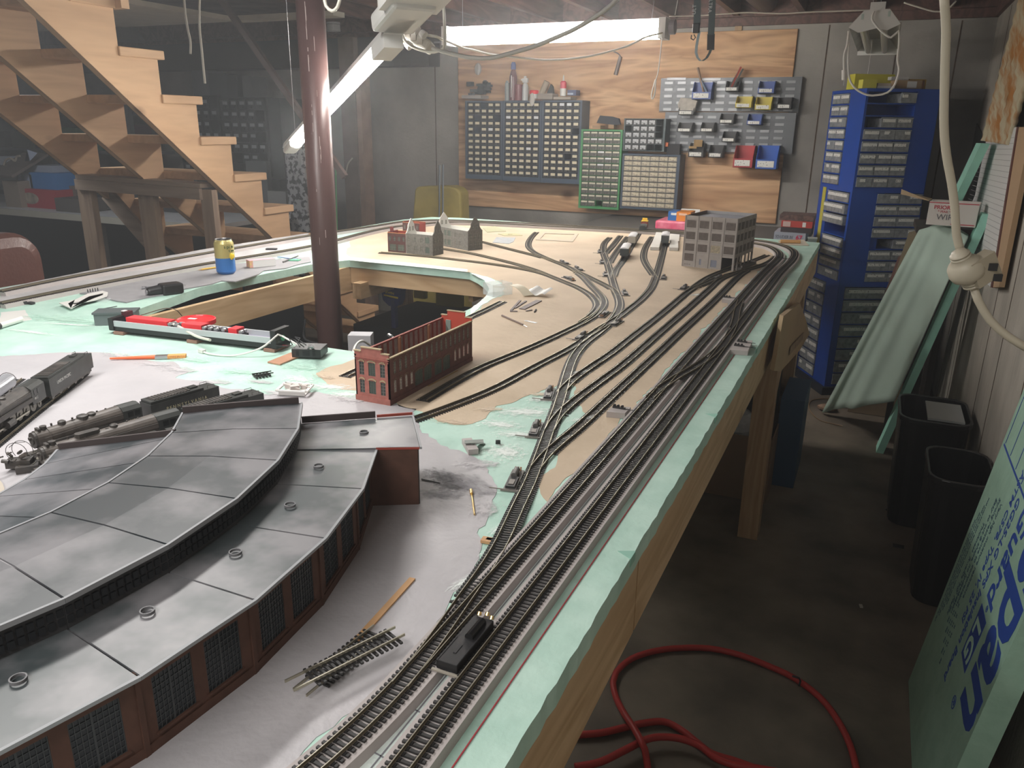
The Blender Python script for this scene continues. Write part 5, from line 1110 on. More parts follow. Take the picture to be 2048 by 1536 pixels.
# flat cards on the far part of the layout
def flat(l, m, label, th=.0025, name='card', hole_=None, z=T + .0008, cat=None):
    pp = [onZ(x, y, z + th) for x, y in l]
    if not ccw(pp): pp.reverse()
    if hole_:
        hh = [onZ(x, y, z + th) for x, y in hole_]
        if ccw(hh): hh.reverse()
        pp = with_hole(pp, hh)
    return tag(MB().prism([(q.x, q.y) for q in pp], z, z + th).build(name, m), label, cat or name.split('_')[-1])
flat([(966, 456), (974, 464), (1012, 462), (990, 452)], mat('card_olive', (.42, .42, .27), .7), 'olive card sheet lying beyond the stone mills, farther one', .002)
flat([(996, 467.5), (1009, 471), (1045, 470.5), (1030, 466.5)], mat('card_olive2', (.48, .46, .26), .7), 'small olive card frame near the curved siding', .002, hole_=[(1014, 469.6), (1022, 470), (1026, 468.6), (1016, 468.4)])
flat([(993, 474), (985, 484.5), (1018, 487), (1027, 483), (1031, 475)], mat('card_blue', (.30, .34, .38), .6, rgb2=(.45, .47, .48), scale=40), 'ribbed blue-grey card sheets lying left of the curved siding', .002)
flat([(1089, 464), (1071, 479), (1146, 483), (1157, 467.5)], mat('chipboard', (.50, .44, .35), .75), 'rectangular cardboard window frame lying flat beyond the curved siding', .003, 'cardboard_surround', hole_=[(1090, 466.5), (1080, 477.5), (1139, 480.5), (1149, 468.5)], cat='frame')
# things on the far right corner of the table
flat([(1556, 481), (1560, 489), (1618, 491), (1608, 479)], mat('kraft_pack', (.62, .56, .46), .5), 'clear packet holding wooden sticks on the far corner of the layout', .002, 'stick_packet', cat='packet')
pk_ = thing('wooden_sticks', 'two orange wooden sticks side by side on the far corner packet', 'sticks', onZ(1580, 484))
for dy in (0, 3): MB().cyl(onZ(1561, 481 + dy, T + .008), onZ(1601, 482 + dy, T + .008), .005, n=8).build('stick', mat('orange_stick', (.72, .42, .18), .5), pk_)
tin = thing('small_tin', 'small grey tin with a clear lid on the far right corner of the layout', 'tin', onZ(1625, 482)); p = onZ(1624, 484)
MB().cbox(p + V(0, .01, .008), (.040, .03, .014), .1).build('tin', mat('tin_grey', (.16, .18, .18), .4), tin); MB().cbox(p + V(0, .01, .018), (.044, .033, .006), .1).build('lid', mat('tin_lid', (.40, .42, .42), .3), tin)
# ================================================================ lights hanging over the layout
glow = mat('lit_tube', (1.0, .96, .90), .5, emit=66); glow1 = mat('lit_tube_level', (1.0, .96, .90), .5, emit=66)
lampw = mat('lamp_white', (.74, .74, .72), .4)
def shop_light(name, a, b, label, wdt=.13, lit=True):
    a, b = Vector(a), Vector(b); r = thing(name, label, 'lamp', a); d = (b - a).normalized(); x = d.cross(Vector((0, 0, 1))).normalized(); z = x.cross(d); L = (b - a).length
    M = Matrix.Translation(a) @ Matrix((d, -x, z)).transposed().to_4x4()
    return r, M, L
p1, p2 = onY(893, 60, 4.1), onY(1335, 43, 4.1); zz = (p1.z + p2.z) / 2
l1, M, L = shop_light('tube_lamp', (p1.x, 4.1, zz), (p2.x, 4.1, zz), 'long bright white tube lamp hanging level in front of the plywood board')
g = MB(); g.prism([(-.03, .012), (.03, .012), (.012, -.024), (-.008, -.024)], 0, L, M @ Matrix(((0, 0, 1, 0), (1, 0, 0, 0), (0, 1, 0, 0), (0, 0, 0, 1)))); g.build('reflector', lampw, l1)
for y, z, r_ in ((-.024, -.052, .025), (.024, -.052, .025), (-.022, -.014, .013)): MB().cyl(M @ Vector((.03, y, z)), M @ Vector((L - .03, y, z)), r_, n=16).build('tube', glow1, l1)
for x in (-.004, L - .03): MB().box(x, -.052, -.080, x + .034, .052, .014, M).build('end_cap', lampw, l1)
MB().tube([(p1.x + .1, 4.1, zz), (p1.x + .1, 4.1, 2.3)], .0015, 5, smooth=False).build('hanging_chain', steel, l1); MB().tube([(p2.x - .08, 4.1, zz), (p2.x - .06, 4.1, 2.3)], .0015, 5, smooth=False).build('hanging_chain', steel, l1)
MB().cyl((p2.x + .018, 4.08, zz - .028), (p2.x + .045, 4.08, zz - .028), .034, n=20).build('end_disc', mat('lamp_dark_disc', (.16, .14, .16), .4), l1)
c0 = V(p2.x - .005, 4.04, zz - .06); zb_ = onY(1322, 198, 4.04).z
pc = thing('pull_string', 'white knotted pull cord hanging from the right end of the bright level lamp', 'cord', c0)
MB().tube([c0, c0 + V(-.008, 0, -.16), V(c0.x - .02, 4.04, zb_ + .08)], .0028, 6).build('cord', white, pc)
MB().tube([V(c0.x - .02, 4.04, zb_ + .09), V(c0.x - .035, 4.04, zb_ + .02), V(c0.x - .028, 4.04, zb_), V(c0.x - .018, 4.04, zb_ + .03), V(c0.x - .018, 4.04, zb_ + .09)], .004, 6).build('knot_loop', white, pc)
l2, M, L = shop_light('tube_lamp', LA, LB, 'bright slanting tube lamp hanging down behind the steel post')
M = Matrix.Translation(LA) @ (M.to_3x3().to_4x4())
g = MB(); g.prism([(-.022, 0), (.022, 0), (.03, -.022), (-.03, -.022)], -.22, L + .16, M @ Matrix(((0, 0, 1, 0), (1, 0, 0, 0), (0, 1, 0, 0), (0, 0, 0, 1)))); g.build('reflector', lampw, l2)
MB().cyl(M @ Vector((.02, 0, -.036)), M @ Vector((L, 0, -.036)), .021, n=18).build('tube', glow, l2)
MB().box(L + .001, -.03, -.05, L + .16, .03, -.022, M).build('end_housing', lampw, l2, bevel=.01)
MB().box(-.10, -.030, -.06, .019, .030, -.020, M).build('tube_socket', lampw, l2)
g = MB(); g.box(-.30, -.065, -.022, -.10, .065, .03, M); g.build('ballast_housing', lampw, l2, bevel=.012)
MB().box(-.42, -.085, -.01, -.24, .085, .03, M).build('mounting_plate', lampw, l2)
MB().cyl(M @ Vector((-.34, 0, .02)), V((M @ Vector((-.34, 0, 0))).x, (M @ Vector((-.34, 0, 0))).y, 2.3), .002, n=6).build('hanging_chain', steel, l2)
MB().cyl(M @ Vector((L, 0, .0)), V((M @ Vector((L, 0, 0))).x, (M @ Vector((L, 0, 0))).y, 2.3), .0012, n=6).build('hanging_chain', steel, l2)
# end-on unlit fixture near the blue tower
Yf = 4.0; q1, q2 = onY(1697, 58, Yf), onY(1802, 44, Yf); zf_ = onY(1740, 30, Yf).z
l3 = thing('tube_lamp', 'unlit white tube lamp seen end-on above the blue drawer tower, cord hanging in a loop', 'lamp', V(q1.x, Yf, zf_))
W_ = q2.x - q1.x; M = FR(V(q1.x, Yf, zf_ - .035), 0)
g = MB(); pr = [(0, -.012), (.055, .055), (.055 + .02, .055), (.075, .085), (.135, .085), (.135, .055), (W_ - .05, .055), (W_, -.004), (W_ - .05, -.028), (W_ * .55, -.018), (W_ * .2, -.034)]
N_ = M @ Matrix(((1, 0, 0, 0), (0, 0, 1, 0), (0, 1, 0, 0), (0, 0, 0, 1)))
g.prism(pr, 0, .003, N_); g.build('end_plate', lampw, l3)
g = MB(); refl = [(0, -.010), (.055, .055), (W_ - .05, .055), (W_, -.004)]
for (x0, z0), (x1, z1) in zip(refl, refl[1:]): g.add([M @ Vector((x0, .003, z0)), M @ Vector((x1, .003, z1)), M @ Vector((x1, 1.2, z1)), M @ Vector((x0, 1.2, z0)), M @ Vector((x0, .003, z0 + .002)), M @ Vector((x1, .003, z1 + .002)), M @ Vector((x1, 1.2, z1 + .002)), M @ Vector((x0, 1.2, z0 + .002))], [(0, 1, 2, 3), (7, 6, 5, 4), (0, 4, 5, 1), (2, 6, 7, 3), (0, 3, 7, 4), (1, 5, 6, 2)])
g.build('reflector', mat('worn_reflector', (.55, .53, .48), .4, var=.15, scale=9), l3)
for x in (.055, W_ - .065): MB().cyl(M @ Vector((x, .01, -.008)), M @ Vector((x, 1.19, -.008)), .016, n=14).build('tube', mat('unlit_tube', (.62, .60, .54), .25), l3)
MB().box(0, 1.197, -.03, W_, 1.2, .055, M).build('end_plate', lampw, l3)
g = MB()
for x, z in ((.045, .018), (W_ - .055, .026)): g.box(x, -.001, z, x + .010, .004, z + .022, M)
g.build('slot', mat('slot_glass', (.5, .6, .55), .3), l3)
for x in (.085, .115): MB().tube([M @ Vector((x, 0, .085)), M @ Vector((x, 0, .40))], .0018, 5, smooth=False).build('hanging_chain', steel, l3)
lc = thing('looped_cable', 'white lamp cable hanging in a wide loop before the blue tower, plug dangling', 'cord', V(q1.x, Yf - .01, zf_))
loop = [(1748, 22), (1744, 38), (1760, 60), (1782, 75), (1797, 62), (1798, 90), (1795, 120), (1798, 140), (1790, 168), (1775, 185), (1755, 190), (1735, 190), (1712, 178), (1699, 158), (1696, 125), (1697, 95), (1697, 62)]
MB().tube([onY(x, y, Yf - .015) for x, y in loop], .0045, 8).build('cord', white, lc)
MB().tube([onY(x, y, Yf - .02) for x, y in [(1697, 66), (1694, 90), (1688, 112), (1688, 142)]], .0045, 8).build('cord', white, lc)
MB().cyl(onY(1688, 140, Yf - .02), onY(1687, 160, Yf - .02), .010, .008, 10).build('plug', white, lc)
MB().box(*(onY(1686, 171, Yf - .02)), *(onY(1689, 160, Yf - .022)),).build('plug_prong', steel, lc)
MB().tube([onY(1744, 80, 4.5), onY(1742, 100, 4.5), onY(1738, 130, 4.5), onY(1735, 148, 4.5)], .0012, 5).build('pull_string', white, lc)
# cords, power strip at the top
def cord(pts, Y, r, label, m=offwhite, name='power_cable', n=8):
    return tag(MB().tube([onY(x, y, (Y[i] if isinstance(Y, (list, tuple)) else Y)) for i, (x, y) in enumerate(pts)], r, n).build(name, m, smooth=True), label, 'cord')
cord([(757, -10), (758, 20), (766, 50), (780, 68), (797, 82), (815, 88)], 2.3, .0042, 'cream cord dropping past the slanting lamp into the power strip')
cord([(790, -5), (806, 16), (805, 45), (803, 60), (808, 78), (822, 92), (845, 101), (868, 104), (887, 96), (889, 80), (889, 50), (886, -8)], 2.25, .0045, 'cream cord looping under the power strip and up to the ceiling')
cord([(808, 28), (820, 42), (832, 58)], 2.28, .006, 'thick cream cord running from slanting lamp to power strip')
cord([(853, 70), (872, 73), (890, 81), (925, 95), (945, 99), (975, 107), (1010, 112), (1045, 116), (1097, 120), (1155, 116), (1200, 108), (1255, 92), (1292, 74), (1325, 66)], [2.3, 2.3, 2.4, 2.6, 2.8, 3.0, 3.2, 3.3, 3.5, 3.7, 3.8, 3.9, 4.0, 4.05], .0045, 'cream lamp cord sagging across the plywood board to the level lamp')
cord([(864, 96), (900, 107), (940, 115), (980, 116), (1020, 107), (1070, 92), (1110, 76), (1150, 58), (1190, 34), (1225, 8), (1240, -10)], 2.25, .0062, 'thick grey-white extension cord sweeping up in front of the level lamp', mat('grey_cord', (.55, .54, .50), .5))
cord([(648, -8), (652, 12), (664, 22), (675, 14), (681, -8)], 1.9, .0045, 'white cord loop hanging from the ceiling right of the post')
cord([(1338, 33), (1400, 31), (1460, 27), (1500, 25), (1560, 27), (1620, 24), (1680, 22), (1740, 20)], 4.15, .003, 'thin cream wire strung along the joists to the end-on lamp')
cord([(1808, 5), (1830, 12), (1870, 23), (1895, 18), (1912, 2)], 3.6, .003, 'thin cream wire drooping beside the beige cord at the top right')
cord([(1350, 30), (1357, -8)], 4.1, .002, 'thin string going up beside the right end of the level lamp')
ps = thing('power_strip', 'cream power strip dangling among cords right of the slanting lamp', 'power strip', onY(825, 75, 2.3))
a, b = onY(793, 54, 2.3), onY(862, 97, 2.3); g = MB(); g.bar(a, b, .045, .034, up=(0, .3, 1)); g.build('housing', mat('strip_cream', (.66, .64, .58), .45), ps, bevel=.006)
for t in (.25, .45, .62, .8): p = a.lerp(b, t) + V(0, -.022, .005); MB().cbox(p, (.016, .014, .016), .2).build('socket', mat('strip_cream2', (.58, .54, .48), .5), ps)
for x, y in ((832, 58), (846, 68), (817, 90)): MB().cyl(onY(x - 4, y - 3, 2.27), onY(x + 4, y + 4, 2.27), .011, .013, 10).build('plug', white, ps)
# beige cord with triple tap, close to the camera at the right
cy = 1.05
tp_ = thing('extension_cord', 'thick beige extension cord with a three-way tap hanging close at the right', 'extension cord', onY(1925, 560, 1.0))
MB().tube([onY(x, y, 1.0 + (y - 300) * .0001) for x, y in [(1888, -10), (1892, 60), (1890, 130), (1888, 250), (1893, 310), (1903, 365), (1910, 420), (1913, 470), (1922, 505)]], .0045, 10).build('cord', cordbeige, tp_, smooth=True)
MB().tube([onY(x, y, 1.02) for x, y in [(1945, 568), (1956, 600), (1980, 640), (2015, 672), (2060, 700)]], .0045, 10).build('cord', cordbeige, tp_, smooth=True)
a, b = onY(1922, 515, 1.01), onY(1943, 562, 1.02); MB().rev(a + (a - b) * .25, b + (b - a) * .25, [(0, .0075), (.06, .0085), (.07, .0105), (.10, .0105), (.11, .0088), (.13, .0088), (.14, .0108), (.17, .0108), (.19, .010), (.28, .015), (.38, .0185), (.55, .0195), (.68, .0175), (.78, .0115), (.81, .010), (.83, .0112), (.86, .0112), (.87, .009), (.89, .009), (.90, .0108), (.94, .0108), (.95, .008), (1, .0065)], 24).build('tap_body', cordbeige, tp_, smooth=True)
MB().bar(a.lerp(b, .1) + V(.015, 0, .004), b + V(.014, 0, .002), .016, .030).build('tap_face', mat('tap_face', (.42, .37, .28), .5), tp_)
for t in (.3, .75): MB().cbox(a.lerp(b, t) + V(.028, 0, .0), (.009, .008, .008)).build('black_plug', black, tp_)
# lanyard
ly = thing('lanyard', 'dark grey lanyard strap with a black buckle and ULTRA lettering hanging before the plywood', 'lanyard', onY(1400, 60, 3.2))
lm_ = mat('lanyard_grey', (.06, .085, .09), .6); lm2 = mat('lanyard_light', (.26, .33, .36), .5); Yl = 3.2
def ribbon(pts, wd, m, nm, th=.0012, par=ly, Y=Yl):
    P_ = [onY(x, y, Y) for x, y in pts]; g = MB(); vs = []
    for p in P_: vs += [p + V(-wd / 2, 0, 0), p + V(wd / 2, 0, 0), p + V(wd / 2, th, 0), p + V(-wd / 2, th, 0)]
    fs = [];
    for i in range(len(P_) - 1):
        for k in range(4): fs.append([i * 4 + k, i * 4 + (k + 1) % 4, (i + 1) * 4 + (k + 1) % 4, (i + 1) * 4 + k])
    fs += [[3, 2, 1, 0], [len(vs) - 4 + k for k in range(4)]]; g.add(vs, fs); return g.build(nm, m, par)
ribbon([(1395, -10), (1394, 50)], .026, lm_, 'strap'); ribbon([(1425, -10), (1424, 30), (1422, 70)], .024, lm_, 'strap')
ribbon([(1422, 68), (1421, 100)], .027, blackm, 'sleeve', .003)
ribbon([(1399, 62), (1396, 75), (1393, 92), (1392, 105), (1395, 115), (1401, 122), (1407, 121)], .010, lm2, 'strap_loop'); ribbon([(1405, 122), (1413, 116), (1419, 106), (1422, 98)], .010, lm_, 'strap_loop')
MB().box(*onY(1384, 66, Yl - .012), *onY(1401, 47, Yl + .004)).build('buckle', black, ly, bevel=.003)
MB().tube([onY(x, y, Yl) for x, y in [(1383, 70), (1382, 77), (1387, 80), (1391, 75), (1388, 69)]], .0022, 6).build('ring', blackm, ly)
MU = Matrix.Translation(onY(1428.5, 44, Yl - .0008)) @ Matrix.Rotation(math.pi / 2, 4, 'X') @ Matrix.Rotation(math.pi / 2, 4, 'Z') if False else None
for s_, x, y, k in (('ULTRA', 1419, -9, -1), ('ULT', 1391, 29, 1)):
    p = onY(x, y, Yl - .001); M_ = Matrix.Translation(p) @ Matrix.Rotation(math.pi / 2, 4, 'X') @ Matrix.Rotation(k * math.pi / 2, 4, 'Z')
    text('lettering', s_, .019, M_, mat('pale_print', (.55, .58, .58), .6), ly, .0003)
# steel post
px0, px1 = V(-1.7006, 2.2, 0), 0
post = thing('steel_post', 'reddish-brown painted steel lally post rising through the well in the layout', 'post', V(-1.70, 2.2, 0))
MB().cyl((-1.70, 2.2, .01), (-1.70, 2.2, 2.245), .0445, n=36).build('post', mat('red_oxide', (.135, .078, .074), .35, rgb2=(.095, .052, .048), scale=5, stretch=(1, 1, .25), bump=.15, bscale=30), post, smooth=True)
MB().box(-1.78, 2.12, 0, -1.62, 2.28, .01).build('base_plate', mat('red_oxide2', (.12, .06, .05), .5), post)
g = MB(); rs = random.Random(5)
for k in range(34):
    z = rs.uniform(1.75, 2.2) if k < 20 else rs.uniform(1.1, 1.8); a = math.radians(rs.choice([-72, -72, -46]) + rs.uniform(-1.5, 1.5)); p = V(-1.70 + math.cos(a) * .0446, 2.2 + math.sin(a) * .0446, z); g.cbox(p, (.0008, rs.uniform(.0008, .0022), rs.uniform(.006, .05)), a)
g.build('drip_highlights', mat('drip_highlight', (.52, .42, .40), .3), post)  # pale slivers paint in the vertical highlights along the paint runs
# slanting brace pole behind the post + timber post
a, b = onY(440, -5, 4.0), onY(690, 354, 4.0)
tag(MB().bar(a, b, .03, .035).build('diagonal_brace', mat('dark_brown_wood', (.13, .085, .075), .6)), 'thin dark wooden brace slanting down behind the steel post', 'brace')
tp2 = thing('timber_post', 'dark timber post with a paler edge standing against the far wall', 'post', V(-3.95, 5.5, 0))
a0_, a1_ = onY(682, 90, 5.5).x, onY(712, 90, 5.5).x; a2_ = onY(722, 90, 5.5).x
MB().box(a0_, 5.46, 0, a1_, 5.60, 2.19).build('post', mat('timber_dark', (.16, .11, .09), .7, var=.2, scale=8), tp2)
MB().box(a1_ + .001, 5.47, 0, a2_, 5.60, 1.97).build('post_edge', mat('timber_edge', (.30, .19, .14), .7, var=.2, scale=8), tp2)
MB().tube([onY(705, 316, 5.44), onY(696, 328, 5.44), onY(692, 345, 5.44), onY(691, 356, 5.44)], .006, 6).build('hanging_cloth', mat('rag_tan', (.45, .40, .33), .8), tp2)
tag(MB().cyl(onY(671, 330, 5.3), V(onY(667, 440, 5.3).x, 5.3, .002), .006, n=8).build('green_rod', mat('green_rod', (.15, .5, .2), .5)), 'thin green rod standing behind the steel post', 'rod')
sm = thing('smoke_alarm', 'round white smoke alarm on the far beam right of the post', 'smoke alarm', onY(664, 56, 5.4)); p = onY(664, 56, 5.4)
MB().cyl(p + V(0, .02, .028), p + V(0, .02, .042), .052, n=24).build('base', mat('alarm_white', (.45, .45, .45), .5), sm); MB().cyl(p + V(0, .02, -.022), p + V(0, .02, .024), .052, .050, n=24).build('cover', mat('alarm_white', (.45, .45, .45)), sm)
tag(MB().bar(onY(640, 89, 5.6), onY(918, 84, 5.6), .01, .012).build('wall_conduit', mat('conduit_grey', (.34, .35, .37), .5)), 'pale grey conduit running level along the far wall', 'conduit')
tag(MB().box(FAR_L, 5.52, 1.98, -3.2, YW - .001, 2.19).build('far_beam', mat('far_beam', (.075, .065, .07), .8)), 'dark beam along the top of the far wall at the left', 'beam')
# ================================================================ plywood board on the far wall
YP = YW - .02
A_ = onY(916, 100, YP); xL, xR = -3.035, -.60; zB, zT = 1.55 - .604, 1.55 + .613
tag(MB().box(xL, YP, zB, xR, YW - .001, zT).build('plywood_board', ply, bevel=.004), 'large knotty plywood board fixed to the far concrete wall', 'board')
tag(MB().box(onY(1471, 40, YP).x, YP + .003, zT + .001, onY(1471, 40, YP).x + .045, YW - .002, zT + .09).build('wood_cleat', lumber_z), 'short pale timber cleat above the plywood board', 'cleat')
nav = mat('navy_cabinet', (.045, .07, .11), .5); navd = mat('cabinet_dark', (.022, .025, .03), .6); drawer_d = mat('drawer_dark', (.03, .032, .036), .35)
def cab(name, label, px, Yf, depth, cols, rows, body, drw, card, missing=(), whites=(), m=(.03, .03, .03, .03), card_wh=(.62, .42), group=None, front_card=True, cardy=.62, tilt=0.0):
    """open-fronted small-parts cabinet; px = top-left, top-right, bottom-left, bottom-right of its face"""
    tl, tr, bl, br = [onY(x, y, Yf) for x, y in px]; x0, x1 = (tl.x + bl.x) / 2, (tr.x + br.x) / 2; z1, z0 = (tl.z + tr.z) / 2, (bl.z + br.z) / 2
    W, H = x1 - x0, z1 - z0; o = V(x0, Yf, z0); r = thing(name, label, 'parts cabinet', o, group); M = Matrix.Translation(o) @ Matrix.Rotation(tilt, 4, 'Y')
    ml, mr, mt, mb_ = m[0] * W, m[1] * W, m[2] * H, m[3] * H
    g = MB(); g.box(0, 0, 0, ml, depth, H, M); g.box(W - mr, 0, 0, W, depth, H, M); g.box(ml, 0, 0, W - mr, depth, mb_, M); g.box(ml, 0, H - mt, W - mr, depth, H, M); g.box(ml, depth - .004, mb_, W - mr, depth, H - mt, M)
    cw, ch = (W - ml - mr) / cols, (H - mt - mb_) / rows
    for k in range(1, rows): g.box(ml, .004, mb_ + ch * k - .0012, W - mr, depth - .004, mb_ + ch * k + .0012, M)
    for k in range(1, cols): g.box(ml + cw * k - .0008, .006, mb_, ml + cw * k + .0008, depth - .004, H - mt, M)
    g.build('cabinet_body', body, r)
    dm_ = MB().box(.0015, 0, .002, cw - .0015, depth * .6, ch - .004).mesh('drawer'); dm_.materials.append(drw)
    cm_ = MB().box(cw * (1 - card_wh[0]) / 2, -.0012, ch * (cardy - card_wh[1] / 2), cw * (1 + card_wh[0]) / 2, -.0002, ch * (cardy + card_wh[1] / 2)).mesh('card'); cm_.materials.append(card)
    cn_ = MB().box(cw * (1 - card_wh[0]) / 2, -.0012, ch * (cardy - card_wh[1] / 2), cw * (1 + card_wh[0]) / 2, -.0002, ch * (cardy + card_wh[1] / 2)).mesh('card'); cn_.materials.append(mat('white_card', (.78, .80, .82), .6))
    km_ = MB().box(cw * .40, -.007, ch * .18, cw * .60, 0, ch * .34).mesh('drawer_pull'); km_.materials.append(drw)
    for i in range(cols):
        for j in range(rows):
            if (i, j) in missing: continue
            N = M @ Matrix.Translation((ml + cw * i, .001, H - mt - ch * (j + 1))); d = inst(dm_, 'drawer', r, N)
            inst(cn_ if (i, j) in whites else cm_, 'label_card', d, N).matrix_local = Matrix.Identity(4)
            kk = d.children[0]; kk.matrix_local = Matrix.Identity(4)
            k2 = bpy.data.objects.new('drawer_pull', km_); COL.objects.link(k2); k2.parent = d
    return r, M, W, H
Yc = YP - .17
grp = 'navy drawer cabinets on the plywood'
cab('parts_cabinet', 'leftmost navy small-parts cabinet with cream drawer cards', [(929, 202), (1005, 201.5), (932, 356), (1005, 361)], Yc, .165, 5, 12, nav, drawer_d, labelcream, missing=((2, 0), (1, 2), (4, 2), (1, 4)), whites=((3, 4), (3, 9)), m=(.06, .05, .02, .06), group=grp)
cab('parts_cabinet', 'middle navy small-parts cabinet with cream drawer cards', [(1005.5, 201.5), (1082, 201), (1005.5, 361), (1082, 365)], Yc, .165, 5, 12, nav, drawer_d, labelcream, missing=(), whites=((0, 2), (4, 2), (3, 4), (3, 7)), m=(.05, .05, .02, .06), group=grp)
cab('parts_cabinet', 'right-hand navy small-parts cabinet of the three, next to the green one', [(1082.5, 201), (1163, 200), (1082.5, 365), (1160, 369)], Yc, .165, 5, 12, nav, drawer_d, labelcream, missing=((4, 4), (3, 8)), whites=((2, 0), (3, 0)), m=(.05, .05, .02, .06), group=grp)
green = mat('green_cabinet', (.06, .27, .10), .5)
cab('parts_cabinet', 'tall green small-parts cabinet with clear drawers', [(1162, 258), (1243, 260), (1157, 415), (1239, 421)], Yc - .01, .16, 5, 12, green, mat('green_cab_drawer', (.10, .10, .09), .3, var=.4, scale=40), mat('card_cream2', (.62, .60, .48), .6), missing=((2, 11),), whites=((1, 1), (2, 1), (2, 3), (3, 4), (2, 5)), m=(.05, .04, .02, .03), card_wh=(.8, .26), cardy=.74)
cab('parts_cabinet', 'small dark cabinet of clear drawers above the beige one', [(1247, 238), (1331, 236), (1247, 300), (1329, 305)], Yc + .01, .15, 5, 5, mat('slate_cabinet', (.07, .10, .11), .5), drawer_d, mat('silver_card', (.62, .64, .66), .4, rgb2=(.20, .22, .24), scale=90), missing=((4, 0), (0, 1), (4, 1), (4, 2), (3, 4), (4, 4)), m=(.03, .05, .02, .02), card_wh=(.72, .62), cardy=.5)
cab('parts_cabinet', 'beige-drawer cabinet in a navy case at the lower right of the plywood', [(1245, 307), (1361, 310), (1240, 416), (1352, 423)], Yc - .005, .16, 6, 10, nav, mat('beige_drawer', (.40, .36, .28), .5), mat('beige_tag', (.58, .53, .40), .6, rgb2=(.22, .19, .14), scale=1, sharp=(.34, .40), stretch=(150, 150, 90), detail=1), m=(.03, .05, .03, .04), card_wh=(.75, .5), cardy=.55)
# clutter on top of the cabinets
def stand(px, pyb, Y, prof, m, name, label, cat, n=18):
    p = onY(px, pyb, Y); return tag(MB().lathe(prof, p, n).build(name, m, smooth=False), label, cat)
Yt = Yc + .05
cb = MB(); p = onY(945, 197, Yt); cb.box(p.x - .07, Yc + .01, p.z, p.x + .09, Yc + .14, p.z + .022)
tag(cb.build('board_offcut', mat('grey_offcut', (.40, .36, .33), .8)), 'flat grey offcut on the leftmost navy cabinet', 'board')
p = onY(955, 191, Yt); rs = random.Random(9); pw = thing('wire_rack_motors', 'dark jumble of motors and pliers above the leftmost cabinet', 'tool', p)
for k in range(16):
    q = p + V(rs.uniform(-.09, .11), rs.uniform(0, .06), rs.uniform(.0, .12)); MB().cbox(q, (rs.uniform(.02, .07), .03, rs.uniform(.015, .05)), rs.uniform(-.6, .6)).build('dark_part', mat('dim_dark', (.045, .05, .055), .6), pw)
p = onY(956, 138, YP - .04); tag(MB().sphere(p, .036, 10, 8, (.8, .3, 1.2)).build('hanging_bulb', mat('rag_pale', (.50, .47, .43), .8)), 'pale cloth pouch hanging above the dark jumble', 'pouch')
stand(1014, 201, Yt, [(.016, 0), (.017, .08), (.016, .12), (.010, .125), (.010, .135)], mat('dim_tin', (.30, .33, .33), .4), 'spray_can', 'slim grey bottle left of the blue-capped one on the cabinets', 'bottle')
bt = thing('blue_cap_bottle', 'tall dark bottle with a blue cap on the middle cabinet', 'bottle', onY(1026, 201, Yt)); p = onY(1026, 201, Yt)
MB().lathe([(.028, 0), (.028, .16), (.018, .20), (.014, .21)], p, 18).build('bottle', mat('maroon_bottle', (.14, .05, .06), .35), bt); MB().lathe([(.018, .21), (.018, .245), (.012, .26)], p, 16).build('cap', mat('blue_cap', (.08, .10, .30), .4), bt); MB().box(p.x - .005, p.y - .0295, p.z + .02, p.x + .001, p.y - .0285, p.z + .17).build('white_stripe', paper, bt)
p = onY(1037, 201, Yt); tag(MB().lathe([(.030, 0), (.030, .10), (.026, .11)], p, 18).build('maroon_jar', mat('maroon', (.22, .06, .07), .4)), 'maroon jar behind the spray bottle on the cabinets', 'jar')
sb = thing('spray_bottle', 'clear spray bottle with a white trigger head on the middle cabinet', 'bottle', onY(1050, 201, Yt - .03)); p = onY(1050, 201, Yt - .03)
MB().lathe([(.022, 0), (.023, .09), (.018, .11), (.010, .12)], p, 18).build('bottle', mat('pale_bottle', (.50, .52, .52), .3), sb); g = MB(); g.cbox(p + V(0, 0, .135), (.04, .018, .03)); g.cbox(p + V(-.022, 0, .14), (.02, .012, .012)); g.cbox(p + V(.0, 0, .158), (.018, .014, .012)); g.build('trigger_head', mat('trigger_white', (.60, .60, .58), .4), sb)
rj = thing('red_lid_jar', 'white jar with a red lid on the middle cabinet', 'jar', onY(1068, 197, Yt)); p = onY(1068, 197, Yt)
MB().lathe([(.030, 0), (.031, .03)], p, 20).build('jar', white, rj); MB().lathe([(.033, .03), (.033, .052), (.028, .056)], p, 20).build('lid', mat('red_lid', (.8, .03, .04)), rj)
p = onY(1064, 205, Yt - .07); g = MB(); g.sphere(p + V(0, 0, .02), .03, 10, 8, (.7, .3, 1.5)); tag(g.build('pale_rag', mat('rag_pale', (.5, .47, .43))), 'pale rag drooping over the front of the middle cabinet', 'rag')
tag(MB().cyl(onY(1083, 188, Yt), onY(1094, 163, Yt), .020, .022, n=16).build('cardboard_tube', mat('tube_tan', (.42, .35, .26), .8)), 'tan cardboard tube leaning on the cabinets', 'tube')
g = MB(); p = onY(1102, 188, Yt); g.prism([(-.03, 0), (.02, 0), (.012, .05), (-.002, .065)], -.01, .02, Matrix.Translation(p) @ Matrix(((1, 0, 0, 0), (0, 0, 1, 0), (0, 1, 0, 0), (0, 0, 0, 1)))); tag(g.build('black_sachet', blackm), 'black crumpled sachet beside the cardboard tube', 'sachet')
g = MB(); p = onY(1096, 199, Yt); g.box(p.x - .065, Yc + .01, p.z, p.x + .05, Yc + .12, p.z + .04); tag(g.build('paper_stack', mat('paper_stack', (.30, .26, .22), .8, var=.3, scale=1, stretch=(5, 5, 300))), 'stack of small papers on the right-hand navy cabinet', 'papers')
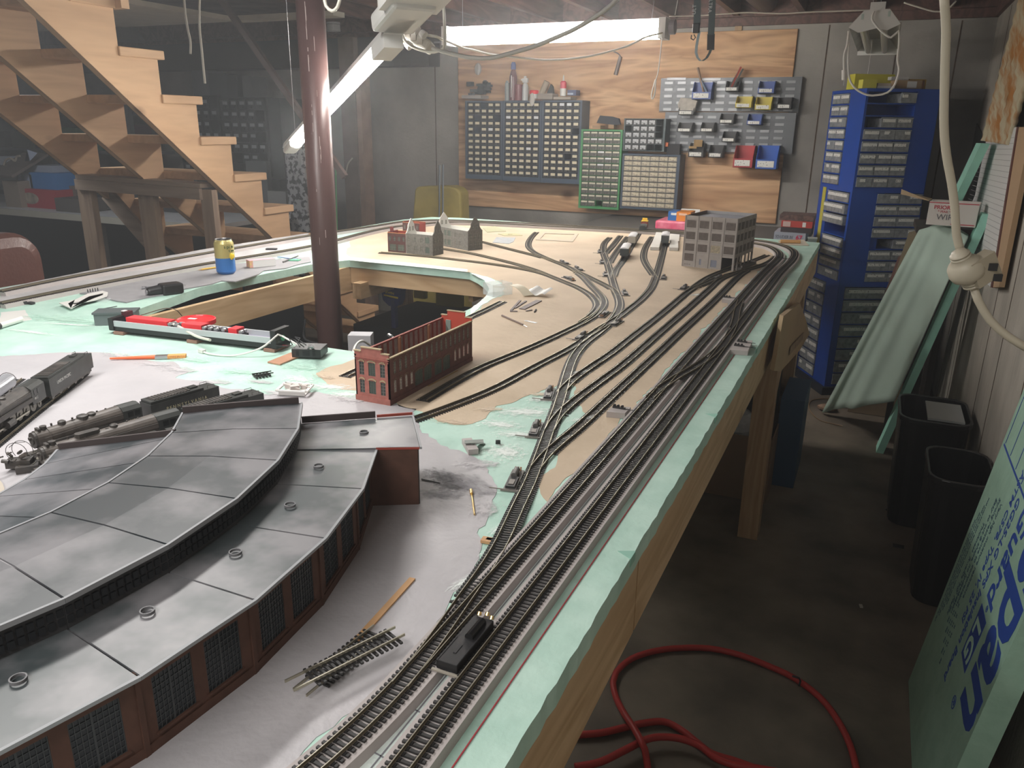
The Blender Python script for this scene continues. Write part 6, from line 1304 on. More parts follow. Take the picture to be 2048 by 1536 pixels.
g = MB(); p = onY(1125, 199.5, Yt); g.box(p.x - .05, Yc, p.z, p.x + .08, Yc + .12, p.z + .018); tag(g.build('flat_box', mat('flat_tan', (.36, .31, .25), .8)), 'flat tan box under the red and white glue bottle', 'box')
gl_ = thing('glue_bottle', 'red and white glue bottle with a white nozzle on the cabinets', 'bottle', onY(1126, 192, Yt)); p = onY(1126, 192, Yt)
MB().lathe([(.022, 0), (.022, .05)], p, 18).build('bottle_base', white, gl_); MB().lathe([(.0222, .05), (.022, .09), (.014, .10)], p, 18).build('bottle_top', mat('glue_red', (.65, .06, .10), .4), gl_); MB().lathe([(.006, .10), (.005, .13), (.002, .14)], p, 12).build('nozzle', white, gl_)
g = MB(); p = onY(1146, 191, Yt); g.box(p.x - .032, Yc + .02, p.z, p.x + .034, Yc + .10, p.z + .036); bb_ = g.build('small_blue_box', mat('slate_box', (.10, .12, .22), .5)); tag(bb_, 'small blue-grey box right of the glue bottle', 'box'); WLOC[bb_.name] = bb_.location.copy()
MB().box(p.x - .031, Yc + .0185, p.z + .004, p.x + .012, Yc + .0198, p.z + .016).build('label_strip', mat('pale_blue', (.5, .58, .7)), bb_)
g = MB(); Mp = onY(1220, 247, Yc - .02)
g = MB(); pts_ = [onY(x, y, Yc + .02) for x, y in [(1193, 246), (1200, 231), (1222, 233), (1237, 237), (1240, 249), (1232, 250)]]
g.add(pts_ + [q + V(0, .03, 0) for q in pts_], [list(range(5, -1, -1)), list(range(6, 12))] + [[i, (i + 1) % 6, 6 + (i + 1) % 6, 6 + i] for i in range(6)]); tag(g.build('fabric_mask', mat('charcoal_cloth', (.045, .05, .06), .9)), 'charcoal folded cloth mask above the green cabinet', 'cloth')
g = MB(); p = onY(1200, 257, Yc); g.box(p.x - .06, Yc + .01, p.z, p.x + .0, Yc + .1, p.z + .02); g.box(p.x + .05, Yc + .03, p.z, p.x + .09, Yc + .1, p.z + .035); tag(g.build('wood_offcut', mat('offcut_tan', (.40, .25, .14), .7)), 'small wooden offcuts on the green cabinet', 'offcut')
# tool hanging, grater clip strip
hk = thing('offset_spatula', 'dark-handled tool hanging on the plywood below the level lamp', 'tool', onY(1237, 130, YP - .015))
MB().cyl(onY(1241, 113, YP - .015), onY(1231, 150, YP - .015), .012, .014, 10).build('handle', mat('tool_brown', (.16, .12, .10), .5), hk); MB().tube([onY(1241, 113, YP - .015), onY(1237, 108, YP - .015), onY(1226, 102, YP - .015)], .004, 6).build('shank', mat('tool_shank', (.2, .2, .2), .4, metal=.6), hk)
# louvred panel and bins
Yl_ = YP - .022
lv = thing('louvred_panel', 'grey steel louvred panel holding small coloured bins on the plywood', 'louvred panel', onY(1460, 240, Yl_))
lvm = mat('louvre_grey', (.13, .14, .155), .4, metal=.2, var=.08, scale=4); slot_m = mat('louvre_slot', (.30, .31, .33), .35, metal=.3)
for (a, b, c_, d_) in (((1322, 158), (1604, 152), (1318, 222), (1598, 224)), ((1318, 224), (1594, 226), (1325, 306), (1583, 303))):
    tl, tr, bl, br = [onY(*q, Yl_) for q in (a, b, c_, d_)]; x0, x1 = bl.x, (tr.x + br.x) / 2; z1, z0 = (tl.z + tr.z) / 2, (bl.z + br.z) / 2
    MB().box(x0, Yl_, z0, x1, YP - .001, z1).build('panel', lvm, lv)
    lm__ = MB().box(0, -.007, 0, .056, 0, .004).box(0, -.0068, -.012, .056, -.005, .0).mesh('louvre'); lm__.materials.append(slot_m)
    nr = 5 if a[1] < 200 else 6
    for j in range(nr):
        z = z1 - (z1 - z0) * (j + .62) / nr
        MB().box(x0, Yl_ - .003, z - .024, x1, Yl_ - .0002, z - .021).build('rib', lvm, lv)
        n_ = int((x1 - x0 - .03) / .088)
        for i in range(n_): inst(lm__, 'louvre', lv, Matrix.Translation((x0 + .03 + .088 * i, Yl_ - .0002, z)))
for x, y in ((1350, 157), (1420, 158)): MB().box(*onY(x - 16, y + 3, Yl_ - .006), *onY(x + 22, y - 2, Yl_ - .0002)).build('label_strip', slot_m, lv)
def bin_(x0, y0, x1, y1, m, label, lab=True, depth=.10, w=None, deeper=None):
    """hopper bin: pixel box of its front; open top, sloping lip"""
    a, b = onY(x0, y1, Yl_ - depth), onY(x1, y0, Yl_ - depth); W = b.x - a.x; H = b.z - a.z
    o = V(a.x, Yl_ - depth, a.z); r = thing('parts_bin', label, 'bin', o, 'bins on the louvred panel'); M = Matrix.Translation(o); t = .003
    hf = H * .42
    g = MB(); g.box(0, 0, 0, W, depth - .008, t, M); g.box(0, depth - .012, t, W, depth - .008, H, M)
    for x in (0, W - t): g.add([M @ Vector(v) for v in [(x, 0, 0), (x, depth - .008, 0), (x, depth - .008, H), (x, depth * .45, H), (x, 0, hf), (x + t, 0, 0), (x + t, depth - .008, 0), (x + t, depth - .008, H), (x + t, depth * .45, H), (x + t, 0, hf)]], [(0, 4, 3, 2, 1), (5, 6, 7, 8, 9), (0, 5, 9, 4), (4, 9, 8, 3), (3, 8, 7, 2), (2, 7, 6, 1)])
    g.box(t, 0, 0, W - t, t, hf, M); g.box(-.002, -.003, hf - .004, W + .002, t, hf, M)
    g.build('bin', m, r)
    if lab: MB().box(W * .08, -.0045, hf * .2, W * .88, -.0032, hf * .85, M).build('label_card', mat('bin_label', (.78, .78, .74), .6, rgb2=(.2, .2, .2), scale=1, sharp=(.30, .35), stretch=(150, 150, 80), detail=1), r)
    return r, M, W, H
bb = mat('bin_blue', (.035, .09, .36), .4); by = mat('bin_yellow', (.68, .56, .06), .4); bk_m = mat('bin_black', (.022, .022, .025), .4); brd = mat('bin_red', (.52, .05, .06), .4); bbb = mat('bin_bright_blue', (.03, .13, .55), .4)
r, M, W, H = bin_(1383, 163, 1424, 199, bb, 'blue bin holding pliers at the top left of the louvred panel'); 
MB().bar(M @ Vector((W * .6, .04, .03)), M @ Vector((W * .1, .06, H + .09)), .016, .01).build('plier_handle', mat('plier_tan', (.30, .20, .14), .5), r)
MB().bar(M @ Vector((W * .8, .04, .03)), M @ Vector((W * .35, .05, H + .01)), .012, .01).build('plier_handle', mat('plier_blue', (.12, .18, .26), .5), r)
r, M, W, H = bin_(1450, 161, 1478, 183, bk_m, 'black bin with red-handled snips at the top of the panel')
for k, (dx, c__) in enumerate(((0, mat('snip_red', (.45, .08, .06), .4)), (.014, mat('snip_grey', (.16, .17, .16), .4, metal=.4)), (-.010, mat('snip_grey', (.16, .17, .16))))): MB().bar(M @ Vector((W * .35 + dx, .03, .02)), M @ Vector((W * .95 + dx, .05, H + .085 - k * .012)), .013, .01).build('snip_handle', c__, r)
bin_(1515, 161, 1550, 187, bb, 'blue bin at the top right of the louvred panel')
bin_(1470, 192, 1504, 216, by, 'yellow bin, left one of the pair on the panel')
bin_(1509, 193, 1544, 220, by, 'yellow bin, right one of the pair on the panel')
bin_(1553, 194, 1584, 218, bk_m, 'black bin with a greenish card right of the yellow bins')
r, M, W, H = bin_(1356, 208, 1388, 230, bk_m, 'black bin with a crumpled paper bag below the blue plier bin')
g = MB(); g.prism([(0, 0), (W, 0), (W * 1.15, .07), (W * .8, .085), (.004, .09), (-.012, .05)], -.02, .02, M @ Matrix.Translation((0, .04, .02)) @ Matrix(((1, 0, 0, 0), (0, 0, 1, 0), (0, 1, 0, 0), (0, 0, 0, 1)))); g.build('paper_bag', mat('bag_grey', (.50, .47, .42), .8, var=.15, scale=30), r)
bin_(1438, 227, 1468, 247, bk_m, 'black bin in the middle row left of the small blue one')
bin_(1493, 228, 1524, 250, bb, 'small blue bin in the middle row of the panel')
bin_(1354, 245, 1384, 264, bk_m, 'black bin in the fourth row beside the panel edge')
bin_(1400, 245, 1428, 264, bk_m, 'black bin in the fourth row, second from the left')
bin_(1443, 263, 1472, 284, bk_m, 'black bin in the fifth row of the louvred panel')
r, M, W, H = bin_(1376, 287, 1408, 314, bk_m, 'black bin with tan gloves in it at the bottom of the panel')
g = MB(); g.cbox(M @ Vector((W * .5, .05, H)), (.05, .03, .045), .5); g.cbox(M @ Vector((W * .2, .03, H * .7)), (.05, .02, .015), .3); g.build('tan_glove', mat('glove_tan', (.45, .30, .14), .8), r)
bin_(1416, 291, 1446, 315, bk_m, 'black bin with a white card at the bottom of the panel')
bin_(1465, 292, 1508, 335, brd, 'large red bin at the bottom right of the louvred panel', depth=.14)
bin_(1510, 292, 1557, 338, bbb, 'large bright blue bin at the bottom right of the louvred panel', depth=.14)
MB_ = MB(); p = onY(1348, 300, Yl_ - .06); MB_.cbox(p, (.09, .05, .08)); cr_ = thing('black_charger', 'black charger with an orange end between cabinet and bins', 'charger', p); MB_.build('body', blackm, cr_); MB().cbox(onY(1334, 289, Yl_ - .09), (.02, .03, .028)).build('orange_end', mat('orange_end', (.75, .18, .05), .4), cr_)
# ================================================================ things along the far wall, behind the layout
def on_shelf(x0, x1, y0, y1, Y, dep, m, name, label, cat, **k):
    a, b = onY(x0, y1, Y), onY(x1, y0, Y); return tag(MB().box(a.x, Y, a.z, b.x, Y + dep, b.z).build(name, m, **k), label, cat), a, b
sh = thing('low_shelf', 'dark low shelf along the far wall behind the layout', 'shelf', V(-.9, 5.3, .7)); z_s = onY(1320, 457, 5.0).z
MB().box(-1.75, 4.85, z_s - .02, -.95, YW - .03, z_s - .0005).build('shelf_top', mat('shelf_dark', (.10, .09, .085), .7), sh)
for x in (-1.7, -1.0):
    for y in (4.9, 5.6): MB().box(x, y, 0, x + .04, y + .04, z_s - .021).build('leg', mat('shelf_dark', (.1, .09, .085)), sh)
o, a, b = on_shelf(1309, 1375, 444, 459, 5.0, .25, mat('pink_bag', (.72, .08, .18), .45, rgb2=(.85, .25, .35), scale=25, bump=.5, bscale=20), 'pink_bag', 'crumpled pink plastic bag under the blue and orange box', 'bag', bevel=.012)
zc = b.z + .001; a, b = onY(1335, 447, 5.02), onY(1353, 430, 5.02); d_ = b.z - a.z
bx = thing('blue_orange_box', 'small box, half blue half orange, on the pink bag left of the tall factory', 'box', V(a.x, 5.02, zc)); xx = onY(1380, 440, 5.02).x
MB().box(a.x, 5.02, zc, b.x, 5.16, zc + d_).build('blue_half', mat('box_blue', (.03, .15, .45), .4), bx); MB().box(b.x + .0002, 5.02, zc, xx, 5.16, zc + d_).build('orange_half', mat('box_orange', (.80, .27, .04), .4), bx)
MB().box(a.x + .018, 5.0185, zc + d_ * .60, a.x + .052, 5.0198, zc + d_ * .86).build('print', paper, bx); MB().box(b.x + .016, 5.0185, zc + d_ * .62, b.x + .065, 5.0198, zc + d_ * .86).build('print', mat('peach', (.85, .55, .4)), bx)
on_shelf(1361, 1400, 419, 437, 5.35, .01, paper, 'white_card', 'white card standing behind the blue and orange box', 'card')
# books behind the right corner
bz = onY(1600, 478, 4.75)
sh2 = thing('side_shelf', 'low dark stand behind the far right corner holding books', 'shelf', V(-.5, 4.9, .6))
MB().box(-.72, 4.62, bz.z - .03, -.33, 5.3, bz.z - .0005).build('shelf_top', mat('shelf_dark', (.1, .09, .085)), sh2)
for x in (-.70, -.45):
    for y in (4.64, 5.25): MB().box(x, y, 0, x + .03, y + .03, bz.z - .031).build('leg', mat('shelf_dark', (.1, .09, .085)), sh2)
zz_ = bz.z; bms = [('grey book with red 67 on its spine, bottom of the stack behind the corner', mat('book_grey', (.36, .39, .46), .6), 478, 466.5, 1547, 1612), ('dark book above the grey one in the corner stack', mat('book_black', (.05, .04, .045), .5), 466.5, 460.5, 1560, 1622), ('red-spined book near the top of the corner stack', mat('book_red', (.50, .06, .05), .5), 460.5, 451.5, 1560, 1624), ('black patterned book on top of the corner stack', mat('book_top', (.06, .035, .035), .5, rgb2=(.2, .12, .1), scale=60), 451.5, 444, 1556, 1626)]
for i, (lb, m, y1_, y0_, xa, xb) in enumerate(bms):
    a, b = onY(xa, y1_, 4.66), onY(xb, y0_, 4.66); h = max(.014, b.z - a.z); x0_ = max(a.x, -.73)
    o = MB().box(x0_, 4.66 + .01 * i, zz_, b.x, 4.66 + .22, zz_ + h - .0008).build('book', m); tag(o, lb, 'book', 'books behind the corner'); WLOC[o.name] = o.location.copy()
    if i == 0:
        Mt = Matrix.Translation(V(onY(1592, 470, 4.66).x, 4.6595, zz_ + .006)) @ Matrix.Rotation(math.pi / 2, 4, 'X'); text('spine_print', '67', .034, Mt, mat('print_red', (.6, .03, .10), .5), o, .0003, bold=.0012)
        text('spine_print', 'SO-UDIER IN', .026, Matrix.Translation(V(x0_ + .008, 4.6595, zz_ + .008)) @ Matrix.Rotation(math.pi / 2, 4, 'X'), mat('print_dark', (.08, .09, .12), .5), o, .0003, sx=.62)
    if i == 2: MB().box(onY(1603, 460, 4.66).x, 4.6785, zz_ + .004, onY(1610, 460, 4.66).x, 4.6798, zz_ + h - .005).build('spine_mark', paper, o); MB().box(x0_ + .01, 4.6785, zz_ + .003, x0_ + .05, 4.6798, zz_ + h - .004).build('spine_picture', mat('spine_pic', (.6, .45, .42), .5), o)
    zz_ += h
# yellow cover and steel rule leaning by the far wall at the left end
g = MB(); pts_ = [(lambda q: V(q.x, q.y, max(q.z, .002)))(onY(x, y, 5.2)) for x, y in [(815, 900), (829, 378), (835, 373), (898, 372), (912, 376), (921, 386), (932, 900)]]
g.add(pts_ + [q + V(0, .14, 0) for q in pts_], [list(range(len(pts_) - 1, -1, -1)), list(range(len(pts_), 2 * len(pts_)))] + [[i, (i + 1) % len(pts_), len(pts_) + (i + 1) % len(pts_), len(pts_) + i] for i in range(len(pts_))])
o = g.build('yellow_cover', mat('mustard_plastic', (.33, .26, .06), .6, var=.18, scale=6, bump=.4, bscale=8), bevel=.015); tag(o, 'mustard yellow cover or chair back standing against the far wall at the layout corner', 'cover')
for (a, b, c_, d_) in ((871, 882, 330, 432), (878, 889, 329, 426)):
    a_, b_ = onY(a, d_, 5.15), onY(b, c_, 5.15); tag(MB().bar(V(onY((a + b) / 2 - .5, d_, 5.15).x, 5.13, .005), onY((a + b) / 2 + 2.5, c_, 5.15), .022, .006).build('metal_rule', mat('rule_grey', (.28, .32, .36), .4, metal=.3)), 'grey metal rule leaning in front of the yellow cover, %s one' % ('left' if a == 871 else 'right'), 'rule')
# ================================================================ blue drawer tower
blue = mat('tower_blue', (.012, .075, .42), .45, var=.12, scale=3); blued = mat('tower_blue_inside', (.008, .02, .07), .6)
C1, Rr, Ll = V(-.130, 5.0, 0), V(.245, 5.20, 0), V(-.330, 5.375, 0)
ux = (Rr - C1).normalized(); uy = (Ll - C1).normalized(); aw = .425
uy = Vector((-ux.y, ux.x, 0))
tw = thing('drawer_tower', 'tall blue rotating drawer tower with grey labelled drawers by the right-hand wall', 'drawer tower', C1 + V(0, 0, .05))
MB().box(-.02, -.02, 0, aw + .02, aw + .02, .05, Matrix.Translation(C1) @ Matrix((ux, uy, Vector((0, 0, 1)))).transposed().to_4x4()).build('plinth', mat('plinth', (.02, .025, .04), .6), tw)
smoke_d = mat('smoky_front', (.38, .40, .42), .3, rgb2=(.20, .215, .23), scale=45); edge_d = mat('drawer_rim', (.34, .37, .40), .35)
def tower_face(F, lo, hi, z0, z1, rows, ndiv, spec, half, lvl):
    """drawers in an opening of one face: F maps (u, depth, z)"""
    h = (z1 - z0) / rows
    g = MB(); g.box(lo - .006, .0, z0, lo, .20, z1, F); g.box(hi, .0, z0, hi + .006, .20, z1, F); g.box(lo, .19, z0, hi, .195, z1, F)
    for j in range(rows + 1): g.box(lo, .001, z0 + h * j - .003, hi, .19, z0 + h * j + .003, F)
    g.build('shelf_frame', blue, tw)
    for j in range(rows):
        s_ = spec.get(j, 'full'); zt = z1 - h * (j + 1)
        n = ndiv; wd = (hi - lo) / n
        for i in range(n):
            if s_ == 'none' or (s_ == 'right' and i < n - 1) or (s_ == 'right2' and i < n - 2): continue
            N = F @ Matrix.Translation((lo + wd * i, 0, zt))
            pull = .014 if s_ == 'open' else 0
            d = MB().box(.0015, -.006 - pull, .005, wd - .0015, .15, h - .012, N).build('drawer', smoke_d, tw)
            MB().box(.001, -.010 - pull, h - .0119, wd - .001, -.002 - pull, h - .007, N).build('drawer_rim', edge_d, d)
            rr = random.Random(lvl * 100 + j * 10 + i); lw = wd * rr.choice([.35, .8, .85, .9, .9, .75]); x0 = rr.uniform(.05, .95) * (wd - lw); hh = h * .26
            MB().box(x0 + .001, -.0085 - pull, h * .50, x0 + lw - .001, -.0065 - pull, h * .50 + hh, N).build('label_card', labelm, d)
def FT(o, xd):   # u along xd, depth inward
    xd = xd.normalized(); yd = Vector((-xd.y, xd.x, 0)); return Matrix.Translation(o) @ Matrix((xd, yd, Vector((0, 0, 1)))).transposed().to_4x4()
FF = FT(C1, ux); FL_ = FT(C1 + uy * aw, -uy)
Z = [1.55 + .228, 1.55 - .317, 1.55 - .862, .05]
spans = [((.03, .24), (.012, .288), (.29, .42)), ((.13, .40), (.15, .418), (0, .15)), ((.03, .26), (.04, .30), (.30, .42))]
core = MB(); Fc = FF
core.box(.2, .2, .05, aw - .003, aw - .003, Z[0] - .002, Fc)
core.build('core', blue, tw)
for L_v in range(3):
    zt, zb = Z[L_v], Z[L_v + 1]; (l0, l1), (f0, f1), _ = spans[L_v]
    MB().box(0, 0, zt - .012, aw, aw, zt, FF).build('deck', blue, tw); MB().box(0, 0, zb, aw, aw, zb + .010, FF).build('deck', blue, tw)
    # plain blue panels beside the drawer banks
    for F, (a, b) in ((FL_, (l0, l1)), (FF, (f0, f1))):
        if a > .008: MB().box(0, 0, zb + .010, a - .006, .004, zt - .012, F).build('panel', blue, tw)
        if b < aw - .008: MB().box(b + .006, 0, zb + .010, aw, .004, zt - .012, F).build('panel', blue, tw)
    sp1 = {0: {0: 'right', 1: 'none', 2: 'right2'}, 1: {4: 'right'}, 2: {}}[L_v]; sp2 = {0: {}, 1: {1: 'open', 3: 'none', 2: 'open'}, 2: {}}[L_v]
    tower_face(FF, f0, f1, zb + .012, zt - .014, 8, (3, 2, 1)[L_v], sp1, 0, L_v * 2)
    tower_face(FL_, l0, l1, zb + .012, zt - .014, 8, (2, 1, 2)[L_v], sp2, 0, L_v * 2 + 1)
g = MB(); g.box(aw - .004, 0, Z[3], aw, aw, Z[0] - .012, FF); g.box(0, aw - .004, Z[3], aw - .004, aw, Z[0] - .012, FF); g.build('panel', blue, tw)
MB().box(.055, -.004, Z[1] - .36, .095, -.0005, Z[1] - .008, FL_).build('yellow_strip', mat('yellow_strip', (.62, .56, .08), .5), tw)
# on top of the tower
zt = Z[0]
def onT(u, v, dx, dy, dz, m, name, label, cat, z=0, **k): return tag(MB().box(u, v, zt + z, u + dx, v + dy, zt + z + dz, FF).build(name, m, **k), label, cat)
onT(-.02, .12, .23, .09, .080, mat('dewalt_yellow', (.62, .58, .06), .45), 'yellow_case', 'yellow plastic case standing on the blue tower', 'case')
o = onT(-.02, .02, .08, .05, .045, mat('small_yellow', (.66, .62, .10), .45), 'small_yellow_box', 'small yellow box at the left front corner of the tower top', 'box'); 
onT(.07, .03, .10, .06, .014, paper, 'white_packet', 'white packet with red edge on the tower top, lower one', 'packet'); onT(.075, .035, .075, .05, .014, mat('cream_packet', (.68, .60, .50), .6), 'cream_packet', 'cream packet lying on the white one on the tower top', 'packet', z=.0145)
onT(.19, .06, .15, .10, .048, mat('kraft_box', (.42, .29, .17), .75), 'kraft_box', 'brown cardboard box with a white label on the tower top', 'box')
o = onT(.17, .08, .10, .04, .018, mat('white_tubes', (.62, .62, .62), .5), 'white_tubing', 'bundle of white and grey tubing on the cardboard box', 'tubing', z=.0485)
onT(.255, .0585, .055, .0012, .034, paper, 'box_label', 'white printed label on the tower-top cardboard box', 'label', z=.008)
onT(.32, .16, .10, .06, .060, mat('orange_case', (.55, .35, .05), .5), 'orange_case', 'orange-yellow case at the right back of the tower top', 'case')
p = FF @ Vector((.36, .10, zt)); tag(MB().cyl(p, p + V(0, 0, .05), .014, n=14).build('amber_bottle', mat('amber', (.35, .16, .07), .4)), 'small amber bottle at the right front of the tower top', 'bottle')
# ================================================================ right-hand wall side
# rusty strip of corrugated card, clipboard tablet, pale foam strips
rp = [(2033, 10), (1962, 283), (2012, 287), (2090, -10)]
g = MB(); q4 = [onX(x, y, XR - .10 + (.06 if i in (1, 2) else 0)) for i, (x, y) in enumerate([(2037, 0), (2105, -20), (2015, 290), (1962, 281)])]; nu_, nv_ = 26, 40; vs = []
for side in (0, 1):
    for j in range(nv_ + 1):
        for i in range(nu_ + 1):
            u, v = i / nu_, j / nv_; p = q4[0].lerp(q4[1], u).lerp(q4[3].lerp(q4[2], u), v)
            vs.append(p + V(-.004 * math.sin(u * 34) - .0025 * math.sin(v * 70 + u * 9) + .014 * side, -.002 * side, 0))
k1 = (nu_ + 1) * (nv_ + 1); fs = []
for side in (0, 1):
    for j in range(nv_):
        for i in range(nu_): t = [side * k1 + j * (nu_ + 1) + i, side * k1 + j * (nu_ + 1) + i + 1, side * k1 + (j + 1) * (nu_ + 1) + i + 1, side * k1 + (j + 1) * (nu_ + 1) + i]; fs.append(t if side else t[::-1])
for j in range(nv_):
    for i in (0, nu_): p = j * (nu_ + 1) + i; q = p + nu_ + 1; fs.append([p, q, q + k1, p + k1])
for i in range(nu_):
    for j in (0, nv_): p = j * (nu_ + 1) + i; fs.append([p, p + 1, p + 1 + k1, p + k1])
g.add(vs, fs)
tag(g.build('weathered_plank', mat('rusty_bark', (.60, .54, .38), .8, rgb2=(.46, .20, .05), scale=9, sharp=(.40, .58), stretch=(1, 2.2, .8), bump=.5, bscale=30), smooth=True), 'rough rust-stained corrugated strip hanging at the top right corner', 'plank')
# ruled paper tablet on a wooden board
def quad_on(l, X, th, m, name, parent=None, d=None):
    v = [onX(x, y, X) for x, y in l]; g = MB(); n = len(v); g.add(v + [q + V(th, 0, 0) for q in v], [list(range(n - 1, -1, -1)), list(range(n, 2 * n))] + [[i, (i + 1) % n, n + (i + 1) % n, n + i] for i in range(n)]); return g.build(name, m, parent)
tbt = thing('ruled_tablet', 'long sheet of ruled paper on a wood-edged board against the right-hand wall', 'paper tablet', onX(2000, 400, XR - .03))
sheet = quad_on([(1976, 262), (2033, 254), (1981, 574), (1905, 502), (1950, 390)], XR - .035, .006, mat('ruled_sheet', (.74, .75, .74), .7), 'sheet', tbt)
quad_on([(2034, 254), (2062, 254), (1998, 574), (1981, 575)], XR - .033, .018, mat('tablet_edge', (.50, .34, .20), .6), 'board_edge', tbt); quad_on([(2033, 254), (2036, 254), (1984, 575), (1980.5, 575)], XR - .036, .020, mat('tablet_red', (.14, .05, .04), .6), 'board_trim', tbt)
A0, A1, B0, B1 = (1976, 262), (2033, 254), (1905, 502), (1981, 574); g = MB()
for k in range(24):
    t = (k + .6) / 25; l = onX(1972 + (1908 - 1972) * t, 275 + (500 - 275) * t, XR - .0355); r_ = onX(2029 + (1985 - 2029) * t, 268 + (558 - 268) * t, XR - .0355); g.bar(l, r_, .0006, .0016)
g.build('ruled_line', mat('rule_grey_ink', (.35, .35, .36), .7), tbt)
dkp = quad_on([(1948, 235), (1975, 295), (1950, 400), (1925, 500), (1905, 560), (1890, 560), (1930, 420)], XR - .010, .006, mat('dark_glass_sheet', (.03, .04, .04), .2), 'dark_sheet'); tag(dkp, 'dark glossy sheet between the foam strips and the ruled paper', 'sheet')
def strip_edge(l0, l1, wd, Y0, Y1, z0f, label, m, face=None, fm=None, th=.030, wide=.35):
    pass
# two tall mint foam boards seen edge-on, leaning on the wall
def foam_lean(top, bot, X_top, label, wd=.55, th=.028, m=None):
    a = onX(top[0], top[1], X_top)
    if len(bot) == 3:
        nn = ray(top[0], top[1]).cross(ray(bot[0], bot[1])); q = V(0, bot[2], .002) - EYE; b = V(-(nn.y * q.y + nn.z * q.z) / nn.x, bot[2], .002)
    else: b = onZ(bot[0], bot[1], .002)
 
    print('lean', a, b)
    d = (b - a).normalized(); n = d.cross(V(0, 1, 0)).normalized()
    if n.x > 0: n = -n
    o = MB(); e = V(0, 1, 0)
    o.add([a, b, b + e * wd, a + e * wd] + [q + V(th * 1.05, -.004, 0) for q in (a, b, b + e * wd, a + e * wd)], [(0, 1, 2, 3), (7, 6, 5, 4), (0, 4, 5, 1), (1, 5, 6, 2), (2, 6, 7, 3), (3, 7, 4, 0)])
    return tag(o.build('foam_board', m or mint), label, 'foam board', 'mint foam boards leaning on the right-hand wall')
mint_edge = mat('mint_edge', (.40, .80, .66), .6, var=.08, scale=12)
foam_lean((1966, 428), (1752, 905), XR - .055, 'long mint foam board leaning edge-on behind the black bins', wd=.10, th=.032, m=mint_edge)
foam_lean((1962, 287), (1896, 425, 5.05), XR - .10, 'farther mint foam board rising behind the white mail box', wd=.22, th=.034, m=mint_edge)
# grey-brown cardboard sheets behind the draped cloth
for i, (l, c__, lb) in enumerate((([(1818, 465), (1855, 455), (1830, 640), (1700, 790)], (.27, .20, .13), 'tan cardboard sheet leaning behind the mint cloth, nearer one'), ([(1796, 515), (1815, 500), (1760, 640), (1690, 780)], (.20, .10, .08), 'brown hardboard sheet leaning behind the mint cloth, farther one'))):
    v = [onY(x, y, 4.72 + .06 * i) for x, y in l]; 
    v = [V(q.x, q.y, .003 if k > 1 else q.z) for k, q in enumerate(v)]; g = MB(); g.add(v + [q + V(.0, .008, 0) for q in v], [(3, 2, 1, 0), (4, 5, 6, 7)] + [[k, (k + 1) % 4, 4 + (k + 1) % 4, 4 + k] for k in range(4)]); tag(g.build('cardboard_sheet', mat('sheet_%d' % i, c__, .8)), lb, 'cardboard')
# mint cloth draped over a stand
cl = MB(); top = [(1852, 466), (1876, 462), (1900, 466), (1925, 478)]; nU, nV = 64, 20
import itertools
def lerp(a, b, t): return a + (b - a) * t
def cloth_pt(u, v):
    # u 0..1 across, v 0..1 down
    L0 = onY(1838, 462, 4.30); L1 = onZ(1648, 822, .01); R0 = onY(1936, 476, 4.05); R1 = onZ(1792, 800, .30)
    tl = L0.lerp(R0, u); bl = L1.lerp(R1, u); p = tl.lerp(bl, v)
    amp = .026 * (v ** .6) + .004
    p = p + V(-.25, -.95, 0) * (amp * (math.sin(u * 9 + math.sin(u * 5) * 2 + v * .8) + .55 * math.sin(u * 23 + 1 + 2 * math.sin(u * 4)) * (.3 + .7 * math.sin(u * 3.1 + .3) ** 2)) + .035 * math.sin(math.pi * min(1, u * 1.05)) * v)
    p.z += .03 * math.sin(math.pi * u) * (1 - v) ** 4
    return p
vs = [cloth_pt(i / nU, j / nV) for j in range(nV + 1) for i in range(nU + 1)]
back = []
for i in range(nU + 1): q = cloth_pt(i / nU, 0); back.append(q + V(.02, .22, -.01))
k0 = len(vs); fs = [[j * (nU + 1) + i, j * (nU + 1) + i + 1, (j + 1) * (nU + 1) + i + 1, (j + 1) * (nU + 1) + i] for j in range(nV) for i in range(nU)] + [[i + 1, i, k0 + i, k0 + i + 1] for i in range(nU)]
o = cl.add(vs + back, fs).build('draped_cloth', mat('mint_cloth', (.42, .54, .47), .85, var=.05, scale=6), smooth=True); s = o.modifiers.new('s', 'SOLIDIFY'); s.thickness = .003; tag(o, 'pale mint cloth hanging in long folds over a stand beside the blue tower', 'cloth')
g = MB(); q0 = onY(1880, 470, 4.40)
zc_ = cloth_pt(.5, 0).z - .02
for x, y in ((-.02, 4.45), (.14, 4.45), (.14, 4.70)): g.box(q0.x + x - .08, y, 0, q0.x + x - .05, y + .03, zc_ - .03)
g.box(q0.x - .11, 4.36, zc_ - .029, q0.x + .14, 4.75, zc_); tag(g.build('hidden_stand', mat('stand_dark', (.05, .04, .035), .8)), 'small timber stand underneath the mint cloth', 'stand')
